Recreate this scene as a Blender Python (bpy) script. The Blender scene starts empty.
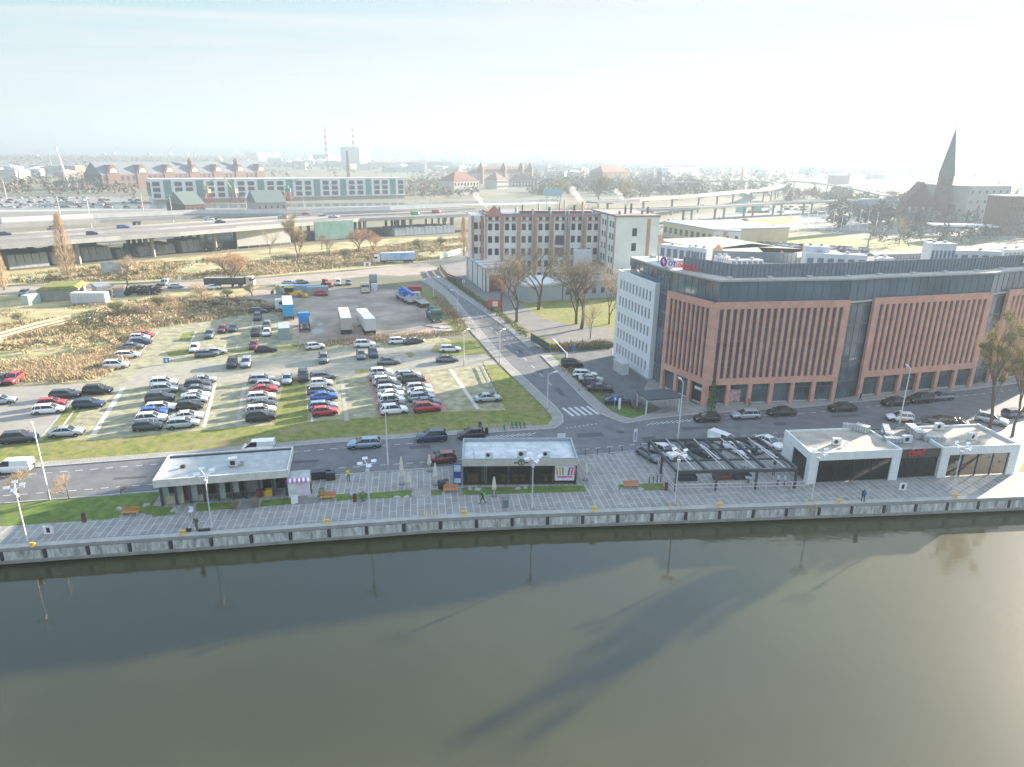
import bpy, math, random
import numpy as np
from mathutils import Vector
rnd = random.Random(7)
SC = bpy.context.scene
COL = SC.collection
# ---------------------------------------------------------------- camera model (metres, camera at the origin's vertical)
FPX, PITCH, ROLL, CAMH = 683.0, math.radians(18.45), math.radians(0.8), 40.0
def G(px, py, z=0.0):
    """point of the place, at height z, that the photograph shows at pixel px, py"""
    x, y = px - 512, py - 383.5
    c, s = math.cos(ROLL), math.sin(ROLL)
    xr, yr = x * c + y * s, -x * s + y * c
    cp, sp = math.cos(PITCH), math.sin(PITCH)
    r = (xr, FPX * cp - yr * sp, -FPX * sp - yr * cp)
    t = (z - CAMH) / r[2]
    return (r[0] * t, r[1] * t)
def PR(X, Y, Z):
    cp, sp = math.cos(PITCH), math.sin(PITCH); dz = Z - CAMH
    yr = -(Y * sp + dz * cp); d = Y * cp - dz * sp
    xr, yr = X * FPX / d, yr * FPX / d
    c, s = math.cos(ROLL), math.sin(ROLL)
    return (512 + xr * c - yr * s, 383.5 + xr * s + yr * c)
def HT(x, y, top):
    """height of the vertical over ground point x, y that reaches pixel row top"""
    lo, hi = 0.0, 400.0
    for _ in range(40):
        m = (lo + hi) / 2
        if PR(x, y, m)[1] > top: lo = m
        else: hi = m
    return lo
def GP(pts, z=0.0): return [G(a, b, z) for a, b in pts]
def norm2(a):
    l = math.hypot(*a) or 1; return (a[0] / l, a[1] / l)
def offset(line, d):
    """polyline shifted d metres to its left"""
    out = []
    for i, p in enumerate(line):
        a = line[max(i - 1, 0)]; b = line[min(i + 1, len(line) - 1)]
        t = norm2((b[0] - a[0], b[1] - a[1]))
        out.append((p[0] - t[1] * d, p[1] + t[0] * d))
    return out
def extend(line, d0, d1):
    a, b = line[0], line[1]; t = norm2((a[0] - b[0], a[1] - b[1]))
    c, e = line[-1], line[-2]; u = norm2((c[0] - e[0], c[1] - e[1]))
    return [(a[0] + t[0] * d0, a[1] + t[1] * d0)] + line + [(c[0] + u[0] * d1, c[1] + u[1] * d1)]
def along(line, s):
    for i in range(len(line) - 1):
        a, b = line[i], line[i + 1]; l = math.hypot(b[0] - a[0], b[1] - a[1])
        if s <= l or i == len(line) - 2:
            f = s / l; return (a[0] + (b[0] - a[0]) * f, a[1] + (b[1] - a[1]) * f), math.atan2(b[1] - a[1], b[0] - a[0])
        s -= l
def length(line): return sum(math.hypot(line[i + 1][0] - line[i][0], line[i + 1][1] - line[i][1]) for i in range(len(line) - 1))
def inpoly(x, y, poly):
    c = False; j = len(poly) - 1
    for i in range(len(poly)):
        xi, yi = poly[i]; xj, yj = poly[j]
        if (yi > y) != (yj > y) and x < (xj - xi) * (y - yi) / (yj - yi) + xi: c = not c
        j = i
    return c
# ---------------------------------------------------------------- materials
def srgb(h):
    h = h.lstrip('#'); v = [int(h[i:i + 2], 16) / 255 for i in (0, 2, 4)]
    return tuple(x / 12.92 if x <= .04045 else ((x + .055) / 1.055) ** 2.4 for x in v)
MATS = {}
def mat(name, col, rough=.7, metal=0., var=.12, scale=1.5, bump=0., col2=None, emit=0., spec=None, coords='Object', detail=5, vary=0., coat=0., stretch=None, trans=0., alpha=1.):
    if name in MATS: return MATS[name]
    m = bpy.data.materials.new(name); m.use_nodes = True
    nt = m.node_tree; N = nt.nodes; L = nt.links; b = N['Principled BSDF']
    b.inputs['Roughness'].default_value = rough; b.inputs['Metallic'].default_value = metal
    if spec is not None: b.inputs['Specular IOR Level'].default_value = spec
    if coat: b.inputs['Coat Weight'].default_value = coat; b.inputs['Coat Roughness'].default_value = .08
    if trans: b.inputs['Transmission Weight'].default_value = trans
    if alpha < 1: b.inputs['Alpha'].default_value = alpha
    if emit:
        b.inputs['Emission Color'].default_value = (*col, 1); b.inputs['Emission Strength'].default_value = emit
    if coords == 'World':
        g = N.new('ShaderNodeNewGeometry'); src = g.outputs['Position']
    else:
        g = N.new('ShaderNodeTexCoord'); src = g.outputs['Object']
    if stretch:
        mp = N.new('ShaderNodeMapping'); mp.inputs['Scale'].default_value = stretch; L.new(src, mp.inputs['Vector']); src = mp.outputs[0]
    t = N.new('ShaderNodeTexNoise'); t.inputs['Scale'].default_value = scale; t.inputs['Detail'].default_value = detail; t.inputs['Roughness'].default_value = .65
    L.new(src, t.inputs['Vector'])
    r = N.new('ShaderNodeValToRGB'); r.color_ramp.elements[0].position = .3; r.color_ramp.elements[1].position = .7
    c2 = col2 if col2 else tuple(min(1, c * (1 + var)) for c in col)
    c1 = col if col2 else tuple(c * (1 - var) for c in col)
    r.color_ramp.elements[0].color = (*c1, 1); r.color_ramp.elements[1].color = (*c2, 1)
    L.new(t.outputs['Fac'], r.inputs['Fac'])
    out = r.outputs['Color']
    if vary:
        oi = N.new('ShaderNodeObjectInfo'); hs = N.new('ShaderNodeHueSaturation'); mr = N.new('ShaderNodeMapRange')
        mr.inputs['To Min'].default_value = 1 - vary; mr.inputs['To Max'].default_value = 1 + vary
        L.new(oi.outputs['Random'], mr.inputs['Value']); L.new(mr.outputs[0], hs.inputs['Value']); L.new(out, hs.inputs['Color']); out = hs.outputs[0]
    L.new(out, b.inputs['Base Color'])
    if bump:
        bp = N.new('ShaderNodeBump'); bp.inputs['Strength'].default_value = bump; bp.inputs['Distance'].default_value = .05
        L.new(t.outputs['Fac'], bp.inputs['Height']); L.new(bp.outputs[0], b.inputs['Normal'])
    m.diffuse_color = (*col, 1)
    MATS[name] = m; return m
def brickmat(name, c1, c2, mortar, sx=.25, sy=.075, ms=.01, rough=.85, rz=0., coords='World', noise=.2, off=.5, bump=0.):
    """bricks or slabs: sx by sy metres, laid in the xy plane (rz turns them) or, for coords 'Wall', up the wall"""
    if name in MATS: return MATS[name]
    m = bpy.data.materials.new(name); m.use_nodes = True
    nt = m.node_tree; N = nt.nodes; L = nt.links; b = N['Principled BSDF']; b.inputs['Roughness'].default_value = rough
    g = N.new('ShaderNodeNewGeometry'); src = g.outputs['Position']
    if coords == 'Wall':
        s = N.new('ShaderNodeSeparateXYZ'); c = N.new('ShaderNodeCombineXYZ'); a = N.new('ShaderNodeMath'); a.operation = 'ADD'
        L.new(src, s.inputs[0]); L.new(s.outputs[0], a.inputs[0]); L.new(s.outputs[1], a.inputs[1]); L.new(a.outputs[0], c.inputs[0]); L.new(s.outputs[2], c.inputs[1]); src = c.outputs[0]
    mp = N.new('ShaderNodeMapping'); mp.inputs['Rotation'].default_value = (0, 0, rz); L.new(src, mp.inputs['Vector'])
    t = N.new('ShaderNodeTexBrick'); L.new(mp.outputs[0], t.inputs['Vector'])
    t.inputs['Color1'].default_value = (*c1, 1); t.inputs['Color2'].default_value = (*c2, 1); t.inputs['Mortar'].default_value = (*mortar, 1)
    t.inputs['Scale'].default_value = 1; t.inputs['Brick Width'].default_value = sx; t.inputs['Row Height'].default_value = sy; t.inputs['Mortar Size'].default_value = ms
    t.offset = off
    n = N.new('ShaderNodeTexNoise'); n.inputs['Scale'].default_value = .6; n.inputs['Detail'].default_value = 6; L.new(src, n.inputs['Vector'])
    r = N.new('ShaderNodeMapRange'); r.inputs['From Min'].default_value = .3; r.inputs['From Max'].default_value = .7; r.inputs['To Min'].default_value = 1 - noise; r.inputs['To Max'].default_value = 1 + noise
    L.new(n.outputs['Fac'], r.inputs['Value'])
    v = N.new('ShaderNodeVectorMath'); v.operation = 'SCALE'; L.new(t.outputs['Color'], v.inputs[0]); L.new(r.outputs[0], v.inputs['Scale']); L.new(v.outputs[0], b.inputs['Base Color'])
    MATS[name] = m; m.diffuse_color = (*c1, 1); return m
# ---------------------------------------------------------------- mesh builder
class MB:
    def __init__(s): s.v = []; s.f = []; s.m = []; s.o = (0, 0, 0); s.rz = 0.; s.mi = 0
    def at(s, x=0, y=0, z=0, rz=0.): s.o = (x, y, z); s.rz = rz; return s
    def mt(s, i): s.mi = i; return s
    def _t(s, p):
        c, n = math.cos(s.rz), math.sin(s.rz)
        return (s.o[0] + p[0] * c - p[1] * n, s.o[1] + p[0] * n + p[1] * c, s.o[2] + p[2])
    def add(s, vs, fs):
        k = len(s.v); s.v += [s._t(p) for p in vs]; s.f += [tuple(i + k for i in f) for f in fs]; s.m += [s.mi] * len(fs); return s
    def box(s, x0, x1, y0, y1, z0, z1):
        return s.add([(x0, y0, z0), (x1, y0, z0), (x1, y1, z0), (x0, y1, z0), (x0, y0, z1), (x1, y0, z1), (x1, y1, z1), (x0, y1, z1)],
                     [(3, 2, 1, 0), (4, 5, 6, 7), (0, 1, 5, 4), (1, 2, 6, 5), (2, 3, 7, 6), (3, 0, 4, 7)])
    def cbox(s, x, y, z, sx, sy, sz): return s.box(x - sx / 2, x + sx / 2, y - sy / 2, y + sy / 2, z, z + sz)
    def hexa(s, lo, hi):
        """solid between two rings of the same count, both anticlockwise seen from above"""
        n = len(lo)
        return s.add(list(lo) + list(hi), [tuple(range(n))[::-1], tuple(range(n, 2 * n))] + [(i, (i + 1) % n, n + (i + 1) % n, n + i) for i in range(n)])
    def prism(s, poly, z0, z1): return s.hexa([(x, y, z0) for x, y in poly], [(x, y, z1) for x, y in poly])
    def cyl(s, x, y, z0, z1, r0, r1=None, n=8):
        r1 = r0 if r1 is None else r1
        return s.hexa([(x + r0 * math.cos(6.2832 * i / n), y + r0 * math.sin(6.2832 * i / n), z0) for i in range(n)],
                      [(x + r1 * math.cos(6.2832 * i / n), y + r1 * math.sin(6.2832 * i / n), z1) for i in range(n)])
    def tube(s, pts, rs, n=5):
        pts = [Vector(p) for p in pts]
        if not hasattr(rs, '__len__'): rs = [rs] * len(pts)
        vs = []; fs = []
        for i, p in enumerate(pts):
            d = (pts[min(i + 1, len(pts) - 1)] - pts[max(i - 1, 0)])
            d = d.normalized() if d.length > 1e-6 else Vector((0, 0, 1))
            u = d.cross(Vector((0, 0, 1)) if abs(d.z) < .9 else Vector((1, 0, 0))).normalized(); w = d.cross(u)
            for k in range(n):
                a = 6.2832 * k / n; vs.append(tuple(p + (u * math.cos(a) + w * math.sin(a)) * rs[i]))
        for i in range(len(pts) - 1):
            for k in range(n): fs.append((i * n + k, i * n + (k + 1) % n, (i + 1) * n + (k + 1) % n, (i + 1) * n + k))
        fs.append(tuple(range(n))[::-1]); fs.append(tuple(range((len(pts) - 1) * n, len(pts) * n)))
        return s.add(vs, fs)
    def bar(s, a, b, w, h):
        """rectangular bar from a to b (points at its centre), w wide, h high"""
        a = Vector(a); b = Vector(b); d = (b - a).normalized(); u = d.cross(Vector((0, 0, 1)))
        u = u.normalized() if u.length > 1e-4 else Vector((1, 0, 0)); q = u.cross(d)
        vs = []
        for p in (a, b):
            for su, sq in ((-1, -1), (1, -1), (1, 1), (-1, 1)): vs.append(tuple(p + u * su * w / 2 + q * sq * h / 2))
        return s.add(vs, [(0, 1, 2, 3), (7, 6, 5, 4), (0, 4, 5, 1), (1, 5, 6, 2), (2, 6, 7, 3), (3, 7, 4, 0)])
    def ball(s, x, y, z, rx, ry, rz, n=8, m=5, jit=0.):
        vs = [(x, y, z - rz)]
        for j in range(1, m):
            t = math.pi * j / m
            for i in range(n):
                a = 6.2832 * i / n; k = 1 + (rnd.random() - .5) * jit
                vs.append((x + rx * k * math.sin(t) * math.cos(a), y + ry * k * math.sin(t) * math.sin(a), z - rz * k * math.cos(t)))
        vs.append((x, y, z + rz)); e = len(vs) - 1; fs = []
        for i in range(n): fs.append((0, 1 + (i + 1) % n, 1 + i)); fs.append((e, e - n + i, e - n + (i + 1) % n))
        for j in range(m - 2):
            for i in range(n): a = 1 + j * n; fs.append((a + i, a + (i + 1) % n, a + n + (i + 1) % n, a + n + i))
        return s.add(vs, fs)
    def build(s, name, mats, parent=None, smooth=False):
        me = bpy.data.meshes.new(name); me.from_pydata(s.v, [], s.f)
        if not isinstance(mats, (list, tuple)): mats = [mats]
        for m in mats: me.materials.append(m)
        if len(mats) > 1: me.polygons.foreach_set('material_index', s.m)
        if smooth: me.polygons.foreach_set('use_smooth', [True] * len(s.f))
        me.update(); return link(name, me, parent)
def link(name, me, parent=None):
    o = bpy.data.objects.new(name, me); COL.objects.link(o)
    if parent is not None: o.parent = parent
    return o
def tag(o, label=None, cat=None, group=None, kind=None):
    if label: o['label'] = label
    if cat: o['category'] = cat
    if group: o['group'] = group
    if kind: o['kind'] = kind
    return o
def empty(name, x, y, z=0., rz=0., label=None, cat=None, group=None):
    o = bpy.data.objects.new(name, None); COL.objects.link(o); o.location = (x, y, z); o.rotation_euler = (0, 0, rz); o.empty_display_size = .2
    return tag(o, label, cat, group)
def dup(root, x, y, z=0., rz=0., label=None, group=None, sc=None):
    r = root.copy(); COL.objects.link(r); r.location = (x, y, z); r.rotation_euler = (0, 0, rz)
    if label: r['label'] = label
    if group: r['group'] = group
    if sc is not None: r.scale = (sc, sc, sc) if not hasattr(sc, '__len__') else sc
    for ch in list(root.children):
        c = ch.copy(); COL.objects.link(c); c.parent = r
        for g in ch.children:
            d = g.copy(); COL.objects.link(d); d.parent = c
    return r
def fastmesh(name, V, F, mats, parent=None, mi=None):
    """V (n,3), F (m,k) numpy"""
    me = bpy.data.meshes.new(name); V = np.asarray(V, dtype=np.float32); F = np.asarray(F, dtype=np.int32); k = F.shape[1]
    me.vertices.add(len(V)); me.vertices.foreach_set('co', V.ravel()); me.loops.add(F.size); me.loops.foreach_set('vertex_index', F.ravel())
    me.polygons.add(len(F)); me.polygons.foreach_set('loop_start', np.arange(0, F.size, k, dtype=np.int32))
    try: me.polygons.foreach_set('loop_total', np.full(len(F), k, dtype=np.int32))
    except Exception: pass
    for m in (mats if isinstance(mats, (list, tuple)) else [mats]): me.materials.append(m)
    if mi is not None: me.polygons.foreach_set('material_index', np.asarray(mi, dtype=np.int32))
    me.update(calc_edges=True); me.validate(); return link(name, me, parent)
def text(body, size, mtl, parent, x, y, z, rz=0., depth=.03, name='lettering', align='CENTER', sx=1.):
    """raised letters standing upright, facing local -y after rz"""
    cu = bpy.data.curves.new(name, 'FONT'); cu.body = body; cu.size = size; cu.extrude = depth; cu.align_x = align; cu.materials.append(mtl); cu.resolution_u = 2
    t = bpy.data.objects.new('tmp', cu); COL.objects.link(t); dg = bpy.context.evaluated_depsgraph_get(); me = bpy.data.meshes.new_from_object(t.evaluated_get(dg)); bpy.data.objects.remove(t)
    o = link(name, me, parent); o.location = (x, y, z); o.rotation_euler = (math.pi / 2, 0, rz); o.scale = (sx, 1, 1)
    return o
# ---------------------------------------------------------------- camera, sky, sun, air
cam = bpy.data.cameras.new('camera'); cam.sensor_width = 36; cam.lens = FPX * 36 / 1024; cam.clip_end = 40000; cam.clip_start = .5
co = bpy.data.objects.new('camera', cam); COL.objects.link(co); co.location = (0, 0, CAMH)
from mathutils import Matrix
co.rotation_euler = (Matrix.Rotation(math.pi / 2 - PITCH, 3, 'X') @ Matrix.Rotation(ROLL, 3, 'Z')).to_euler()
SC.camera = co
SUN_EL, SUN_AZ = math.radians(13), math.radians(53)
w = bpy.data.worlds.new('World'); SC.world = w; w.use_nodes = True
nt = w.node_tree; N = nt.nodes; L = nt.links; bg = N['Background']
sky = N.new('ShaderNodeTexSky'); sky.sky_type = 'NISHITA'; sky.sun_disc = False; sky.sun_elevation = SUN_EL; sky.sun_rotation = SUN_AZ
sky.air_density = 1.0; sky.dust_density = 1.0; sky.ozone_density = 1.5; sky.altitude = 40
tc = N.new('ShaderNodeTexCoord'); sp_ = N.new('ShaderNodeSeparateXYZ'); L.new(tc.outputs['Generated'], sp_.inputs[0])
# thin cirrus: the view direction projected on a layer overhead
mz = N.new('ShaderNodeMath'); mz.operation = 'MAXIMUM'; mz.inputs[1].default_value = .03; L.new(sp_.outputs[2], mz.inputs[0])
dv = N.new('ShaderNodeVectorMath'); dv.operation = 'DIVIDE'; cb = N.new('ShaderNodeCombineXYZ')
for i in range(3): L.new(mz.outputs[0], cb.inputs[i])
L.new(tc.outputs['Generated'], dv.inputs[0]); L.new(cb.outputs[0], dv.inputs[1])
mp = N.new('ShaderNodeMapping'); mp.inputs['Rotation'].default_value = (0, 0, .5); mp.inputs['Scale'].default_value = (.22, 1.1, 1); L.new(dv.outputs[0], mp.inputs['Vector'])
ns = N.new('ShaderNodeTexNoise'); ns.inputs['Scale'].default_value = .8; ns.inputs['Detail'].default_value = 7; ns.inputs['Distortion'].default_value = .8; L.new(mp.outputs[0], ns.inputs['Vector'])
rp = N.new('ShaderNodeValToRGB'); rp.color_ramp.elements[0].position = .42; rp.color_ramp.elements[1].position = .68
rp.color_ramp.elements[0].color = (0.05, 0.05, 0.05, 1); rp.color_ramp.elements[1].color = (.85, .85, .85, 1); L.new(ns.outputs['Fac'], rp.inputs['Fac'])
mx = N.new('ShaderNodeMixRGB'); L.new(rp.outputs[0], mx.inputs['Fac']); tn = N.new('ShaderNodeMixRGB'); tn.blend_type = 'MULTIPLY'; tn.inputs['Fac'].default_value = 1; tn.inputs['Color2'].default_value = (.62, .69, .77, 1); cl = N.new('ShaderNodeVectorMath'); cl.operation = 'MINIMUM'; cl.inputs[1].default_value = (3.1, 3.1, 3.1); L.new(sky.outputs[0], cl.inputs[0]); L.new(cl.outputs[0], tn.inputs['Color1']); L.new(tn.outputs[0], mx.inputs['Color1']); mx.inputs['Color2'].default_value = (2.3, 2.42, 2.5, 1)
mrz = N.new('ShaderNodeMapRange'); mrz.interpolation_type = 'SMOOTHSTEP'; mrz.inputs['From Min'].default_value = .25; mrz.inputs['From Max'].default_value = .7; mrz.inputs['To Min'].default_value = 1; mrz.inputs['To Max'].default_value = 2.9; L.new(sp_.outputs[2], mrz.inputs['Value'])  # unseen upper sky scaled brighter: added fill for shaded ground and paler water
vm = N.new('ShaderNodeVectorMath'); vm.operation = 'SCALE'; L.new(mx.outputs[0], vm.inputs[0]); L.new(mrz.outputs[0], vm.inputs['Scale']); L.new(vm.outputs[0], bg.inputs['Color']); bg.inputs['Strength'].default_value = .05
sl = bpy.data.lights.new('sun', 'SUN'); sl.energy = 5.0; sl.angle = math.radians(.6); sl.color = (1, .86, .70)
so = bpy.data.objects.new('sun', sl); COL.objects.link(so)
sd = Vector((math.sin(SUN_AZ) * math.cos(SUN_EL), math.cos(SUN_AZ) * math.cos(SUN_EL), math.sin(SUN_EL)))
so.rotation_euler = sd.to_track_quat('Z', 'Y').to_euler(); so.location = (60, 40, 80)
hz = MB().box(-9000, 9000, -260, 9800, -4, 185)
hm = bpy.data.materials.new('haze_air'); hm.use_nodes = True; hm.node_tree.nodes.clear()
ho = hm.node_tree.nodes.new('ShaderNodeOutputMaterial'); pv = hm.node_tree.nodes.new('ShaderNodeVolumePrincipled')
pv.inputs['Color'].default_value = (.31, .38, .43, 1); pv.inputs['Density'].default_value = .0005; pv.inputs['Anisotropy'].default_value = .2
hm.node_tree.links.new(pv.outputs[0], ho.inputs['Volume'])
tag(hz.build('haze', hm), 'pale winter haze over the river and town', 'haze', kind='stuff')
vs = SC.view_settings; vs.view_transform = 'Standard'; vs.look = 'None'; vs.exposure = 2.78; vs.gamma = 1; vs.use_curve_mapping = False
cy = SC.cycles; cy.max_bounces = 5; cy.diffuse_bounces = 2; cy.glossy_bounces = 3; cy.transmission_bounces = 4; cy.volume_bounces = 1; cy.transparent_max_bounces = 6
cy.use_denoising = True; cy.sample_clamp_indirect = 6; cy.caustics_reflective = False; cy.caustics_refractive = False
# ================================================================ SETTING
def sheet(name, poly, z, m, parent=None, label=None):
    o = MB().add([(x, y, z) for x, y in poly], [tuple(range(len(poly)))]).build(name, m, parent)
    # make every sheet face up
    if o.data.polygons[0].normal.z < 0: o.data.flip_normals()
    if parent is None: tag(o, label, kind='structure')
    return o
def strip(name, a, b, z, m):
    """sheet between two polylines of equal count"""
    n = len(a); vs = [(x, y, z) for x, y in a] + [(x, y, z) for x, y in b]
    o = MB().add(vs, [(i, i + 1, n + i + 1, n + i) for i in range(n - 1)]).build(name, m)
    if o.data.polygons[0].normal.z < 0: o.data.flip_normals()
    return tag(o, kind='structure')
QUAY = extend(GP([(0, 549), (100, 542), (200, 535.5), (330, 526), (430, 519), (530, 514.5), (600, 512.5), (700, 509), (800, 505.5), (900, 502), (1024, 497)]), 300, 300)
QP = extend(QUAY[1:-1], 110, 220)
Mground = mat('ground_earth', (.09, .10, .06), .95, col2=(.22, .19, .13), scale=.02, coords='World', detail=9)
Mscrub = mat('field_soil', (.12, .16, .04), .95, bump=.6, col2=(.56, .43, .25), scale=.13, coords='World', detail=10)
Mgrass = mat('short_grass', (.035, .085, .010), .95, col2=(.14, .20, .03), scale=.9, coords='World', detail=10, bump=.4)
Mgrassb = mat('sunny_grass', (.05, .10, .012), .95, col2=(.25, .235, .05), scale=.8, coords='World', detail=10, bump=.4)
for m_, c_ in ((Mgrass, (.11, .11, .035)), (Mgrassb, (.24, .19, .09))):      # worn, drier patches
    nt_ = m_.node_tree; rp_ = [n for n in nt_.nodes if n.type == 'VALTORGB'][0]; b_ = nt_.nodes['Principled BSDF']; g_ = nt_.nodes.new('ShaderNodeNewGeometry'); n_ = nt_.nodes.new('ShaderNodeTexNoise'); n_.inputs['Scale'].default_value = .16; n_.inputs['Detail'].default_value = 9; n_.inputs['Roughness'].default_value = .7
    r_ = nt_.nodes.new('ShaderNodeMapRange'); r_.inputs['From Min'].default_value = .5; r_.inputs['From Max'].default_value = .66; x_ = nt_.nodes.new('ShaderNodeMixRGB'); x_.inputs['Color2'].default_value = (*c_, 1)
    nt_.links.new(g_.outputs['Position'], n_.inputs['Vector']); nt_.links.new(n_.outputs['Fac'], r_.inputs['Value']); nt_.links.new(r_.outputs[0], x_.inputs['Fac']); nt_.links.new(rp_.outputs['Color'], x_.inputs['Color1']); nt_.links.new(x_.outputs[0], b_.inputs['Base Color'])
Masph = mat('asphalt', (.09, .095, .10), .85, col2=(.16, .163, .165), scale=.4, coords='World', detail=13)
Masph2 = mat('worn_asphalt', (.13, .13, .125), .85, col2=(.2, .195, .18), scale=.2, coords='World', detail=11)
Mdirt = mat('yard_gravel', (.15, .12, .095), .95, col2=(.44, .36, .28), scale=.11, coords='World', detail=11, bump=.3)
Mlot = brickmat('grass_pavers', (.34, .31, .22), (.28, .27, .17), (.19, .20, .10), .8, .4, .06, .95, rz=-.3, noise=.38)
Mlot2 = brickmat('lot_slabs', (.33, .31, .25), (.28, .27, .22), (.2, .2, .15), .4, .2, .02, .95, rz=-.3, noise=.15)
Mwalk = brickmat('pavement_slabs', (.31, .295, .265), (.27, .26, .235), (.17, .165, .15), .5, .5, .03, .9, rz=-.2, noise=.15)
Mprom = brickmat('promenade_setts', (.205, .203, .188), (.25, .247, .228), (.36, .36, .335), 2.6, .82, .06, .85, rz=-.14 + math.pi / 2, noise=.14)
Mkerb = mat('kerb_stone', (.36, .36, .35), .85, scale=2, coords='World')
Mwhite = mat('road_paint', (.42, .42, .41), .8, col2=(.62, .62, .6), scale=6, coords='World')
Mconc = mat('concrete', (.27, .268, .245), .85, col2=(.4, .395, .36), scale=.7, coords='World', detail=9)
Mconcd = mat('dark_concrete', (.13, .135, .13), .85, col2=(.2, .2, .19), scale=.9, coords='World', detail=9)
gp = [p for p in QUAY] + [(9000, 78), (9000, 9700), (-9000, 9700), (-9000, 30)]
# ground: fan the far sheet in bands so that shading stays stable
gb = MB(); Ys = [260, 700, 2000, 9700]; q = [(-8800, -1000 + 40)] 
qq = [(-8900, QUAY[0][1] - 300)] + QUAY + [(8900, QUAY[-1][1] + 300)]
row0 = [(x, y, 0) for x, y in qq]; rows = [row0] + [[(x * (1 if k else 1), Y, 0) for x, _ in qq] for k, Y in enumerate(Ys)]
vs_ = [p for r in rows for p in r]; n_ = len(qq)
fs_ = [(r * n_ + i, r * n_ + i + 1, (r + 1) * n_ + i + 1, (r + 1) * n_ + i) for r in range(len(rows) - 1) for i in range(n_ - 1)]
tag(gb.add(vs_, fs_).build('ground', Mground), kind='structure')
# water
def water_mat():
    m = bpy.data.materials.new('river_water'); m.use_nodes = True; N = m.node_tree.nodes; L = m.node_tree.links; b = N['Principled BSDF']
    b.inputs['Base Color'].default_value = (.125, .125, .045, 1); b.inputs['Roughness'].default_value = .42; b.inputs['Coat Weight'].default_value = 1; b.inputs['Coat Roughness'].default_value = .02; b.inputs['Coat IOR'].default_value = 1.5; b.inputs['IOR'].default_value = 1.45; b.inputs['Specular IOR Level'].default_value = .05
    g = N.new('ShaderNodeNewGeometry'); mp = N.new('ShaderNodeMapping'); mp.inputs['Scale'].default_value = (.5, 1.0, 1); mp.inputs['Rotation'].default_value = (0, 0, .6); L.new(g.outputs['Position'], mp.inputs['Vector'])
    a = N.new('ShaderNodeTexNoise'); a.inputs['Scale'].default_value = 1.5; a.inputs['Detail'].default_value = 4; L.new(mp.outputs[0], a.inputs['Vector'])
    c = N.new('ShaderNodeTexNoise'); c.inputs['Scale'].default_value = .035; c.inputs['Detail'].default_value = 5; L.new(g.outputs['Position'], c.inputs['Vector'])
    r = N.new('ShaderNodeValToRGB'); r.color_ramp.elements[0].position = .3; r.color_ramp.elements[1].position = .75
    r.color_ramp.elements[0].color = (.030, .030, .008, 1); r.color_ramp.elements[1].color = (.046, .047, .016, 1); L.new(c.outputs['Fac'], r.inputs['Fac']); L.new(r.outputs[0], b.inputs['Base Color'])
    bp = N.new('ShaderNodeBump'); bp.inputs['Strength'].default_value = .2; bp.inputs['Distance'].default_value = .1; k = N.new('ShaderNodeMapRange'); k.inputs['From Min'].default_value = .4; k.inputs['From Max'].default_value = .62; k.inputs['To Min'].default_value = .25; L.new(c.outputs['Fac'], k.inputs['Value']); q = N.new('ShaderNodeMath'); q.operation = 'MULTIPLY'; L.new(a.outputs['Fac'], q.inputs[0]); L.new(k.outputs[0], q.inputs[1]); L.new(q.outputs[0], bp.inputs['Height']); L.new(bp.outputs[0], b.inputs['Normal']); L.new(bp.outputs[0], b.inputs['Coat Normal'])
    return m
Mwater = water_mat()
WZ = -2.0
wl = offset(QUAY, .35)
strip('river', wl, [(x * 1.0, -250) for x, y in wl], WZ, Mwater)
# quay wall: cap beam, light panels between dark fenders, foot beam
qw = empty('quay_wall', 0, 70, 0, 0, 'long concrete quay wall with pale panels between dark fenders at the water', 'quay wall')
inv = lambda L_: [(x, y - 70) for x, y in L_]
Mpanel = mat('quay_panel', (.17, .175, .16), .9, col2=(.78, .78, .74), scale=1.6, coords='World', detail=9, stretch=(1.4, 1.4, .3))
Mpanel2 = mat('quay_foot', (.22, .22, .19), .9, col2=(.34, .34, .3), scale=.8, coords='World')
def wallsolid(mb, line, d0, d1, z0, z1):
    a = offset(line, d0); b = offset(line, d1)
    for i in range(len(line) - 1):
        mb.hexa([(*a[i], z0), (*a[i + 1], z0), (*b[i + 1], z0), (*b[i], z0)], [(*a[i], z1), (*a[i + 1], z1), (*b[i + 1], z1), (*b[i], z1)])
QI = inv(QUAY)
mb = MB(); wallsolid(mb, QI, -.02, .9, -.34, .05); mb.build('cap_beam', Mconc, qw)
mb = MB(); wallsolid(mb, QI, .25, .9, -4, -.343); mb.build('back_wall', Mconcd, qw)
mb = MB(); wallsolid(mb, QI, -.25, .247, -1.72, -1.38); mb.build('foot_beam', Mpanel2, qw)
Ltot = length(QUAY); s0 = 300 - 42; k = 0
fen = MB(); npan = 0
while s0 < Ltot - 300 + 20:
    (p, a) = along(QI, s0)
    fen.at(p[0], p[1], 0, a).box(-.1, .1, -.2, .24, -1.377, -.345)
    (p, a) = along(QI, s0 + 2.1)
    MB().at(p[0], p[1], 0, a).box(-1.9, 1.9, -.06, .246, -1.376, -.42).build('panel', Mpanel, qw); npan += 1
    s0 += 4.2
tag(fen.build('fender', mat('rubber_fender', (.05, .055, .055), .7), qw), kind='stuff')
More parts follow.
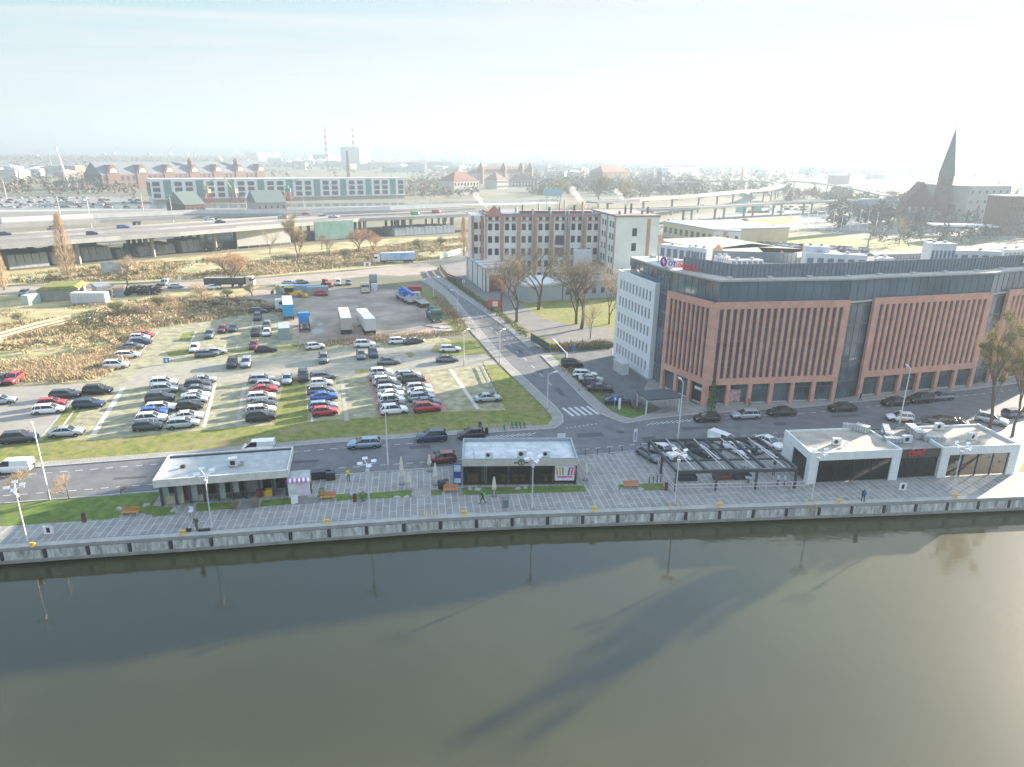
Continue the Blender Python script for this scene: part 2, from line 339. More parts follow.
# promenade and street -------------------------------------------------
NK = extend(GP([(0, 503.7), (80, 497.5), (160, 491), (330, 475.7), (457, 466.5), (577, 456.5), (640, 450.5), (790, 438), (900, 428), (1024, 415)]), 100, 200)   # near kerb
FKW = extend(GP([(0, 471), (29, 468.5), (200, 455), (330, 443.5), (440, 436.5), (555, 429)]), 100, .01)[:-1]      # far kerb west
FKE = extend(GP([(625, 424), (660, 418.5), (694, 415), (745, 411), (800, 408), (881, 400), (967, 390), (1024, 383)]), .01, 200)[1:]
prom = QUAY[:]; 
def poly(a, b): return a + b[::-1]
sheet('promenade', poly(offset(QP, .85), NK), .05, Mprom)
sheet('main_street', poly(NK, FKW + FKE), .02, Masph)
def kerb(name, line, side=1, h=.14, w=.18, m=None):
    mb = MB(); wallsolid(mb, line, 0, w * side, 0.0, h) if side > 0 else wallsolid(mb, line, w * side, 0, 0.0, h)
    return tag(mb.build(name, m or Mkerb), kind='structure')
kerb('kerb', NK, -1, .13)
# west pavement and verge
SWW = offset(FKW, 1.7)
strip('pavement', offset(FKW, .18), SWW, .13, Mwalk); kerb('kerb', FKW, 1)
LK = GP([(555, 429), (563.5, 423), (563, 416), (557, 408), (508, 362.6), (482, 332), (454, 297), (438, 283), (428, 277)])   # side road left kerb, from the corner
LKo = GP([(548, 424), (552, 420), (551, 416), (545, 409), (498, 363), (470, 331), (446, 298), (430, 286), (420, 281)])
strip('pavement', LK, LKo, .125, Mwalk); kerb('kerb', LK, 1)
RK = GP([(625, 424), (611, 419), (599.4, 414), (585, 401), (541, 356)])
RKo = GP([(632, 419), (620, 416), (611, 411.5), (596, 399), (551, 355)])
strip('pavement', RK, RKo, .125, Mwalk); kerb('kerb', RK, -1)
RK2 = GP([(529, 348), (503, 326), (478, 308), (447, 287), (432, 277)])
RK2o = GP([(537, 346), (516, 326), (494, 312), (460, 288), (440, 276)])
strip('pavement', RK2, RK2o, .125, Mwalk); kerb('kerb', RK2, -1)
sheet('side_road', LK + GP([(424, 273), (432, 270)]) + RK2[::-1] + RK[::-1], .024, Masph)
sheet('office_drive', GP([(541, 356), (551, 355), (612, 348.5), (640, 346), (640, 336), (606, 339), (560, 343), (537, 346), (529, 348)]), .02, Masph)
sheet('gravel_lane', GP([(432, 270), (424, 274), (400, 276), (380, 275), (330, 280), (260, 285), (202, 288.5), (130, 291), (60, 293), (0, 294), (-200, 296), (-200, 288), (0, 286.5), (60, 286), (130, 284), (202, 281.5), (260, 278.5), (340, 272), (380, 268), (400, 265), (425, 263), (440, 268)]), .008, mat('lane_gravel', (.24, .2, .16), .95, col2=(.36, .31, .26), scale=.2, coords='World', detail=9))
# office car park, front pavement, verge
sheet('office_car_park', GP([(551, 355), (640, 347), (652, 395), (640, 414), (617, 408), (598, 396)]), .012, Masph)
sheet('lawn', GP([(551, 356), (557, 355), (604, 397), (622, 406), (655, 411), (668, 408), (672, 411), (640, 418.5), (620, 416), (596, 399)]), .026, Mgrass)
FKEo = GP([(632, 419), (664, 409), (700, 405), (745, 402), (800, 400), (881, 389), (967, 379), (1024, 371)]) + [(320, 190)]
strip('pavement', FKE, FKEo, .125, Mwalk); kerb('kerb', FKE, 1)
sheet('office_apron', GP([(640, 346), (612, 348), (612, 356), (648, 381), (640, 398), (664, 410), (700, 407), (660, 384), (650, 362)]), .03, Mwalk)
# verge between the street and the car park
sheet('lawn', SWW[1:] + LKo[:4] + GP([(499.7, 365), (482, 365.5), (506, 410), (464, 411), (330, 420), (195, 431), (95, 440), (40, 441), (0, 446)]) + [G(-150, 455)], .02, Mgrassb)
# car park
LOT = GP([(0, 446), (40, 441), (95, 440), (195, 431), (330, 420), (464, 411), (506, 410), (482, 366), (498, 362), (486, 356), (440, 336), (390, 338), (300, 344), (283, 312), (235, 314), (205, 322), (160, 327), (150, 331), (122, 366), (98, 382), (20, 387), (-150, 392), (-150, 460)])
sheet('car_park', LOT, .012, Mlot)
sheet('car_park_aisle', GP([(486, 355), (499, 364), (420, 371), (345, 376), (240, 382), (200, 385), (130, 389), (108, 393), (130, 378), (145, 366), (300, 356), (315, 352), (440, 344)]), .016, Mlot2)
sheet('car_park_entry', GP([(0, 446), (38, 441), (74, 398), (95, 384), (40, 386), (-150, 392), (-150, 455)]), .02, mat('entry_concrete', (.22, .21, .18), .9, col2=(.31, .29, .25), scale=.3, coords='World', detail=9))
sheet('car_park_aisle', GP([(145, 366), (135, 378), (170, 345), (205, 330), (245, 323), (255, 340), (210, 347), (170, 358)]), .0195, Mlot2) if 0 else None
for pl in ([(285, 380), (305, 378), (308, 422), (273, 424)], [(355, 374), (380, 372), (379, 369), (355, 370)], [(165, 352), (190, 347), (196, 353), (170, 357)], [(178, 341), (183, 333), (196, 331), (192, 341)], [(404, 373), (414, 372), (428, 411), (421, 411)],
           [(88, 400), (70, 403), (42, 441), (60, 440)], [(200, 357), (265, 350), (310, 349), (300, 345), (262, 347), (205, 353)], [(405, 353), (410, 352), (416, 355), (410, 358)], [(430, 352), (436, 343), (476, 338), (487, 354), (455, 356)], [(180, 388), (186, 388), (180, 430), (170, 431)]):
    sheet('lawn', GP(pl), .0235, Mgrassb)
# strips of pale setts between the rows of bays
def line_strip(a, b, w, z=.0275, m=None, name='bay_marking'):
    a = G(*a); b = G(*b); t = norm2((b[0] - a[0], b[1] - a[1])); n = (-t[1] * w / 2, t[0] * w / 2)
    return sheet(name, [(a[0] - n[0], a[1] - n[1]), (b[0] - n[0], b[1] - n[1]), (b[0] + n[0], b[1] + n[1]), (a[0] + n[0], a[1] + n[1])], z, m or mat('pale_setts', (.5, .47, .4), .9, scale=3, coords='World'))
line_strip((93, 435), (123, 388), .8)
line_strip((204, 427), (216, 381), .55); line_strip((238, 424), (245, 383), .75, m=mat('buff_setts', (.32, .3, .25), .9)); line_strip((347, 421), (341, 376), .7, m=MATS['buff_setts'])
Mred = mat('red_setts', (.36, .2, .16), .9)
line_strip((381, 417), (368, 376), .7, m=Mred); line_strip((446, 412), (424, 374), .6, m=Mred); line_strip((478, 409), (450, 369), .7); line_strip((312, 422), (312, 414), .3)
line_strip((130, 387), (345, 375), .5, .031, MATS['buff_setts']); line_strip((500, 402), (482, 366), .25, .16, Mkerb); line_strip((38, 441), (73, 400), .25, .03, Mkerb); line_strip((60, 430), (74, 411), .3, .03)
line_strip((140, 353), (158, 332), .25); line_strip((191, 342), (196, 331), .3); line_strip((250, 340), (253, 322), .2); line_strip((222, 350), (226, 345), .2); line_strip((236, 349), (238, 344), .2)
line_strip((98, 379), (105, 372), .3)
# yard, plots and lawns further back
sheet('gravel_yard', GP([(283, 312), (300, 344), (400, 336), (440, 334), (455, 330), (428, 297), (400, 289), (340, 289), (255, 290), (240, 300), (260, 311)]), .01, Mdirt)
sheet('lawn', GP([(440, 335), (470, 332), (442, 299), (428, 290), (412, 287), (405, 282), (396, 283), (425, 298), (452, 329)]), .014, Mgrassb)
sheet('field', GP([(-200, 390), (0, 386), (98, 381), (122, 366), (150, 331), (205, 321), (283, 312), (262, 303), (240, 298), (260, 286), (202, 290), (130, 292), (0, 295), (-200, 297)]), .006, Mscrub)
sheet('field', GP([(-200, 286), (0, 285.5), (130, 283), (260, 277), (380, 267), (425, 262), (470, 252), (470, 236), (395, 238), (300, 246), (200, 255), (130, 261), (0, 272), (-200, 280)]), .006, Mscrub)
sheet('lawn', GP([(503, 326), (516, 326), (555, 345), (612, 339), (625, 320), (625, 300), (540, 290), (505, 300), (490, 305), (485, 296), (452, 282), (455, 287), (490, 312)]), .008, Mgrassb)
sheet('drive', GP([(455, 277), (470, 279), (500, 290), (520, 303), (540, 318), (570, 325), (612, 329), (612, 340), (560, 343), (538, 336), (512, 320), (497, 306), (478, 296), (452, 280)]), .012, Masph2)
sheet('factory_yard', GP([(440, 262), (455, 278), (500, 290), (545, 292), (612, 290), (660, 285), (690, 260), (470, 250)]), .009, Masph2)
for pl in ([(310, 330), (322, 328), (324, 332), (314, 335)], [(352, 306), (357, 305), (358, 307), (353, 307.5)], [(318, 324), (323, 323), (323, 325), (318, 325.5)]): sheet('puddle', GP(pl), .016, mat('puddle_water', (.2, .2, .19), .05))
Mpatch = mat('asphalt_patch', (.07, .073, .076), .9, scale=1, coords='World')
for i, (px, py, l_, w_) in enumerate([(420, 447, 3, 1.2), (590, 435, 4, 1.5), (650, 440, 2.2, 2.2), (300, 462, 5, .8), (700, 428, 6, 1.0), (780, 424, 2, 1.4), (520, 352, 3, 1.2), (560, 392, 4, .9), (500, 330, 2.5, 1.6), (130, 478, 4, .7), (845, 416, 5, 1.1), (475, 303, 4, 1.5), (540, 372, 1.2, 1.2), (620, 432, 1.1, 1.1)]):
    x, y = G(px, py); a = .17 + (1.6 if 470 < px < 570 and py < 400 else 0); c, s_ = math.cos(a), math.sin(a); sheet('asphalt_patch', [(x + c * u * l_ / 2 - s_ * v * w_ / 2, y + s_ * u * l_ / 2 + c * v * w_ / 2) for u, v in ((-1, -1), (1, -1), (1, 1), (-1, 1))], .0265, Mpatch)
# markings on the streets
for i, off_ in ((0, 2.2), (1, 7.4)):
    pass
def dashes(line, d, dl, gap, w, s0, s1, z=.0285):
    L2 = offset(line, d); s = s0
    while s < s1:
        (a, an) = along(L2, s)
        MBD.at(a[0], a[1], z, an).add([(0, -w / 2, 0), (dl, -w / 2, 0), (dl, w / 2, 0), (0, w / 2, 0)], [(0, 1, 2, 3)]); s += dl + gap
MBD = MB()
lw = length(FKW)
dashes(NK, 2.1, .9, .9, .13, 85, 210); dashes(FKW, -2.0, .9, .9, .13, 50, 155); dashes(FKE, -2.4, 1.0, 1.2, .14, 8, 78)
SRm = [((a[0] + b[0]) / 2, (a[1] + b[1]) / 2) for a, b in zip(LK[3:], [G(601, 416), G(543, 357), G(507, 330), G(478, 307), G(455, 292), G(445, 284)])]
dashes(SRm, 0, 2.0, 3.5, .12, 14, 120)
for i in range(7):      # zebra crossing
    a = G(568 + i * 6.2, 412 - .4 * i); MBD.at(a[0], a[1], .0285, math.radians(112)).add([(-2, -.25, 0), (2, -.25, 0), (2, .25, 0), (-2, .25, 0)], [(0, 1, 2, 3)])
for i in range(8):      # give-way teeth
    a = G(566 + i * 4.2, 428.5 - .6 * i); MBD.at(a[0], a[1], .0285, .1).add([(0, 0, 0), (.3, 0, 0), (.3, .2, 0), (0, .2, 0)], [(0, 1, 2, 3)])
for i in range(9):      # hatched corners
    a = G(488 + i * 5.5, 437.5 - .4 * i); MBD.at(a[0], a[1], .0285, .8).add([(-.9, -.07, 0), (.9, -.07, 0), (.9, .07, 0), (-.9, .07, 0)], [(0, 1, 2, 3)])
    a = G(650 + i * 5.0, 424 - .45 * i); MBD.at(a[0], a[1], .0285, .8).add([(-.9, -.07, 0), (.9, -.07, 0), (.9, .07, 0), (-.9, .07, 0)], [(0, 1, 2, 3)])
tag(MBD.build('road_markings', Mwhite), kind='structure')
# ================================================================ VEHICLES
PAINT = {'white': (.78, .78, .76), 'silver': (.42, .45, .47), 'grey': (.16, .18, .2), 'dark grey': (.055, .062, .07), 'black': (.018, .019, .022), 'red': (.42, .03, .035), 'dark red': (.17, .025, .035),
         'blue': (.02, .10, .42), 'dark blue': (.02, .045, .10), 'pale blue': (.25, .34, .42), 'green': (.05, .35, .12)}
Mtyre = mat('tyre_rubber', (.018, .018, .018), .8); Mrim = mat('wheel_rim', (.35, .36, .37), .35, .8)
Mglassc = mat('car_glass', (.012, .016, .02), .06, 0, spec=.7); Mlamp = mat('headlamp', (.7, .72, .75), .15); Mtail = mat('tail_lamp', (.4, .02, .02), .25); Mplas = mat('black_trim', (.02, .02, .022), .6)
def paint(c): return mat('paint_' + c.replace(' ', '_'), PAINT[c], .32, .0 if c in ('white', 'red', 'blue', 'green') else .35, var=.03, coat=.6)
#        L    W    H   | stations along x from the rear: (x fraction, belt z, half width factor) ; cabin: rear base, rear roof, front roof, windscreen base (fractions)
CT = {'hatchback': (4.05, 1.76, 1.50, .98, (.02, .10, .55, .74), .92), 'saloon': (4.65, 1.82, 1.45, .96, (.12, .28, .56, .74), .93), 'estate': (4.7, 1.82, 1.48, .96, (.02, .09, .57, .75), .93),
      'suv': (4.5, 1.88, 1.68, 1.08, (.02, .10, .57, .74), 1.04), 'van': (4.5, 1.85, 1.86, 1.12, (.005, .02, .70, .86), 1.05)}
CM = {}
def car_meshes(t):
    """builds body (paint slot 0, trim slot 1), windows, wheel, lamp geometry for a kind of car"""
    L_, W, H, belt, (rb, rr, fr, wb), hood = CT[t]; h = W / 2
    X = lambda f: -L_ / 2 + f * L_
    b = MB()
    st = [(0, .80, .42, belt * .86), (.03, .92, .32, belt * .97), (.12, 1, .25, belt), (.5, 1, .22, belt), (wb, 1, .22, belt * .985), (wb + .09, .985, .24, hood), (.93, .93, .28, hood * .90), (.985, .84, .32, hood * .80), (1, .74, .4, hood * .66)]
    rings = []
    for f, k, zb, zt in st:
        x = X(f); w_ = h * k
        rings.append([(x, -w_ * .88, zb), (x, -w_ * .985, zb + .18), (x, -w_, zb + (zt - zb) * .55), (x, -w_ * .955, zt - .03), (x, -w_ * .86, zt + .012), (x, 0, zt + .045), (x, w_ * .86, zt + .012), (x, w_ * .955, zt - .03), (x, w_, zb + (zt - zb) * .55), (x, w_ * .985, zb + .18), (x, w_ * .88, zb)])
    n = 11; V = [p for r in rings for p in r]; F = []
    for i in range(len(rings) - 1):
        for k in range(n): F.append((i * n + k, i * n + (k + 1) % n, (i + 1) * n + (k + 1) % n, (i + 1) * n + k))
    F.append(tuple(range(n))); F.append(tuple(range((len(rings) - 1) * n, len(rings) * n))[::-1])
    b.add(V, [f[::-1] for f in F])
    # cabin corners
    zb = belt + .0; rt = H - .05; wb_, wr = h * .87, h * .70
    def ring(z, k, xr, xf, wd): return [(xr, -wd, z), (xf, -wd, z), (xf, wd, z), (xr, wd, z)]
    lo = ring(zb - .02, 0, X(rb), X(wb), wb_); hi = ring(rt, 0, X(rr), X(fr), wr)
    g = MB(); cx = (X(rb) + X(wb)) / 2
    g.hexa([(p[0], p[1] * .985, p[2]) for p in lo], [(p[0], p[1] * .985, p[2]) for p in hi])
    # roof and pillars
    mid = (X(rr) + X(fr)) / 2
    b.hexa([(X(rr) - .05, -wr * 1.02, rt - .015), (X(fr) + .03, -wr * 1.02, rt - .015), (X(fr) + .03, wr * 1.02, rt - .015), (X(rr) - .05, wr * 1.02, rt - .015)],
           [(X(rr) + .12, -wr * .82, H), (X(fr) - .15, -wr * .82, H), (X(fr) - .15, wr * .82, H), (X(rr) + .12, wr * .82, H)])
    pil = [(lo[1], hi[1], .07), (lo[2], hi[2], .07), (lo[0], hi[0], .12), (lo[3], hi[3], .12)]
    for q in ((rb + rr) / 2 * .4 + .6 * (rr + (fr - rr) * .04), rr + (fr - rr) * .5):
        for s_ in (-1, 1):
            f = q if q > .1 else .12
            pil.append(((X(f), s_ * wb_, zb), (X(rr + (f - rb) / (wb - rb) * (fr - rr)), s_ * wr, rt), .07))
    for a, c, ww in pil: b.bar(a, c, ww, ww * .8)
    if t == 'van':     # closed load space
        b.hexa([(X(.004), -wb_ * 1.01, zb - .03), (X(.52), -wb_ * 1.01, zb - .03), (X(.52), wb_ * 1.01, zb - .03), (X(.004), wb_ * 1.01, zb - .03)], [(X(.02), -wr * 1.1, H - .03), (X(.5), -wr * 1.1, H - .03), (X(.5), wr * 1.1, H - .03), (X(.02), wr * 1.1, H - .03)])
    b.mt(1)
    b.box(X(.01), X(.99), -h * .86, h * .86, .18, .3)
    for fx in (.19, .81):      # wheel arches
        for s_ in (-1, 1):
            m = 9; r = .37; y0, y1 = s_ * h * .80, s_ * h * 1.003
            vs = [(X(fx) + r * math.cos(math.pi * i / (m - 1)), y1, .28 + r * math.sin(math.pi * i / (m - 1))) for i in range(m)]
            b.add(vs, [tuple(range(m))])
    b.cbox(X(wb) - .1, -h * 1.04, belt + .02, .2, .14, .12).cbox(X(wb) - .1, h * 1.04, belt + .02, .2, .14, .12)
    b.box(X(.985), X(.998), -.45, .45, .38, .55)
    wh = MB(); m = 14; r = .325
    for y0, y1, r_, mi in ((-.11, .11, r, 0), (-.118, .118, r * .62, 1)):
        wh.mt(mi); vs = [(r_ * math.cos(6.2832 * i / m), y, r_ * math.sin(6.2832 * i / m)) for y in (y0, y1) for i in range(m)]
        wh.add(vs, [tuple(range(m)), tuple(range(m, 2 * m))[::-1]] + [(i, m + i, m + (i + 1) % m, (i + 1) % m) for i in range(m)])
    hl = MB().box(-.09, .06, -.2, .2, -.07, .07); tl = MB().box(-.04, .05, -.13, .13, -.1, .1)
    objs = {}
    o = b.build('body', [paint('white'), Mplas], None, False); 
    for p_ in o.data.polygons: p_.use_smooth = p_.material_index == 0 and p_.area < .9
    objs['body'] = o; objs['windows'] = g.build('windows', Mglassc); objs['wheel'] = wh.build('wheel', [Mtyre, Mrim]); objs['headlight'] = hl.build('headlight', Mlamp); objs['tail_light'] = tl.build('tail_light', Mtail)
    r = {k: v.data for k, v in objs.items()}
    for v in objs.values(): bpy.data.objects.remove(v)
    CM[t] = (r, L_, h, hood); return CM[t]
def car(px, py, hd, t, c, label, group=None, z=.65, zr=0., xy=None, name='parked_car'):
    if t not in CM: car_meshes(t)
    r, L_, h, hood = CM[t]
    x, y = xy if xy else G(px, py, z + zr)
    cat = 'van' if t == 'van' else 'car'
    if t == 'van': name = name.replace('car', 'van')
    e = empty(name, x, y, zr + .02, math.radians(hd), label, cat, group)
    key = ('body', t, c)
    if key not in CM:
        m = r['body'].copy(); m.materials[0] = paint(c); CM[key] = m
    link('body', CM[key], e); link('windows', r['windows'], e)
    for fx in (-.31, .31):
        for s_ in (-1, 1):
            o = link('wheel', r['wheel'], e); o.location = (fx * L_, s_ * (h - .12), .325)
    for s_ in (-1, 1):
        o = link('headlight', r['headlight'], e); o.location = (L_ / 2 - .13, s_ * h * .66, hood * .70)
        o = link('tail_light', r['tail_light'], e); o.location = (-L_ / 2 + .07, s_ * h * .74, .82)
    return e
ORD = ['', 'first', 'second', 'third', 'fourth', 'fifth', 'sixth', 'seventh', 'eighth', 'ninth', 'tenth', 'eleventh', 'twelfth', 'thirteenth']
def row(cars, where, group, hd=17.5):
    """cars from the street end backwards"""
    cars = sorted(cars, key=lambda c: -c[1])
    for i, (px, py, t, c, *r) in enumerate(cars):
        car(px, py, hd + (r[0] if r else 0) + rnd.uniform(-1.5, 1.5), t, c, f'{c} {t} {ORD[i + 1]} from the street in {where}', group)
row([(164, 382.5, 'suv', 'white'), (164.6, 389, 'suv', 'silver'), (160, 397.5, 'suv', 'dark grey'), (161, 407, 'estate', 'white'), (154, 412, 'hatchback', 'blue'), (151.3, 418.5, 'suv', 'white'), (147.8, 425.5, 'hatchback', 'dark grey')],
    'the leftmost long car park row', 'cars in the left row')
row([(203, 379.5, 'saloon', 'silver'), (198, 384.5, 'suv', 'dark grey'), (197.2, 389, 'saloon', 'grey'), (195.7, 395, 'saloon', 'white'), (195, 399.5, 'hatchback', 'silver'), (189.8, 405.6, 'hatchback', 'black'), (187.5, 415.7, 'saloon', 'white'), (183, 423, 'estate', 'silver')],
    'the second long car park row', 'cars in the second row')
row([(262, 378.5, 'estate', 'silver'), (267.6, 384.5, 'hatchback', 'silver'), (263.7, 389, 'saloon', 'red'), (261.2, 396.4, 'estate', 'white'), (261.7, 404, 'saloon', 'dark grey'), (260.8, 409.5, 'estate', 'white'), (260.8, 416.5, 'suv', 'black')],
    'the row left of the grass island', 'cars in the third row')
row([(323, 376, 'estate', 'grey'), (321, 382.5, 'hatchback', 'white'), (321, 390, 'estate', 'grey'), (324, 396, 'saloon', 'blue'), (323, 405.5, 'estate', 'pale blue'), (324.8, 411, 'hatchback', 'red')],
    'the row right of the grass island', 'cars in the fourth row')
row([(381, 372.5, 'suv', 'white'), (382, 376.6, 'saloon', 'grey'), (385, 381, 'suv', 'white'), (388.7, 384.8, 'suv', 'dark grey'), (389.4, 388.7, 'estate', 'silver'), (391.3, 394, 'saloon', 'white'), (391.8, 400, 'suv', 'white'), (392.5, 404.6, 'saloon', 'black'), (393.9, 409.6, 'suv', 'white')],
    'the fifth row beside red paving', 'cars in the fifth row')
row([(408, 374.5, 'estate', 'silver'), (413, 378.8, 'suv', 'dark grey'), (418.6, 387, 'estate', 'silver'), (420.5, 391.8, 'saloon', 'white'), (421.8, 396.5, 'estate', 'silver'), (426.5, 401.8, 'saloon', 'grey'), (427, 407.4, 'suv', 'red')],
    'the rightmost full car park row', 'cars in the sixth row')
row([(144.3, 334.6, 'hatchback', 'red'), (139.8, 337.2, 'hatchback', 'white'), (140, 341.5, 'saloon', 'dark blue'), (132, 346.2, 'saloon', 'grey'), (128, 354.7, 'estate', 'white'), (116.3, 364.8, 'suv', 'white')],
    'the row backing onto the scrub', 'cars along the scrub edge', 14)
FC = -74
for a in [(286.8, 378.5, FC, 'saloon', 'silver', 'silver saloon standing nose out between the third and fourth rows'), (303, 376, FC, 'suv', 'black', 'black suv standing nose out beside the fourth row'),
          (488, 397.5, 12, 'saloon', 'silver', 'silver saloon alone in the last bays before the side road'),
          (315, 346, 28, 'hatchback', 'white', 'white hatchback on the upper aisle below the grey container'), (365, 344, 10, 'suv', 'white', 'white suv in the upper bays below the two trailers'),
          (398.6, 340.6, 15, 'estate', 'white', 'white estate with black roof rails on the upper grass bay'), (413.5, 340.6, 30, 'saloon', 'dark grey', 'dark grey saloon beside a white estate on the upper bays'),
          (450, 348.6, 8, 'estate', 'white', 'white estate nearest the tall lamp at the side road'), (447, 358.6, 8, 'saloon', 'grey', 'grey saloon in front of a white estate near the side road'),
          (388.7, 361, 10, 'saloon', 'grey', 'grey saloon side-on in the middle of the aisle'), (373, 353, FC, 'suv', 'dark blue', 'dark blue suv facing the street in the upper bays'),
          (360.8, 354.8, FC, 'hatchback', 'grey', 'grey hatchback left of a dark blue suv in the upper bays'), (323.5, 358.4, FC, 'suv', 'grey', 'grey suv alone on the aisle above the fourth row'),
          (232, 363, FC, 'suv', 'black', 'black suv facing the street beside a silver suv on the aisle'), (246, 362.6, FC, 'suv', 'silver', 'silver suv beside a black suv on the aisle'),
          (207, 353.4, 20, 'estate', 'grey', 'grey estate parked slanting in the left upper bays'), (214.5, 351.6, 28, 'estate', 'silver', 'silver estate touching a grey estate in the left upper bays'),
          (194.3, 348, FC, 'hatchback', 'white', 'white hatchback beside a grass island in the upper left bays'), (253.5, 345, FC, 'hatchback', 'dark red', 'dark red hatchback facing the street in the upper bays'),
          (266, 349, 15, 'saloon', 'black', 'black saloon side-on near a dark red hatchback'), (209.5, 334.5, FC, 'suv', 'grey', 'grey suv on the shaded far bays'), (222, 329, FC, 'hatchback', 'dark red', 'dark red hatchback on the shaded far bays'),
          (233, 328, FC, 'saloon', 'dark blue', 'dark blue saloon on the shaded far bays'), (255.3, 332.4, FC, 'suv', 'black', 'black suv on the far bays near the container'),
          (266.6, 332.4, FC, 'hatchback', 'white', 'white hatchback on the far bays near the container'), (266.4, 325.5, FC, 'suv', 'grey', 'grey suv behind a white hatchback on the far bays'),
          (257.4, 317, FC, 'suv', 'dark grey', 'dark grey suv at the far corner below the parked lorry cab'), (258.5, 310.6, 10, 'estate', 'dark grey', 'dark grey estate side-on in front of the white lorry cab'),
          (13.7, 378.5, -78, 'suv', 'red', 'red suv at the left edge beside the dry scrub'), (1, 380, -78, 'hatchback', 'black', 'black hatchback cut by the left edge of the photo beside a red suv'),
          (65.5, 394, 12, 'estate', 'dark grey', 'dark grey estate behind a red hatchback at the entry kerb'), (97.8, 390, 10, 'suv', 'black', 'black suv at the back of the four cars on the entry grass'),
          (89, 403.6, 8, 'estate', 'dark blue', 'dark blue estate on the entry grass before a black suv'), (52, 402.6, 20, 'hatchback', 'red', 'red hatchback behind a white estate at the entry kerb'),
          (49, 409, 17, 'estate', 'white', 'white estate in front of a red hatchback at the entry kerb'), (66.5, 431.5, 14, 'saloon', 'silver', 'silver saloon alone at the street end of the entry grass'),
          (19.5, 437.5, 18, 'suv', 'dark grey', 'dark grey suv at the entry beside the left street lamp'), (0, 400, 20, 'saloon', 'silver', 'silver saloon cut by the left edge of the photo on the entry slab'),
          (289, 282.6, 18, 'saloon', 'silver', 'silver saloon by the gravel lane, left one of a pair'), (301.5, 281.8, 22, 'saloon', 'grey', 'grey saloon by the gravel lane, right one of a pair'),
          (338, 282.6, FC, 'van', 'white', 'small white van with its back to the gravel lane'), (348.4, 282.4, FC, 'hatchback', 'grey', 'grey hatchback beside a small white van at the gravel lane'),
          (321.4, 293.5, 10, 'hatchback', 'red', 'red hatchback in the gravel yard beside the grey container'),
          (164.7, 282.8, FC, 'van', 'pale blue', 'pale blue van on the gravel lane under the red and yellow sign'), (176, 286, 15, 'saloon', 'silver', 'silver saloon on the gravel lane beside a pale blue van'),
          (213, 287, 15, 'saloon', 'white', 'white saloon on the gravel lane half hidden by bushes'), (24, 293, FC, 'suv', 'grey', 'grey suv at the end of the turf-roofed bunker'),
          (572, 363.5, 5, 'suv', 'black', 'black suv at the barrier end of the office car park'), (585, 374, -8, 'estate', 'white', 'white estate second from the barrier in the office car park'),
          (591, 378.5, -10, 'saloon', 'silver', 'silver saloon third from the barrier in the office car park'), (594, 382.8, -8, 'hatchback', 'black', 'black hatchback fourth from the barrier in the office car park'),
          (600.5, 387.8, -5, 'saloon', 'black', 'black saloon fifth from the barrier in the office car park'), (617.7, 400, 3, 'saloon', 'dark blue', 'dark blue saloon beside the open carport'),
          (707, 417.4, 184, 'hatchback', 'black', 'black hatchback by the brick corner of the office building'), (745.7, 414.4, 186, 'estate', 'silver', 'silver estate with roof rails before the first brick facade'),
          (781.4, 411.4, 187, 'saloon', 'black', 'black saloon before the right end of the first brick facade'), (842.5, 407, 188, 'saloon', 'black', 'black saloon before the glass gap of the office building'),
          (895, 401.4, 192, 'saloon', 'black', 'black saloon first before the second brick facade'), (920, 398.8, 193, 'suv', 'black', 'black suv second before the second brick facade'),
          (940.8, 396.2, 193, 'estate', 'grey', 'grey estate third before the second brick facade'),
          (991.6, 419.6, -40, 'suv', 'silver', 'silver suv in the sun under the mistletoe tree'), (928, 424, 155, 'hatchback', 'grey', 'grey hatchback nose in behind the roof of the last pavilion'), (941, 422, 155, 'suv', 'black', 'black suv behind the roof of the last pavilion'), (952, 422, 155, 'saloon', 'black', 'black saloon behind the roof of the last pavilion beside a black suv'),
          (1016, 413, 15, 'estate', 'grey', 'grey estate at the right edge of the photo behind the mistletoe tree'),
          (649.5, 453.6, -62, 'saloon', 'grey', 'grey saloon slanting left of the pergola'), (664.5, 451.5, -55, 'suv', 'white', 'white suv slanting behind the pergola corner'), (723, 440.5, -50, 'van', 'white', 'white van slanting behind the steel pergola'),
          (735, 447.5, -60, 'saloon', 'white', 'white saloon beside a white van behind the pergola'), (770, 442, -62, 'saloon', 'white', 'white saloon between the pergola and the white pavilion'), (700, 450, -55, 'saloon', 'black', 'black saloon seen through the beams of the pergola'), (751, 446, -60, 'hatchback', 'grey', 'grey hatchback seen through the right beams of the pergola')]:
    g_ = 'cars parked about the car park' if a[1] < 445 and a[0] < 500 else 'cars parked by the office and the pavilions'
    car(a[0], a[1], a[2], a[3], a[4], a[5], g_)
for a in [(364.2, 443, 190, 'estate', 'pale blue', 'pale blue estate driving on the street past the street lamp'), (431.7, 436.4, 192, 'suv', 'dark blue', 'dark blue suv driving on the street behind the dark red car'), (471, 433.6, 192, 'hatchback', 'black', 'black hatchback driving on the street near the bicycle racks'),
          (441.4, 457.6, 192, 'hatchback', 'dark red', 'dark red hatchback behind the folded cream parasols'), (258.5, 448, 190, 'van', 'white', 'white panel van on the street behind the grey pavilion'), (13.7, 467.5, 188, 'van', 'white', 'white panel van at the left end of the street')]:
    car(a[0], a[1], a[2], a[3], a[4], a[5], 'traffic on the quayside street', name='street_car')
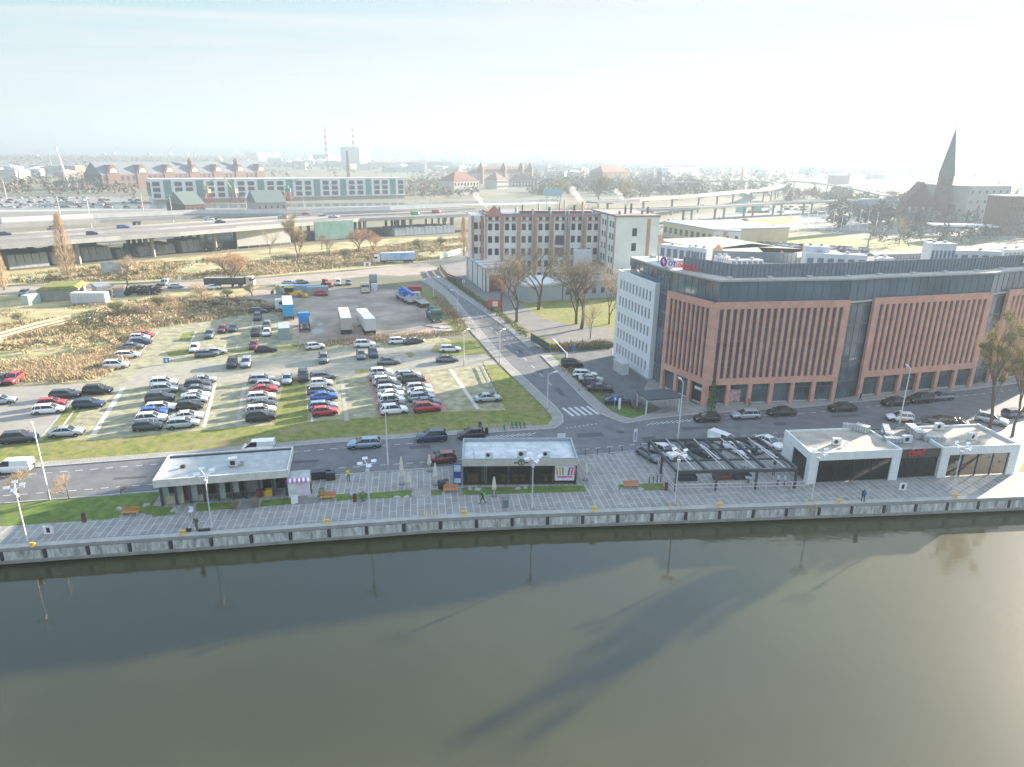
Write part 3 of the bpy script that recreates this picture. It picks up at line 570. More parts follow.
# taxi with roof sign
t = car(900, 417, 170, 'hatchback', 'white', 'white taxi with a roof sign and yellow door mark on the street', 'traffic on the quayside street', name='taxi')
MB().cbox(0, 0, 1.5, .3, .9, .16).build('roof_sign', mat('taxi_sign', (.75, .75, .7), .5), t)
MB().box(-.7, .3, -.905, -.88, .45, .75).box(-.7, .3, .88, .905, .45, .75).build('door_mark', mat('taxi_yellow', (.75, .42, .03), .5), t)
# ---------------------------------------------------------------- lorries, containers, machines in the yard
Mblue = mat('lorry_blue', (.015, .16, .5), .45); Msky = mat('container_blue', (.03, .36, .62), .5); Mctw = mat('container_white', (.6, .62, .62), .6, scale=2); Mctg = mat('container_grey', (.3, .36, .37), .6); Mchas = mat('chassis', (.04, .04, .045), .7)
Mgreen = mat('lorry_green', (.06, .13, .09), .6); Mredc = mat('container_red', (.38, .03, .04), .55); Myel = mat('machine_yellow', (.7, .38, .03), .55); Mlorw = mat('cab_white', (.72, .72, .7), .4)
def boxcorr(mb, L_, W, z0, H, roofmi=1, n=None):
    """ribbed container box"""
    mb.box(-L_ / 2, L_ / 2, -W / 2, W / 2, z0, z0 + H); n = n or int(L_ / .5)
    for i in range(n):
        x = -L_ / 2 + (i + .5) * L_ / n; mb.cbox(x, -W / 2 - .03, z0 + .15, .18, .055, H - .3).cbox(x, W / 2 + .03, z0 + .15, .18, .055, H - .3)
    for s_ in (-1, 1):
        for y in (-.9, -.35, .35, .9): mb.cbox(s_ * (L_ / 2 + .02), y * W / 2.44, z0 + .1, .04, .06, H - .2)
    return mb
def container(px, py, hd, L_, W, H, m, label, z0=0., cat='container', roof=None):
    x, y = G(px, py, z0 + H / 2); e = empty('shipping_container', x, y, z0 + .02, math.radians(hd), label, cat)
    boxcorr(MB(), L_, W, .02, H).build('body', m, e)
    MB().box(-L_ / 2 + .05, L_ / 2 - .05, -W / 2 + .05, W / 2 - .05, H + .022, H + .06).build('roof', roof or m, e)
    for s_ in (-1, 1): MB().box(L_ / 2 + .045, L_ / 2 + .07, *( (-W / 2 + .08, -.03) if s_ < 0 else (.03, W / 2 - .08)), .1, H - .05).build('door', m, e)
    return e
def wheels(e, xs, W, r=.5, w_=.3):
    mb = MB(); m = 12
    for y0 in (-w_ / 2,):
        vs = [(r * math.cos(6.2832 * i / m), y, r * math.sin(6.2832 * i / m)) for y in (-w_ / 2, w_ / 2) for i in range(m)]
        mb.add(vs, [tuple(range(m)), tuple(range(m, 2 * m))[::-1]] + [(i, m + i, m + (i + 1) % m, (i + 1) % m) for i in range(m)])
        mb.mt(1); r2 = r * .5; vs = [(r2 * math.cos(6.2832 * i / m), y, r2 * math.sin(6.2832 * i / m)) for y in (-w_ / 2 - .01, w_ / 2 + .01) for i in range(m)]
        mb.add(vs, [tuple(range(m)), tuple(range(m, 2 * m))[::-1]] + [(i, m + i, m + (i + 1) % m, (i + 1) % m) for i in range(m)])
    first = None
    for x in xs:
        for s_ in (-1, 1):
            if first is None: o = first = mb.build('wheel', [Mtyre, Mrim], e)
            else: o = link('wheel', first.data, e)
            o.location = (x, s_ * (W / 2 - w_ / 2), r)
def cabpart(e, x, W, m, H=3.2, z0=.6, ln=2.2):
    b = MB(); h = W / 2
    b.hexa([(x, -h, z0), (x + ln, -h, z0), (x + ln, h, z0), (x, h, z0)], [(x, -h, z0 + 1.3), (x + ln, -h, z0 + 1.3), (x + ln, h, z0 + 1.3), (x, h, z0 + 1.3)])
    b.hexa([(x, -h, z0 + 1.3), (x + ln, -h, z0 + 1.3), (x + ln, h, z0 + 1.3), (x, h, z0 + 1.3)], [(x + .1, -h * .92, H), (x + ln - .35, -h * .92, H), (x + ln - .35, h * .92, H), (x + .1, h * .92, H)])
    b.box(x + ln, x + ln + .12, -h * .98, h * .98, z0 - .1, z0 + .5); b.build('cab', m, e)
    g = MB(); g.hexa([(x + ln - .02, -h * .9, z0 + 1.38), (x + ln + .01, -h * .9, z0 + 1.38), (x + ln + .01, h * .9, z0 + 1.38), (x + ln - .02, h * .9, z0 + 1.38)], [(x + ln - .32, -h * .85, H - .35), (x + ln - .27, -h * .85, H - .35), (x + ln - .27, h * .85, H - .35), (x + ln - .32, h * .85, H - .35)])
    g.build('windscreen', Mglassc, e)
    for s_ in (-1, 1):
        MB().hexa([(x + 1, s_ * h * .995 - .012, z0 + 1.35), (x + ln - .25, s_ * h * .995 - .012, z0 + 1.35), (x + ln - .25, s_ * h * .995 + .012, z0 + 1.35), (x + 1, s_ * h * .995 + .012, z0 + 1.35)],
                  [(x + 1, s_ * h * .955 - .012, H - .5), (x + ln - .45, s_ * h * .955 - .012, H - .5), (x + ln - .45, s_ * h * .955 + .012, H - .5), (x + 1, s_ * h * .955 + .012, H - .5)]).build('side_window', Mglassc, e)
        MB().cbox(x + ln + .1, s_ * h * .7, z0 + .1, .08, .4, .25).build('headlight', Mlamp, e)
        MB().cbox(x + ln - .1, s_ * (h + .15), z0 + 1.5, .12, .2, .6).build('mirror', Mplas, e)
def lorry(px, py, hd, label, cabm, boxm=None, Lb=13.2, Hb=2.75, name='parked_lorry', cab=True, cat='lorry', z=1.8, ax=None, roofm=None):
    x, y = G(px, py, z); e = empty(name, x, y, .02, math.radians(hd), label, cat); W = 2.5
    if boxm is not None:
        boxcorr(MB(), Lb, W, 1.2, Hb, n=int(Lb / 1.1)).build('cargo_box', boxm, e)
        MB().box(-Lb / 2 + .06, Lb / 2 - .06, -W / 2 + .06, W / 2 - .06, 1.2 + Hb + .002, 1.2 + Hb + .05).build('box_roof', roofm or Mctw, e)
    MB().box(-Lb / 2, Lb / 2 + (2 if cab else 0), -.5, .5, .75, 1.18).box(-Lb / 2, -Lb / 2 + .15, -1.2, 1.2, .7, 1.0).build('chassis', Mchas, e)
    wheels(e, ax or ([-Lb / 2 + 1.4, -Lb / 2 + 2.7, -Lb / 2 + 4.0] + ([Lb / 2 - 1.5, Lb / 2 + 1.6] if cab else [])), W)
    if not cab: MB().box(Lb / 2 - 2.2, Lb / 2 - 2.0, -.9, -.75, .05, .9).box(Lb / 2 - 2.2, Lb / 2 - 2.0, .75, .9, .05, .9).build('landing_leg', Mchas, e)
    if cab: cabpart(e, Lb / 2 + .5, W, cabm)
    return e
lorry(398, 258, 198, 'white lorry with a long pale blue curtain trailer on the gravel lane', Mlorw, mat('curtain_blue', (.08, .28, .6), .5, col2=(.6, .66, .7), scale=.22, stretch=(1, .1, .3)), 13.2)
lorry(225, 281, 8, 'dark tipper lorry with a grey cab half behind the orange tree', mat('cab_beige', (.45, .43, .38), .5), mat('tipper_grey', (.06, .07, .075), .6), 12, 1.7, roofm=mat('load_grey', (.3, .3, .3), .9))
lorry(345, 321.5, 107, 'beige box trailer without a lorry, left of the white one', None, mat('trailer_beige', (.5, .47, .4), .6), 12, cab=False, name='box_trailer', cat='trailer', roofm=mat('trailer_roof', (.55, .54, .5), .6))
lorry(366, 322.5, 112, 'white box trailer with ribbed doors, right of the beige one', None, Mctw, 12, cab=False, name='box_trailer', cat='trailer')
lorry(288, 309, 109, 'sky blue container with white roof standing on a trailer chassis', None, Msky, 12, 2.9, cab=False, name='container_trailer', cat='trailer')
e = lorry(304.5, 325, 108, 'blue lorry tractor with a long bare chassis in the yard', mat('cab_blue', (.02, .24, .62), .4), None, 6.5, z=1.2)
e = lorry(267, 305, 20, 'white lorry tractor without trailer beside the scrub', Mlorw, None, 3.0, z=1.8)
container(284, 331, 109, 6.1, 2.44, 2.6, Mctg, 'short pale grey container at the edge of the car park')
container(297.6, 289.5, 8, 12.2, 2.44, 2.6, mat('container_faded', (.22, .4, .48), .6), 'long faded blue container behind the yellow digger')
container(317.5, 290.5, 12, 6.1, 2.44, 2.4, Mctg, 'short grey container beside the long faded blue container')
container(414.6, 291, 10, 4, 2.44, 2.8, Mredc, 'dark red box container behind the blue crane lorry')
# crane lorry
x, y = G(406, 301); e = empty('mobile_crane', x, y, .02, math.radians(-62), 'blue mobile crane lorry with folded boom in the gravel yard', 'crane lorry')
MB().box(-5.5, 5.5, -1.3, 1.3, .8, 1.5).box(-5.6, -4.9, -1.3, 1.3, 1.5, 1.9).build('chassis', mat('crane_grey', (.4, .4, .42), .6), e); wheels(e, [-4.5, -3.1, -.2, 1.2, 2.6, 4.3], 2.7, .55, .35)
MB().box(-2.8, 1, -1.2, 1.2, 1.52, 2.9).box(-2.8, -1.6, -1.2, 1.2, 2.9, 3.3).build('superstructure', Mblue, e)
MB().bar((-3, 0, 3.4), (6.2, 0, 3.0), .8, .75).bar((-2.4, 0, 3.45), (6.6, 0, 3.05), .6, .55).build('boom', Mblue, e)
cabpart(e, 4.0, 2.5, mat('crane_cab', (.5, .5, .5), .5), 2.6, .9, 1.6)
e = lorry(422, 302, 118, 'grey flatbed lorry parked behind the blue crane lorry', mat('cab_grey', (.4, .42, .42), .5), None, 6, z=1.2); MB().box(-3, 3, -1.25, 1.25, 1.2, 1.4).build('load_bed', Mconc, e)
e = lorry(432.5, 313, -70, 'dark green lorry with crates on its bed beside the verge', Mgreen, mat('green_bed', (.12, .17, .12), .7), 5.0, .9, z=1.5)
for i in range(5): MB().cbox(-2 + i, rnd.uniform(-.5, .5), 2.15, .8, rnd.uniform(1, 2), rnd.uniform(.4, 1.1)).build('crate', [Mgreen, Mctg][i % 2], e)
# digger loader
x, y = G(291, 297); e = empty('backhoe_loader', x, y, .02, .05, 'yellow backhoe loader with raised digging arm beside the blue container', 'digger')
MB().hexa([(-1.5, -.9, .7), (3.2, -.7, .7), (3.2, .7, .7), (-1.5, .9, .7)], [(-1.5, -.9, 1.5), (3.2, -.6, 1.8), (3.2, .6, 1.8), (-1.5, .9, 1.5)]).build('body', Myel, e)
MB().box(-1.4, .8, -.85, .85, 1.52, 2.8).build('cab', Mglassc, e); MB().box(-1.6, 1, -.95, .95, 2.802, 2.95).build('cab_roof', Myel, e)
wheels(e, [-.9], 2.2, .75, .45); wheels(e, [2.5], 2.0, .5, .35)
MB().bar((-1.6, 0, 1.2), (-3.4, 0, 3.4), .35, .45).bar((-3.4, 0, 3.4), (-5.2, 0, 1.8), .3, .4).build('digging_arm', Myel, e)
MB().hexa([(-5.7, -.4, .9), (-5, -.4, .9), (-5, .4, .9), (-5.7, .4, .9)], [(-5.5, -.4, 1.8), (-4.9, -.4, 1.8), (-4.9, .4, 1.8), (-5.5, .4, 1.8)]).build('rear_bucket', Mchas, e)
MB().bar((2.6, -.7, 1.3), (4.2, -.7, .7), .15, .25).bar((2.6, .7, 1.3), (4.2, .7, .7), .15, .25).hexa([(4.1, -1.1, .2), (5, -1.1, .2), (5, 1.1, .2), (4.1, 1.1, .2)], [(4.1, -1.1, 1.0), (4.4, -1.1, 1.0), (4.4, 1.1, 1.0), (4.1, 1.1, 1.0)]).build('loader_shovel', Myel, e)
# red tractor, mixer lorry and small machine by the lane
x, y = G(327, 287); e = empty('farm_tractor', x, y, .02, -.3, 'red tractor behind the red hatchback in the yard', 'tractor')
MB().box(0, 2, -.4, .4, .8, 1.5).box(-1.2, -.2, -.9, -.7, .8, 1.5).box(-1.2, -.2, .7, .9, .8, 1.5).build('bonnet', Mredc, e); MB().box(-1.2, 0, -.65, .65, 1.0, 2.4).build('cab', Mglassc, e); MB().box(-1.3, .1, -.7, .7, 2.402, 2.5).build('cab_roof', Mredc, e); wheels(e, [-.8], 1.9, .75, .4); wheels(e, [1.6], 1.6, .45, .3)
x, y = G(374, 290); e = empty('concrete_mixer', x, y, .02, math.radians(FC), 'grey concrete mixing plant beside the white lorry cab', 'mixing plant')
MB().cyl(-1.2, 0, 1.2, 3.0, .6, 1.2, 12).cyl(-1.2, 0, 3.0, 4.6, 1.2, 1.2, 12).build('drum', Mctg, e); MB().cbox(-2.3, -1, 0, .2, .2, 3).cbox(-2.3, 1, 0, .2, .2, 3).cbox(-.1, -1, 0, .2, .2, 3).cbox(-.1, 1, 0, .2, .2, 3).build('leg', Mconcd, e); MB().cbox(1.5, 0, 0, 1.8, 1.8, 2.2).build('control_box', Mctw, e)
lorry(364.5, 286, FC, 'cream lorry cab facing the yard beside the mixing plant', mat('cab_cream', (.55, .52, .42), .5), None, 3, z=1.6)
for i, (px, py) in enumerate([(432, 326), (438, 327), (445, 328), (440, 330.5), (447, 331)]):
    x, y = G(px, py); tag(MB().at(x, y, .02, .3 + .02 * i).box(-1.4, 1.4, -.7, .7, 0, .18).build('concrete_slab', Mconc), 'flat concrete slab lying with others on the verge of the yard', 'slab', 'concrete slabs at the yard edge')
# ================================================================ QUAYSIDE
Msteel = mat('dark_steel', (.055, .07, .08), .5, .3); Mlpost = mat('post_white', (.62, .63, .63), .5); Mgalv = mat('galvanised', (.42, .44, .45), .45, .5); Mglass = mat('shop_glass', (.02, .026, .03), .05, spec=.8)
Mwood = mat('orange_wood', (.48, .2, .06), .6, scale=4, stretch=(1, 8, 8)); Mfasc = mat('fascia_board', (.5, .48, .42), .8, col2=(.74, .72, .66), scale=1.2, detail=8); Mroof1 = mat('roof_felt', (.28, .31, .30), .8, col2=(.46, .48, .46), scale=.9, detail=9)
Myellow = mat('bollard_yellow', (.8, .45, .02), .5); Minn = mat('room_dark', (.05, .045, .04), .9); Mcream = mat('cream_canvas', (.6, .58, .48), .9)
def ac_unit(px, py, z, rz, label, s=1.0, group='cooling units on the pavilion roofs'):
    x, y = G(px, py, z); e = empty('air_conditioner', x, y, z, rz, label, 'air conditioner', group)
    MB().cbox(0, 0, .1, .9 * s, .4 * s, .72 * s).build('casing', Mlpost, e)
    mb = MB(); n = 14; mb.add([(.22 * s * math.cos(6.2832 * i / n) - .12 * s, -.206 * s, .46 * s + .22 * s * math.sin(6.2832 * i / n)) for i in range(n)] + [(.22 * s * math.cos(6.2832 * i / n) - .12 * s, -.2 * s, .46 * s + .22 * s * math.sin(6.2832 * i / n)) for i in range(n)], [tuple(range(n))] + [(i, n + i, n + (i + 1) % n, (i + 1) % n) for i in range(n)])
    mb.build('fan_grille', Mplas, e); MB().cbox(-.35 * s, 0, 0, .08, .5 * s, .098).cbox(.35 * s, 0, 0, .08, .5 * s, .098).build('foot', Mconcd, e); return e
# --- pavilion A : grey concrete frame, weathered fascia
a0 = G(162, 506); a1 = G(288, 495.5); rzA = math.atan2(a1[1] - a0[1], a1[0] - a0[0]); LA = math.hypot(a1[0] - a0[0], a1[1] - a0[1]); DA = 6.2; HA = 3.7
e = empty('grey_pavilion', a0[0], a0[1], .05, rzA, 'long grey riverside pavilion with flat roof and weathered concrete fascia', 'pavilion')
MB().box(-.3, LA + .3, -.5, DA + .3, HA - .85, HA - .35).build('roof', Mroof1, e)
mb = MB(); mb.box(-.35, LA + .35, -.75, -.5, HA - .95, HA).box(-.35, LA + .35, DA + .3, DA + .5, HA - .95, HA - .1).box(-.35, -.2, -.5, DA + .3, HA - .95, HA - .05).box(LA + .2, LA + .35, -.5, DA + .3, HA - .95, HA - .05).build('fascia', Mfasc, e)
MB().box(-.2, LA + .2, -.47, -.2, HA - .35, HA - .2).box(-.19, LA + .19, DA, DA + .28, HA - .35, HA - .2).build('roof_edge', Msteel, e)
MB().box(.2, LA - .2, 1.6, DA, 0, HA - .86).build('rear_wall', mat('panel_grey', (.22, .25, .25), .8, col2=(.34, .37, .36), scale=.5, detail=8), e)
nb = 9
for i in range(nb + 1):
    x = .1 + i * (LA - .2) / nb; MB().cbox(x, .05, 0, .22, .3, HA - .86).build('column', Msteel, e)
for i in range(nb):
    x = .1 + (i + .5) * (LA - .2) / nb
    if i in (1,): MB().cbox(x, .8, .0, 1.1, .06, 2.6).build('red_panel', mat('dull_red', (.22, .03, .03), .7), e)
    if i not in (2, 6): MB().cbox(x, 1.55, .3, (LA - .2) / nb * .72, .06, 2.0).build('window', Mglass, e)
    if i < 3 or i in (4, 5): MB().at(x - .4, .3, 0, .1).box(-.5, .4, 0, .04, .1, 2.7).build('screen_panel', mat('weathered_glass', (.25, .3, .3), .3, col2=(.4, .44, .42), scale=1.3), e)
MB().box(.4, 2.4, .3, 1.2, 0, 1.0).box(3.2, 5, .5, 1.4, 0, .8).build('counter', mat('pale_ply', (.5, .42, .28), .7), e)
cu = MB().cbox(0, 0, 0, .9, .7, .95).build('box_tmp', Mlpost) ; bpy.data.objects.remove(cu)
x, y = G(234, 464, HA); e = empty('roof_ventilator', x, y, HA - .3, rzA, 'tilted white ventilator box on the grey pavilion roof', 'ventilator')
MB().hexa([(-.5, -.4, .2), (.5, -.4, .1), (.5, .4, .1), (-.5, .4, .2)], [(-.6, -.4, 1.1), (.4, -.4, 1.15), (.4, .4, 1.15), (-.6, .4, 1.1)]).build('casing', Mlpost, e); MB().box(-.35, .2, -.43, -.41, .35, .9).build('grille', Mplas, e); MB().cbox(.9, .2, 0, .4, .4, .6).build('duct', Mgalv, e); MB().cbox(0, 0, 0, 1.0, .5, .15).build('base', Mconcd, e)
x, y = G(183, 465.5, HA); e = empty('roof_cowl', x, y, HA - .35, 0, 'small black round cowl at the left of the grey pavilion roof', 'roof cowl'); MB().cyl(0, 0, 0, .25, .2).build('base', Mplas, e); MB().cyl(0, 0, .25, .4, .4, .25, 10).build('cap', Mplas, e)
# things inside pavilion A
for i, (f, c, lb) in enumerate([(.6, (.05, .05, .05), 'black stacked outdoor chairs under the grey pavilion'), (.78, (.3, .05, .03), 'red-brown counter boxes under the grey pavilion'), (.84, (.6, .4, .03), 'yellow crate under the grey pavilion roof')]):
    e = empty('storage_box', *[a0[k] + (a1[k] - a0[k]) * f for k in (0, 1)], .05, rzA, lb, 'box')
    MB().box(-.5, .5, .1, .8, 0, .7).build('box', mat('store_%d' % i, c, .7), e); MB().box(-.55, .55, .05, .85, .702, .78).build('lid', mat('store_lid_%d' % i, tuple(v * 1.4 for v in c), .7), e)
# --- kiosk with pink and white awning
k0 = G(289, 497.5); e = empty('ice_kiosk', k0[0], k0[1], .05, rzA, 'small white kiosk with pink and white scalloped awning beside the grey pavilion', 'kiosk')
e.scale = (.84, .9, .95); MB().box(0, 3.0, 0, 2.3, 0, 2.5).build('wall', mat('kiosk_white', (.75, .74, .76), .6), e); MB().box(-.05, 3.05, -.05, 2.35, 2.502, 2.62).build('roof', Mroof1, e)
mb = MB()
for i in range(10): mb.mt(i % 2).hexa([(i * .31 - .05, -.42, 2.12), (i * .31 + .26, -.42, 2.12), (i * .31 + .26, -.02, 2.4), (i * .31 - .05, -.02, 2.4)], [(i * .31 - .05, -.42, 2.34), (i * .31 + .26, -.42, 2.34), (i * .31 + .26, -.02, 2.62), (i * .31 - .05, -.02, 2.62)])
mb.build('awning', [mat('awning_pink', (.45, .12, .38), .7), mat('awning_white', (.8, .78, .8), .7)], e)
MB().box(1.4, 2.9, -.06, -.004, .12, 1.9).build('menu_board', mat('menu_board', (.78, .74, .78), .5, col2=(.7, .5, .62), scale=1.6), e); MB().box(.15, 1.2, -.05, -.004, 0, 1.1).build('hatch', Mlpost, e)
x, y = G(295, 503); e = empty('menu_stand', x, y, .05, rzA, 'white folding menu stand before the white kiosk', 'menu stand'); MB().hexa([(-.4, -.3, 0), (.4, -.3, 0), (.4, -.26, 0), (-.4, -.26, 0)], [(-.4, -.02, 1.1), (.4, -.02, 1.1), (.4, .02, 1.1), (-.4, .02, 1.1)]).build('front_panel', Mlpost, e); MB().hexa([(-.4, .26, 0), (.4, .26, 0), (.4, .3, 0), (-.4, .3, 0)], [(-.4, -.01, 1.1), (.4, -.01, 1.1), (.4, .03, 1.1), (-.4, .03, 1.1)]).build('back_panel', Mlpost, e)
x, y = G(308, 501); tag(MB().at(x, y, .05, rzA).box(-1.4, 1.4, -.7, .7, 0, .06).build('doormat', Mconcd), 'dark mat on the paving before the white kiosk', 'mat')
for i, (px, py, s, lb) in enumerate([(316, 479, .9, 'leftmost of the three black storage chests beside the kiosk'), (326, 478, 1.2, 'black storage chest in the middle beside the kiosk'), (331, 479.5, 1.0, 'rightmost black storage chest beside the kiosk')]):
    x, y = G(px, py); e = empty('storage_chest', x, y, .05, rzA, lb, 'chest', 'black chests beside the kiosk'); MB().cbox(0, 0, 0, 1.1 * s, .9, 1.0).build('box', Mplas, e); MB().cbox(0, 0, 1.002, 1.16 * s, .96, .1).build('lid', Msteel, e)
# --- pavilion B : cafe with letter T in a ring
b0 = G(463, 485.5); b1 = G(576, 484.5); rzB = math.atan2(b1[1] - b0[1], b1[0] - b0[0]); LB = math.hypot(b1[0] - b0[0], b1[1] - b0[1]); DB = 6.4; HB = 3.7
e = empty('glazed_pavilion', b0[0], b0[1], .05, rzB, 'glazed riverside cafe pavilion with a ringed letter sign on cream fascia', 'pavilion'); cafe = e
MB().box(.1, LB - .1, .1, DB, HA - .7, HA - .45).build('roof', mat('roof_white', (.36, .39, .39), .6, col2=(.62, .65, .64), scale=.8), e)
mb = MB(); mb.box(-.1, LB + .1, -.15, .098, HB - 1.0, HB - .12).build('fascia', mat('fascia_cream', (.5, .48, .42), .8), e)
mb = MB(); mb.box(-.1, LB + .1, DB, DB + .2, HB - .9, HB).box(-.1, .098, .1, DB, HB - .9, HB).box(LB - .098, LB + .1, .1, DB, HB - .9, HB).box(-.1, LB + .1, -.12, .098, HB - .118, HB).build('parapet', mat('parapet_grey', (.3, .35, .37), .6), e)
MB().box(.3, LB - .3, DB - .3, DB - .1, 0, HB - 1.0).build('rear_wall', Mconcd, e); MB().box(-.02, .1, .1, DB, 0, HB - 1.0).box(LB - .1, LB + .02, .1, DB, 0, HB - 1.0).build('side_wall', Msteel, e)
MB().box(.1, LB - .1, 0, DB - .3, -.04, .02).build('floor', mat('cafe_floor', (.2, .14, .09), .7), e)
nb = 5
for i in range(nb + 1):
    x = i * LB / nb; MB().cbox(min(max(x, .06), LB - .06), -.01, 0, .14, .12, HB - 1.003).build('column', Msteel, e)
for i in range(nb):
    x0, x1 = i * LB / nb + .14, (i + 1) * LB / nb - .14
    g_ = mat('cafe_glass', (.015, .018, .018), .04, spec=.4, alpha=.35)
    if i < 4: MB().box(x0, x1, .02, .045, .05, HB - 1.01).build('window', g_, e)
MB().box(4 * LB / nb + .12, LB - .25, -.02, .02, .55, HB - 1.05).build('poster', mat('poster_white', (.7, .68, .72), .6), e)
for i, c in enumerate([(.75, .3, .02), (.3, .55, .05), (.35, .3, .3), (.12, .08, .08), (.65, .05, .1), (.7, .1, .3)]):
    x = 4 * LB / nb + .35 + i * .38 + (.25 if i > 2 else 0); MB().add([(x, -.05, 1.3), (x + .2, -.05, 1.3), (x + .2, -.022, 1.3), (x, -.022, 1.3), (x + (-.15 if i < 3 else .15), -.05, 2.4), (x + .22 + (-.15 if i < 3 else .15), -.05, 2.4), (x + .22 + (-.15 if i < 3 else .15), -.022, 2.4), (x + (-.15 if i < 3 else .15), -.022, 2.4)], [(3, 2, 1, 0), (4, 5, 6, 7), (0, 1, 5, 4), (1, 2, 6, 5), (2, 3, 7, 6), (3, 0, 4, 7)]).build('poster_picture', mat('poster_col_%d' % i, c, .6), e)
MB().box(4 * LB / nb + .4, LB - .5, -.05, -.022, .95, 1.2).build('poster_picture', mat('poster_pink', (.6, .15, .4), .6), e)
Mblk = mat('sign_black', (.015, .02, .02), .5)
mb = MB(); n = 24; cx, cz = LB * .51, HB - .5
ring = [(cx + r * math.cos(6.2832 * i / n), y, cz + r * math.sin(6.2832 * i / n)) for r in (.42, .33) for y in (-.2, -.152) for i in range(n)]
mb.add(ring, [(i, (i + 1) % n, 2 * n + (i + 1) % n, 2 * n + i) for i in range(n)] + [(i, n + i, n + (i + 1) % n, (i + 1) % n) for i in range(n)] + [(2 * n + i, 2 * n + (i + 1) % n, 3 * n + (i + 1) % n, 3 * n + i) for i in range(n)])
mb.box(cx - .2, cx + .2, -.2, -.152, cz + .12, cz + .2).box(cx - .05, cx + .05, -.2, -.152, cz - .22, cz + .118)
mb.box(cx - .95, cx - .45, -.2, -.152, cz - .12, cz - .04).box(cx + .45, cx + .95, -.2, -.152, cz - .12, cz - .04).box(cx - .9, cx - .5, -.2, -.152, cz + .0, cz + .03).box(cx + .5, cx + .9, -.2, -.152, cz + .0, cz + .03).build('sign', Mblk, e)
for i, (f, hgt) in enumerate([(.36, 1.2), (.47, .9), (.53, .9), (.74, 1.2), (.8, .7)]):
    x = b0[0] + math.cos(rzB) * f * LB - math.sin(rzB) * 1.1; y = b0[1] + math.sin(rzB) * f * LB + math.cos(rzB) * 1.1
    c = empty('cafe_table', x, y, .075, rzB, 'pale wooden table behind the cafe glass', 'table', 'pale tables inside the glazed cafe'); MB().cyl(0, 0, .7, .76, .4, .4, 12).build('tabletop', mat('pale_wood', (.5, .3, .1), .6), c); MB().cyl(0, 0, 0, .7, .25, .05).build('leg', MATS['pale_wood'], c)
x = b0[0] + 1.0; c = empty('shop_counter', b0[0] + 1.2, b0[1] + 1.1, .075, rzB, 'lit yellow and green counter display behind the cafe glass', 'counter'); MB().cbox(0, 0, 0, 1.4, .6, 1.1).build('base', mat('pale_wood', (.5, .3, .1), .6), c); MB().cbox(1.5, .1, 0, .8, .5, 2.1).build('glass_case', mat('case_green', (.2, .35, .3), .3), c)
for px, py, s, lb in [(489, 458, 1.1, 'square white ventilator with dark grille at the left of the cafe roof'), (522, 457.5, 1.3, 'tall white cooling unit in the middle of the cafe roof'), (546, 457, 1.15, 'white cooling unit at the right of the cafe roof')]: ac_unit(px, py, HB - .4, rzB, lb, s)
x, y = G(473.5, 455, HB); e = empty('roof_mast', x, y, HB - .4, 0, 'short white mast at the left of the cafe roof', 'mast'); MB().cyl(0, 0, 0, 1.3, .04).build('pole', Mlpost, e); MB().cyl(0, 0, .5, .8, .15, .15).build('head', Mlpost, e)
# blue and white banner frame left of the cafe
x, y = G(457.5, 485); e = empty('advert_pillar', x, y, .05, rzB, 'tall blue advertising pillar with white panels at the left of the cafe', 'advertising pillar'); MB().box(-.5, .5, -.12, .12, 0, 2.9).build('frame', mat('advert_blue', (.02, .06, .25), .5), e); MB().box(-.42, .42, -.14, -.122, 1.9, 2.8).box(-.42, .42, -.14, -.122, .3, .95).build('panel', mat('advert_white', (.65, .68, .75), .5, col2=(.3, .4, .6), scale=3), e)
# --- pavilion C : three white-framed restaurant boxes
c0 = G(806.5, 484.5); c1 = G(1013, 474.5); rzC = math.atan2(c1[1] - c0[1], c1[0] - c0[0]); LC = math.hypot(c1[0] - c0[0], c1[1] - c0[1]); HC = 4.4
Mpw = brickmat('white_panel', (.78, .8, .79), (.74, .76, .75), (.5, .52, .52), .5, 1.1, .015, .6, coords='Wall', noise=.05, off=0)
Mroof2 = mat('roof_sand', (.24, .22, .18), .9, col2=(.46, .42, .34), scale=.5, detail=9); Mroofd = mat('roof_dark', (.16, .16, .15), .9, col2=(.25, .24, .22), scale=.5, detail=9)
W1, W2 = LC * .425, LC * .62; DC = 10.0
def loc2(x, y): return c0[0] + math.cos(rzC) * x - math.sin(rzC) * y, c0[1] + math.sin(rzC) * x + math.cos(rzC) * y
lt = G(785, 430, HC)       # far left roof corner decides the skew of the left wall
dl = (lt[0] - c0[0], lt[1] - c0[1]); sk = math.cos(rzC) * dl[0] + math.sin(rzC) * dl[1]; DL = -math.sin(rzC) * dl[0] + math.cos(rzC) * dl[1]
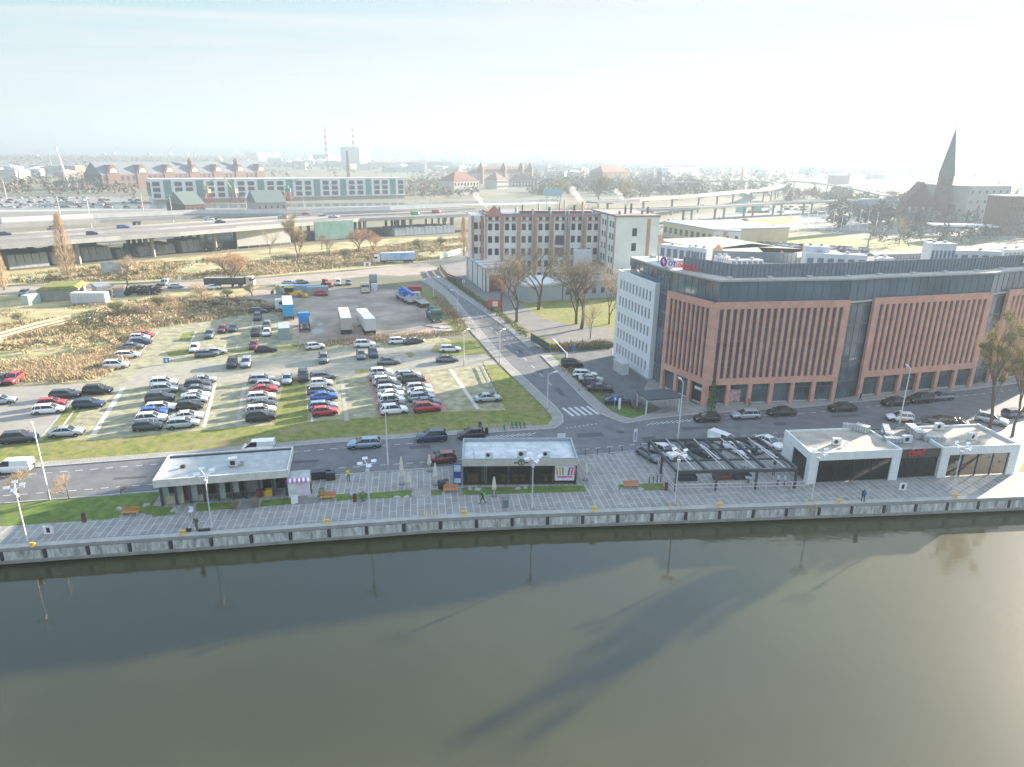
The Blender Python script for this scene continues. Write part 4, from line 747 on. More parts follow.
def white_box(name, x0, x1, skew, depth, label, roofm, nwin, side=True):
    e = empty(name, c0[0], c0[1], .05, rzC, label, 'pavilion', 'white framed restaurant pavilions on the quay')
    t_ = .35
    rf = [(x0 + .2, .2), (x1 - .2, .2), (x1 - .2 , depth - .2), (x0 + skew + .2, depth - .2)]
    MB().hexa([(a, b, HC - .6) for a, b in rf], [(a, b, HC - .28) for a, b in rf]).build('roof', roofm, e)
    mb = MB(); f = 1.2
    mb.box(x0, x1, 0, .2, HC - 1.15, HC).box(x0, x0 + f, 0, .2, 0, HC - 1.152).box(x1 - f, x1, 0, .2, 0, HC - 1.152)
    if side:
        def sx(y): return x0 + skew * y / depth
        def seg(ya, yb, z0, z1): mb.hexa([(sx(ya), ya, z0), (sx(ya) + .2, ya, z0), (sx(yb) + .2, yb, z0), (sx(yb), yb, z0)], [(sx(ya), ya, z1), (sx(ya) + .2, ya, z1), (sx(yb) + .2, yb, z1), (sx(yb), yb, z1)])
        seg(.2, depth, HC - 1.15, HC); seg(.2, depth * .12, 0, HC - 1.152); seg(depth * .62, depth, 0, HC - 1.152)
    mb.box(x1 - .2, x1, .2, depth, 0, HC) if not side else mb.box(x1 - .2, x1, .2, depth, HC - 1.0, HC)
    mb.box(x0 + skew, x1, depth - .2, depth, HC - 1, HC - .05).build('white_frame', Mpw, e)
    MB().hexa([(x0 + skew + .3, depth - .35, 0), (x1 - .3, depth - .35, 0), (x1 - .3, depth - .25, 0), (x0 + skew + .3, depth - .25, 0)], [(x0 + skew + .3, depth - .35, HC - .6), (x1 - .3, depth - .35, HC - .6), (x1 - .3, depth - .25, HC - .6), (x0 + skew + .3, depth - .25, HC - .6)]).build('rear_wall', Mconcd, e)
    for i in range(nwin):
        a = x0 + f + i * (x1 - x0 - 2 * f) / nwin; b = a + (x1 - x0 - 2 * f) / nwin
        MB().box(a + .06, b - .06, .3, .33, .1, HC - 1.2).build('window', mat('bistro_glass', (.012, .016, .016), .04, spec=.4, alpha=.6), e); MB().box(b - .06, b + .06, .22, .36, 0, HC - 1.16).build('mullion', Mplas, e)
    if side: MB().hexa([(sx(depth * .12) + .12, depth * .12, .1), (sx(depth * .12) + .16, depth * .12, .1), (sx(depth * .62) + .16, depth * .62, .1), (sx(depth * .62) + .12, depth * .62, .1)], [(sx(depth * .12) + .12, depth * .12, HC - 1.16), (sx(depth * .12) + .16, depth * .12, HC - 1.16), (sx(depth * .62) + .16, depth * .62, HC - 1.16), (sx(depth * .62) + .12, depth * .62, HC - 1.16)]).build('side_window', mat('bistro_glass', (.02, .026, .026), .04), e)
    MB().box(x0 + .3, x1 - .3, .5, depth - .5, -.04, .02).build('floor', mat('bistro_floor', (.08, .08, .07), .7), e)
    lt_ = MB(); rr = random.Random(5 + int(x0))
    for i in range(int((x1 - x0) * 2.2)): lt_.ball(rr.uniform(x0 + 1.4, x1 - 1.4), rr.uniform(.8, 3.5), rr.uniform(.4, 3.0), rr.uniform(.06, .2), .06, rr.uniform(.08, .25), 6, 4)
    lt_.build('glass_ornament', mat('pale_teal', (.35, .5, .48), .3), e)
    return e
wc = white_box('restaurant_pavilion', 0, W1, sk, DL, 'left white framed restaurant pavilion with sandy flat roof and big windows', Mroof2, 4)
wr = white_box('restaurant_pavilion', W2, LC, .6, DL * .95, 'right white framed restaurant pavilion at the sunny end of the quay', Mroof2, 4)
e = empty('restaurant_link', c0[0], c0[1], .05, rzC, 'dark glazed restaurant section with red lettering between two white pavilions', 'pavilion'); Mdark = mat('dark_cladding', (.05, .055, .055), .6)
MB().box(W1 + .02, W2 - .02, .5, DL * .95, HC - .7, HC - .4).build('roof', Mroofd, e); MB().box(W1 + .02, W2 - .02, .35, .498, HC - 1.5, HC - .25).box(W1 + .02, W2 - .02, DL * .95 + .002, DL * .95 + .15, HC - 1, HC - .3).build('fascia', Mdark, e)
for i in range(5):
    a = W1 + .02 + i * (W2 - W1 - .04) / 5; b = a + (W2 - W1 - .04) / 5; MB().box(a + .05, b - .05, .55, .58, .05, HC - 1.5).build('window', MATS['bistro_glass'], e); MB().box(b - .05, min(b + .05, W2 - .02), .5, .62, 0, HC - 1.5).build('mullion', Mplas, e)
text('chief', 1.35, mat('sign_red', (.75, .02, .02), .5), e, W1 + 2.3, .3, HC - 1.15, 0, .05, sx=.95)
MB().box(W1 + .1, W2 - .1, .9, DL * .9, -.04, .02).build('floor', MATS['bistro_floor'], e)
# roof machinery on C
def duct(px0, py0, px1, py1, z, w_, h_, label):
    a = G(px0, py0, z); b = G(px1, py1, z); e = empty('ventilation_duct', a[0], a[1], z, 0, label, 'ventilation duct', 'ventilation ducts on the restaurant roofs')
    MB().bar((0, 0, h_ / 2 + .15), (b[0] - a[0], b[1] - a[1], h_ / 2 + .15), w_, h_).build('duct_body', Mgalv, e)
    n = 5; mb = MB()
    for i in range(n): f = (i + .5) / n; mb.at((b[0] - a[0]) * f, (b[1] - a[1]) * f, 0, math.atan2(b[1] - a[1], b[0] - a[0])).cbox(0, 0, .1, .06, w_ + .08, h_ + .1)
    mb.build('flange', Mlpost, e); MB().cbox(.2, 0, 0, .3, w_ * .8, .16).build('foot', Mconcd, e)
duct(842, 428, 858, 430, HC - .28, .7, .6, 'short ribbed duct at the left rear of the left restaurant roof'); duct(855, 430, 868, 434, HC - .28, 1.0, .9, 'thick ribbed duct behind the cooling unit on the left restaurant roof')
duct(880, 435, 893, 437, HC - .4, 1.1, .5, 'flat wide duct above the dark middle section'); duct(883, 442, 900, 443, HC - .4, .9, .6, 'low duct just behind the red lettering'); duct(908, 430, 921, 440, HC - .4, 1.2, .9, 'large slanting duct between the dark section and the right pavilion'); duct(922, 440, 944, 442, HC - .4, .9, .6, 'long pale duct on the left part of the right roof')
duct(884, 430, 888, 440, HC - .4, .8, .8, 'short box duct standing across the roof behind the dark section')
ac_unit(836, 445, HC - .28, rzC - .2, 'white cooling unit with a long shadow on the left restaurant roof', 1.2); ac_unit(906, 443, HC - .4, rzC, 'white cooling unit behind the red lettering', 1.4); ac_unit(938, 430, HC - .28, rzC, 'white cooling unit at the rear of the right restaurant roof', 1.3); ac_unit(971, 440, HC - .28, rzC + .3, 'white cooling unit alone in the sun on the right restaurant roof', 1.4)
x, y = G(845, 444, HC); e = empty('roof_vent_pipe', x, y, HC - .28, 0, 'bent white vent pipe beside the cooling unit on the left roof', 'vent pipe'); MB().tube([(0, 0, 0), (0, 0, .5), (.4, 0, .5)], .12, 8).build('pipe', Mlpost, e)
# --- pergola of dark steel beams
pc = [G(371, 0)] 
q = [G(674, 492), G(792, 489), G(764, 456), G(659, 461)]
p0 = G(675, 491.5); p1 = G(794, 488.5); rzP = math.atan2(p1[1] - p0[1], p1[0] - p0[0]); LP = math.hypot(p1[0] - p0[0], p1[1] - p0[1]); DP = 10.0; HP = 2.85
e = empty('steel_pergola', p0[0], p0[1], .05, rzP, 'open pergola of dark steel beams with pale rafters on the promenade', 'pergola')
sk2 = -.8
def PX(x, y): return x + sk2 * y / DP
mb = MB()
for (xa, ya, xb, yb) in [(0, 0, LP, 0), (0, DP, LP, DP)] + [(0, DP * f, LP, DP * f) for f in (.33, .66)]: mb.bar((PX(xa, ya), ya, HP - .2), (PX(xb, yb), yb, HP - .2), .3 if ya in (0, DP) else .16, .42 if ya in (0, DP) else .25)
mb.build('cross_beam', Msteel, e)
for i in range(5): x = i * LP / 4; MB().bar((PX(x, 0), .16, HP - .15), (PX(x, DP), DP - .16, HP - .15), .28, .36).build('beam', Msteel, e)
for i in range(4):
    x = (i + .45) * LP / 4; MB().bar((PX(x + .6, 0), .16, HP + .02), (PX(x + .6, DP), DP - .16, HP + .02), .07, .12).bar((PX(x + .95, 0), DP * .3, HP + .02), (PX(x + .95, DP), DP * .8, HP + .02), .12, .1).build('rafter', Mlpost, e)
for x, y in [(i * LP / 3, j * DP) for i in range(4) for j in (0, 1)] + [(0, DP * .5), (LP, DP * .5)]: MB().cbox(PX(x, y), y, 0, .26, .26, HP - .42).build('column', Msteel, e)
# pink and white railing round the terrace
def railing(pts, label, h=1.05, step=1.45, z=.05, m=None, group=None, grp_name='railing'):
    e = empty('terrace_railing', pts[0][0], pts[0][1], z, 0, label, 'railing', group); o = pts[0]; m = m or mat('rail_pink', (.6, .5, .53), .6)
    mb = MB()
    for a, b in zip(pts, pts[1:]):
        for zz in (h, h * .55): mb.bar((a[0] - o[0], a[1] - o[1], zz), (b[0] - o[0], b[1] - o[1], zz), .06, .06)
    mb.build('rail', m, e)
    for a, b in zip(pts, pts[1:]):
        l = math.hypot(b[0] - a[0], b[1] - a[1]); n = max(1, int(l / step))
        for i in range(n): f = i / n; MB().cbox(a[0] - o[0] + (b[0] - a[0]) * f, a[1] - o[1] + (b[1] - a[1]) * f, 0, .08, .08, h - .03).build('post', m, e)
    return e
railing(GP([(658, 466), (664, 478), (673, 492.5)]), 'pale pink railing along the left side of the pergola')
railing(GP([(673, 492.5), (740, 491), (804, 489.5), (812, 488)]), 'pale pink railing along the promenade front of the pergola')
for i, (px, py, lb) in enumerate([(687, 480, 'leftmost of the dark sofas under the pergola'), (722, 479, 'dark sofa in the middle under the pergola'), (741, 478.5, 'low brown sofa under the right half of the pergola')]):
    x, y = G(px, py); s = empty('lounge_sofa', x, y, .05, rzP, lb, 'sofa', 'sofas under the pergola'); m = mat('sofa_%d' % (i % 2), [(.02, .02, .025), (.10, .04, .03)][i % 2], .8)
    MB().box(-1.2, 1.2, -.45, .45, 0, .42).build('seat', m, s); MB().box(-1.2, 1.2, .25, .45, .422, .9).build('backrest', m, s); MB().box(-1.2, -1, -.45, .248, .422, .65).box(1, 1.2, -.45, .248, .422, .65).build('armrest', m, s)
for px, py, lb in [(744, 470, 'small dark round table under the pergola by the white saloon'), (764, 472, 'pale parasol table at the right of the pergola terrace'), (748, 483, 'dark low table behind the pink railing')]:
    x, y = G(px, py); s = empty('terrace_table', x, y, .05, 0, lb, 'table'); MB().cyl(0, 0, .68, .74, .45, .45, 14).build('tabletop', mat('table_grey', (.3, .33, .35), .5), s); MB().cyl(0, 0, 0, .68, .06).cyl(0, 0, 0, .04, .3, .3, 12).build('leg', Mplas, s)
# grass beds on the promenade
for zi, pl in enumerate([[(0, 527), (55, 523), (105, 520), (118, 518), (150, 515), (165, 507), (153, 506), (162, 492), (0, 504.5)], [(153, 517), (176, 515), (173, 507.5), (146, 508)], [(196, 512), (236, 509), (240, 502), (197, 504)], [(260, 507), (298, 504), (290, 498), (262, 501)],
           [(337, 501.5), (352, 500), (411, 497.5), (412, 490), (336, 496)], [(430, 496), (441, 495.5), (450, 490), (431, 490.5)], [(463, 495.5), (586, 492), (584, 486), (462, 488)], [(619, 491.5), (665, 490.5), (663, 483.5), (618, 485)], [(318, 500), (352, 497.5), (350, 494), (317, 496)]]):
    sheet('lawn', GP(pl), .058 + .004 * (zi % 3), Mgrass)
sheet('paving_path', GP([(415, 498), (431, 497.5), (431, 488), (414, 489)]), .071, Mwalk); sheet('paving_path', GP([(238, 510), (258, 508), (258, 500), (242, 502)]), .071, Mconcd)
sheet('lawn', GP([(1018, 472), (1024, 462), (1060, 440), (1100, 455), (1060, 475)]), .058, Mgrassb); sheet('lawn', GP([(985, 425), (1010, 414), (1060, 400), (1100, 430), (1030, 445)]), .04, Mgrassb)
# --- benches
def bench(px, py, label):
    x, y = G(px, py); e = empty('park_bench', x, y, .05, .12, label, 'bench', 'orange benches along the promenade')
    mb = MB(); [mb.box(-.95, .95, -.28 + i * .13, -.18 + i * .13, .42, .47) for i in range(4)]; mb.build('seat', Mwood, e)
    mb = MB(); [mb.bar((-.95, .27 + i * .03, .58 + i * .14), (.95, .27 + i * .03, .58 + i * .14), .04, .11) for i in range(3)]; mb.build('backrest', Mwood, e)
    for s_ in (-1, 1): MB().box(s_ * .75 - .05, s_ * .75 + .05, -.25, .2, 0, .418).bar((s_ * .75, .22, .3), (s_ * .75, .36, .95), .05, .04).build('leg', Mgalv, e)
bench(131, 515.5, 'orange wooden bench leftmost, on a paved notch in the big lawn'); bench(328, 500, 'orange wooden bench beside the black chests of the kiosk'); bench(451, 492.5, 'orange wooden bench at the left of the glazed cafe'); bench(631, 488.5, 'orange wooden bench left of the steel pergola')
for pl in ([(118, 519.5), (146, 517), (145, 513.5), (120, 515.5)], [(441, 496), (463, 495), (461, 490.5), (443, 491)], [(619, 492), (643, 491.5), (641, 487.5), (621, 488)], [(81, 523.5), (93, 522.7), (91, 520), (83, 520.7)]): sheet('paving_path', GP(pl), .075, Mprom)
# --- litter bins, planters, stones
def bin_(px, py, c, label, r=.24, h=.95, n=12):
    x, y = G(px, py); e = empty('litter_bin', x, y, .05, 0, label, 'litter bin'); MB().cyl(0, 0, 0, h, r * .9, r, n).build('body', c, e); MB().cyl(0, 0, h + .002, h + .1, r * 1.1, r * .7, n).build('lid', Mplas, e)
Mbr = mat('bin_red', (.16, .03, .03), .6)
bin_(84.5, 522, Mbr, 'dark red litter bin on the left part of the lawn edge'); bin_(355, 502, Mbr, 'dark red litter bin below the tall street lamp lawn'); bin_(666, 490.5, Mbr, 'dark red litter bin at the left corner of the pergola'); bin_(441.5, 488.5, Mplas, 'black round bin left of the glazed cafe', .5, .9); bin_(446, 487.5, Mgalv, 'grey round bin left of the glazed cafe', .38, 1.0)
for px, py, lb in [(235, 509, 'round dry bush in a pot left of the pavilion path'), (256.5, 507, 'round dry bush in a pot right of the pavilion path'), (363.5, 501, 'round green bush beside the promenade lamp'), (322, 497, 'small green potted bush beside the kiosk bench')]:
    x, y = G(px, py); e = empty('round_bush', x, y, .05, 0, lb, 'bush'); MB().cyl(0, 0, 0, .35, .25, .3).build('pot', Mconcd, e)
    m = mat('bush_dry', (.25, .2, .09), .9) if 'dry' in lb else mat('bush_green', (.05, .13, .03), .9)
    r_ = random.Random(px); V = []; F = []
    for i in range(420):
        a, b = r_.uniform(0, 6.28), r_.uniform(-1, 1); c_ = math.sqrt(1 - b * b); rr = r_.uniform(.3, .5); p = (rr * c_ * math.cos(a), rr * c_ * math.sin(a), .75 + rr * b); k = len(V)
        for j in range(3): V.append((p[0] + r_.uniform(-.07, .07), p[1] + r_.uniform(-.07, .07), p[2] + r_.uniform(-.07, .07)))
        F.append((k, k + 1, k + 2))
    fastmesh('foliage', V, F, m, e)
for i, (px, py) in enumerate([(397, 498), (406, 498), (470, 489), (478, 490), (518, 489), (525, 487.5), (361, 493.5), (641, 490.5), (296, 489), (120, 509.5), (147, 505.5), (174, 510.5), (353, 496)]):
    x, y = G(px, py); tag(MB().at(x, y, .05, i).hexa([(-.5, -.2, 0), (.4, -.3, 0), (.5, .2, 0), (-.3, .3, 0)], [(-.4, -.12, .16), (.3, -.2, .2), (.4, .12, .16), (-.2, .2, .18)]).build('stone', Mconc), 'flat pale stone lying in the grass beds of the promenade', 'stone', 'pale stones in the grass beds')
# --- closed parasols
def parasol(px, py, h, label):
    x, y = G(px, py); e = empty('closed_parasol', x, y, .05, 0, label, 'parasol', 'folded cream parasols')
    MB().cyl(0, 0, 0, .12, .4, .4, 12).build('base', Mconcd, e); MB().cyl(0, 0, .12, h, .035).build('pole', Mlpost, e)
    mb = MB(); n = 12; prof = [(.9, .18), (1.3, .3), (h * .55, .24), (h * .8, .16), (h * .97, .06)]; V = []
    for z, r in prof:
        for i in range(n): k = 1 + (.18 if i % 2 else -.12); V.append((r * k * math.cos(6.2832 * i / n), r * k * math.sin(6.2832 * i / n), z))
    mb.add(V, [tuple(range(n))[::-1], tuple(range(4 * n, 5 * n))] + [(j * n + i, j * n + (i + 1) % n, (j + 1) * n + (i + 1) % n, (j + 1) * n + i) for j in range(4) for i in range(n)]); mb.build('canopy', Mcream, e)
for a in [(402, 484.5, 3.9, 'tallest folded cream parasol, leftmost of the four left of the cafe'), (409, 490.5, 2.5, 'short folded cream parasol at the lawn edge beside the tallest one'), (429.5, 471.5, 2.5, 'folded cream parasol nearest the dark red car'), (435.5, 485, 3.1, 'wide folded cream parasol beside the black bin'), (494, 496.5, 2.7, 'folded white parasol on the grass before the cafe glass'), (585.5, 480.5, 2.6, 'folded white parasol alone right of the cafe')]: parasol(*a)
# --- promenade lamps : white mast with crossed reflector arms
def plamp(px, py, top, label):
    x, y = G(px, py); h = HT(x, y, top); e = empty('promenade_lamp', x, y, .05, rnd.uniform(-.3, .4), label, 'lamp post', 'white promenade lamps with reflector arms')
    MB().cyl(0, 0, 0, .5, .11, .09).cyl(0, 0, .5, h - .3, .075, .055).build('mast', Mlpost, e)
    MB().cbox(0, 0, h * .8, .35, .25, .35).build('spotlight_box', Mlpost, e)
    mb = MB(); mb.bar((-.9, -.3, h - .5), (.9, .3, h - .2), .1, .08).bar((.6, -.7, h - .5), (-.6, .7, h - .2), .1, .08); mb.build('arm', Mlpost, e)
    mb = MB()
    for x_, y_, z_ in ((-.75, -.25, h - .35), (.75, .25, h - .05), (.5, -.6, h - .35), (-.5, .6, h - .05)): mb.at(x_, y_, z_, .3).hexa([(-.3, -.1, 0), (.3, -.1, .06), (.3, .1, .3), (-.3, .1, .24)], [(-.3, -.13, .03), (.3, -.13, .09), (.3, .07, .33), (-.3, .07, .27)])
    mb.build('reflector', mat('reflector', (.75, .76, .75), .25, .4), e)
for a in [(27.5, 541.5, 486, 'white reflector lamp leftmost on the promenade'), (212, 527.5, 472, 'white reflector lamp before the grey pavilion'), (370, 515.5, 462, 'white reflector lamp before the folded cream parasols'), (532, 508.5, 457, 'white reflector lamp before the glazed cafe'), (674.5, 503.5, 452, 'white reflector lamp before the left corner of the pergola'), (811.5, 499.5, 450.5, 'white reflector lamp at the left corner of the white pavilion'), (952.7, 489, 445, 'white reflector lamp before the right white pavilion')]: plamp(*a)
# --- street lamps
def slamp(px, py, top, arm, label, w_=.1, name='street_lamp', m=None):
    x, y = G(px, py); h = HT(x, y, top); e = empty(name, x, y, .02, math.radians(arm), label, 'street lamp', 'tall street lamps'); m = m or Mlpost
    MB().cyl(0, 0, 0, 1.2, w_ * 1.25, w_ * 1.15).build('base', Mgalv, e); MB().cyl(0, 0, 1.2, h - .1, w_ * 1.1, w_ * .6).build('mast', m, e)
    MB().bar((0, 0, h - .1), (1.3, 0, h + .05), .08, .08).build('arm', m, e); MB().hexa([(1.1, -.18, h), (2.0, -.14, h), (2.0, .14, h), (1.1, .18, h)], [(1.1, -.12, h + .16), (2.0, -.08, h + .1), (2.0, .08, h + .1), (1.1, .12, h + .16)]).build('lamp_head', mat('lamp_head', (.7, .72, .72), .4), e)
    return e
for a in [(50, 500.5, 427, 130, 'tall street lamp at the left lawn beside the parked dark suv'), (388.3, 472.5, 411, 100, 'tall street lamp beside the folded parasols'), (677, 447.5, 382, 95, 'tall street lamp behind the pergola corner'), (898, 430, 368.5, 80, 'tall street lamp beside the white taxi'),
          (547, 414.5, 374, 40, 'side road lamp nearest the zebra crossing'), (499.5, 367, 331, 60, 'side road lamp at the car park exit'), (464, 366, 331, 60, 'lamp between the last car park bays and the side road'), (433.5, 300.6, 277, 30, 'side road lamp behind the green lorry'), (458, 316, 290, 190, 'side road lamp on the verge of the gravel yard')]: slamp(*a)
# --- yellow bollards on the quay edge, dark bollards along the street
p = None
for i, (px, py, w1) in enumerate([(33, 547, 'before the leftmost promenade lamp'), (183.5, 534.5, 'beside the angler in camouflage'), (327, 523.5, 'below the kiosk bench'), (464, 515, 'below the walker with the green rucksack'), (594, 511, 'at the right of the glazed cafe'), (719.5, 507, 'before the pergola'), (839, 503, 'before the left white pavilion'), (956, 498, 'before the right white pavilion')]):
    x, y = G(px, py)
    if p is None:
        p = empty('mooring_bollard', x, y, .05, 0, 'yellow mooring bollard ' + w1, 'bollard', 'yellow mooring bollards on the quay edge')
        MB().cyl(0, 0, 0, .08, .22, .2, 12).cyl(0, 0, .08, .34, .11, .1, 12).build('post', Myellow, p); MB().bar((-.28, 0, .4), (.28, 0, .4), .2, .16).build('head', Myellow, p)
    else: dup(p, x, y, .05, 0, 'yellow mooring bollard ' + w1)
p = None
for i, (px, py) in enumerate([(585, 456), (597.5, 455), (609, 454), (622, 452.5), (649, 484), (653, 483.5), (657, 483), (660.5, 482.5), (640, 450)]):
    x, y = G(px, py)
    lb = 'thin dark bollard in the row along the street kerb right of the cafe' if py < 470 else 'dark bollard in the short row of four left of the pergola'
    if p is None: p = tag(MB().cyl(0, 0, 0, .95, .06).cyl(0, 0, .951, .99, .06, .04).build('street_bollard', Msteel), lb, 'bollard', 'dark bollards'); p.location = (x, y, .05)
    else: c = p.copy(); COL.objects.link(c); c.location = (x, y, .05); c['label'] = lb
# --- signs
def board(px, py, top, label, w_, hb, m, rz=.1, pole=None, back=None, name='sign_board', cat='sign', sub=None):
    x, y = G(px, py); h = HT(x, y, top); e = empty(name, x, y, .02, rz, label, cat)
    MB().cyl(0, .05, 0, h - .05, .05).build('pole', pole or Mgalv, e); MB().box(-w_ / 2, w_ / 2, -.06, -.002, h - hb, h).build('panel', m, e)
    if sub: MB().box(-w_ * .18, w_ * .18, -.075, -.061, h - hb * .8, h - hb * .2).build('symbol', sub, e)
    return e
Msw = mat('sign_white', (.75, .76, .76), .5); Msb = mat('sign_blue', (.02, .14, .55), .5)
board(49.5, 535, 526, 'square white quay sign with a dark symbol beside the leftmost lamp', 1.0, 1.0, Msw, sub=Mblk); board(901.5, 492.5, 483, 'square white quay sign with a dark symbol between the white pavilions', 1.0, 1.0, Msw, sub=Mblk)
board(634.8, 442, 429, 'blue and white direction sign on the street corner', .5, 2.2, Msw, sub=Msb); board(561, 444, 433.5, 'white twin sign boards standing behind the cafe roof', 1.2, 1.1, Msw)
board(614.5, 410.5, 396.5, 'blue parking sign before the dark blue saloon', .9, .8, Msb, sub=Msw); board(592.5, 392, 381, 'round blue and red no parking sign beside the office car park', .8, .8, mat('sign_violet', (.1, .1, .5), .5), sub=mat('sign_redring', (.5, .03, .05), .5))
board(573.5, 354, 345.5, 'blue priority sign at the office drive', .8, .8, Msb); board(463.5, 288.5, 280, 'white crossing sign beside the hedge of the side road', .9, .9, Msw, sub=Msb); board(438.5, 277, 267, 'yellow and blue crossing sign at the bend of the side road', .8, 1.4, mat('sign_yel', (.7, .5, .02), .5), sub=Msb)
board(167, 364, 358, 'blue parking information sign at the aisle', 1.1, 1.0, Msb, sub=Msw); board(165.5, 287, 272, 'red round sign above a yellow lamp on the gravel lane', .9, 1.0, mat('sign_red2', (.55, .08, .05), .5), sub=mat('sign_yel', (.7, .5, .02), .5)); board(180.5, 286, 277, 'white sign board on the gravel lane', .9, 1.0, Msw)
board(367.5, 269, 262, 'white sign with a red centre beside the trailer lorry', 2.6, 1.8, Msw, sub=mat('sign_red2', (.55, .08, .05), .5)); board(495, 311, 299.5, 'red and white billboard behind the hedge', 4.0, 2.4, mat('billboard_red', (.6, .12, .06), .6), sub=Msw); board(30, 279, 276, 'small square white board in the scrub by the viaduct', 2.2, 2.0, Msw)
board(619, 412, 398, 'white post sign before the open carport', .4, 2.0, Msw); board(480, 434, 422, 'dark parking ticket machine beside the racks', .5, 1.6, Msteel, sub=Msb, cat='ticket machine', name='ticket_machine')
x, y = G(505.5, 507.5); e = empty('info_totem', x, y, .05, .1, 'low grey information totem on the promenade right of the walker', 'information totem'); MB().box(-.35, .35, -.15, .15, 0, 1.5).build('body', mat('totem_grey', (.14, .19, .22), .5), e); MB().hexa([(-.3, -.17, 1.0), (.3, -.17, 1.0), (.3, -.152, 1.0), (-.3, -.152, 1.0)], [(-.3, -.17, 1.45), (.3, -.17, 1.45), (.3, -.152, 1.45), (-.3, -.152, 1.45)]).build('panel', Mgalv, e)
for px, py, lb in [(431, 516, 'ladder recess with yellow handrails in the quay wall by the path'), (674, 507.5, 'quay ladder with yellow handrails before the pergola lamp'), (811, 504, 'quay ladder with yellow handrails before the white pavilion lamp')]:
    x, y = G(px, py); e = empty('quay_ladder', x, y, .05, .1, lb, 'ladder', 'ladders on the quay wall')
    MB().tube([(-.5, -.45, -1.6), (-.5, -.45, .1), (-.5, -.2, .35), (-.5, .5, .35), (-.5, .5, 0)], .04).tube([(.5, -.45, -1.6), (.5, -.45, .1), (.5, -.2, .35), (.5, .5, .35), (.5, .5, 0)], .04).build('handrail', Myellow, e); mb = MB(); [mb.bar((-.5, -.45, -1.5 + i * .3), (.5, -.45, -1.5 + i * .3), .04, .04) for i in range(6)]; mb.build('rung', Mgalv, e)
# bicycle racks and green hire bikes
for px, py, lb, k in [(499, 430, 'bicycle rack with one green hire bicycle on the verge', 1), (518, 427.5, 'bicycle rack filled with green and white hire bicycles', 4)]:
    x, y = G(px, py); e = empty('bicycle_rack', x, y, .05, .15, lb, 'bicycle rack'); mb = MB()
    for i in range(7): mb.tube([(-1.8 + i * .6, -.4, 0), (-1.8 + i * .6, -.4, .75), (-1.8 + i * .6, .4, .75), (-1.8 + i * .6, .4, 0)], .03)
    mb.build('hoop', Mgalv, e); MB().box(-2.2, 2.2, -.6, .6, -.01, .03).build('base', Mconc, e)
    for j in range(k):
        b = empty('hire_bicycle', *[x - .9 + (j if k > 1 else 2.8) * .62, y - .1][:2], .08, 1.7, ('green hire bicycle in the fuller rack' if k > 1 else 'single green hire bicycle in the left rack'), 'bicycle', 'green hire bicycles')
        fr = MB(); fr.tube([(-.5, 0, .34), (-.12, 0, .3), (.38, 0, .78), (-.2, 0, .75), (-.12, 0, .3)], .03).tube([(.38, 0, .9), (.42, 0, .7), (.55, 0, .34)], .03).tube([(.36, -.25, .98), (.36, .25, .98)], .02).build('frame', mat('hire_green', (.03, .4, .12), .5), b)
        for xx in (-.5, .55):
            wh = MB(); n = 14; wh.tube([(xx + .33 * math.cos(6.2832 * i / n), 0, .34 + .33 * math.sin(6.2832 * i / n)) for i in range(n + 1)], .025, 4).build('wheel', Mtyre, b)
        MB().cbox(-.25, 0, .82, .25, .12, .06).build('saddle', Mplas, b)
x, y = G(486.5, 434); e = empty('waste_bin', x, y, .05, 0, 'small dark waste bin beside the bicycle racks', 'waste bin'); MB().cbox(0, 0, 0, .5, .5, .95).build('body', Mplas, e); MB().cbox(0, 0, .952, .56, .56, .08).build('lid', Msteel, e)
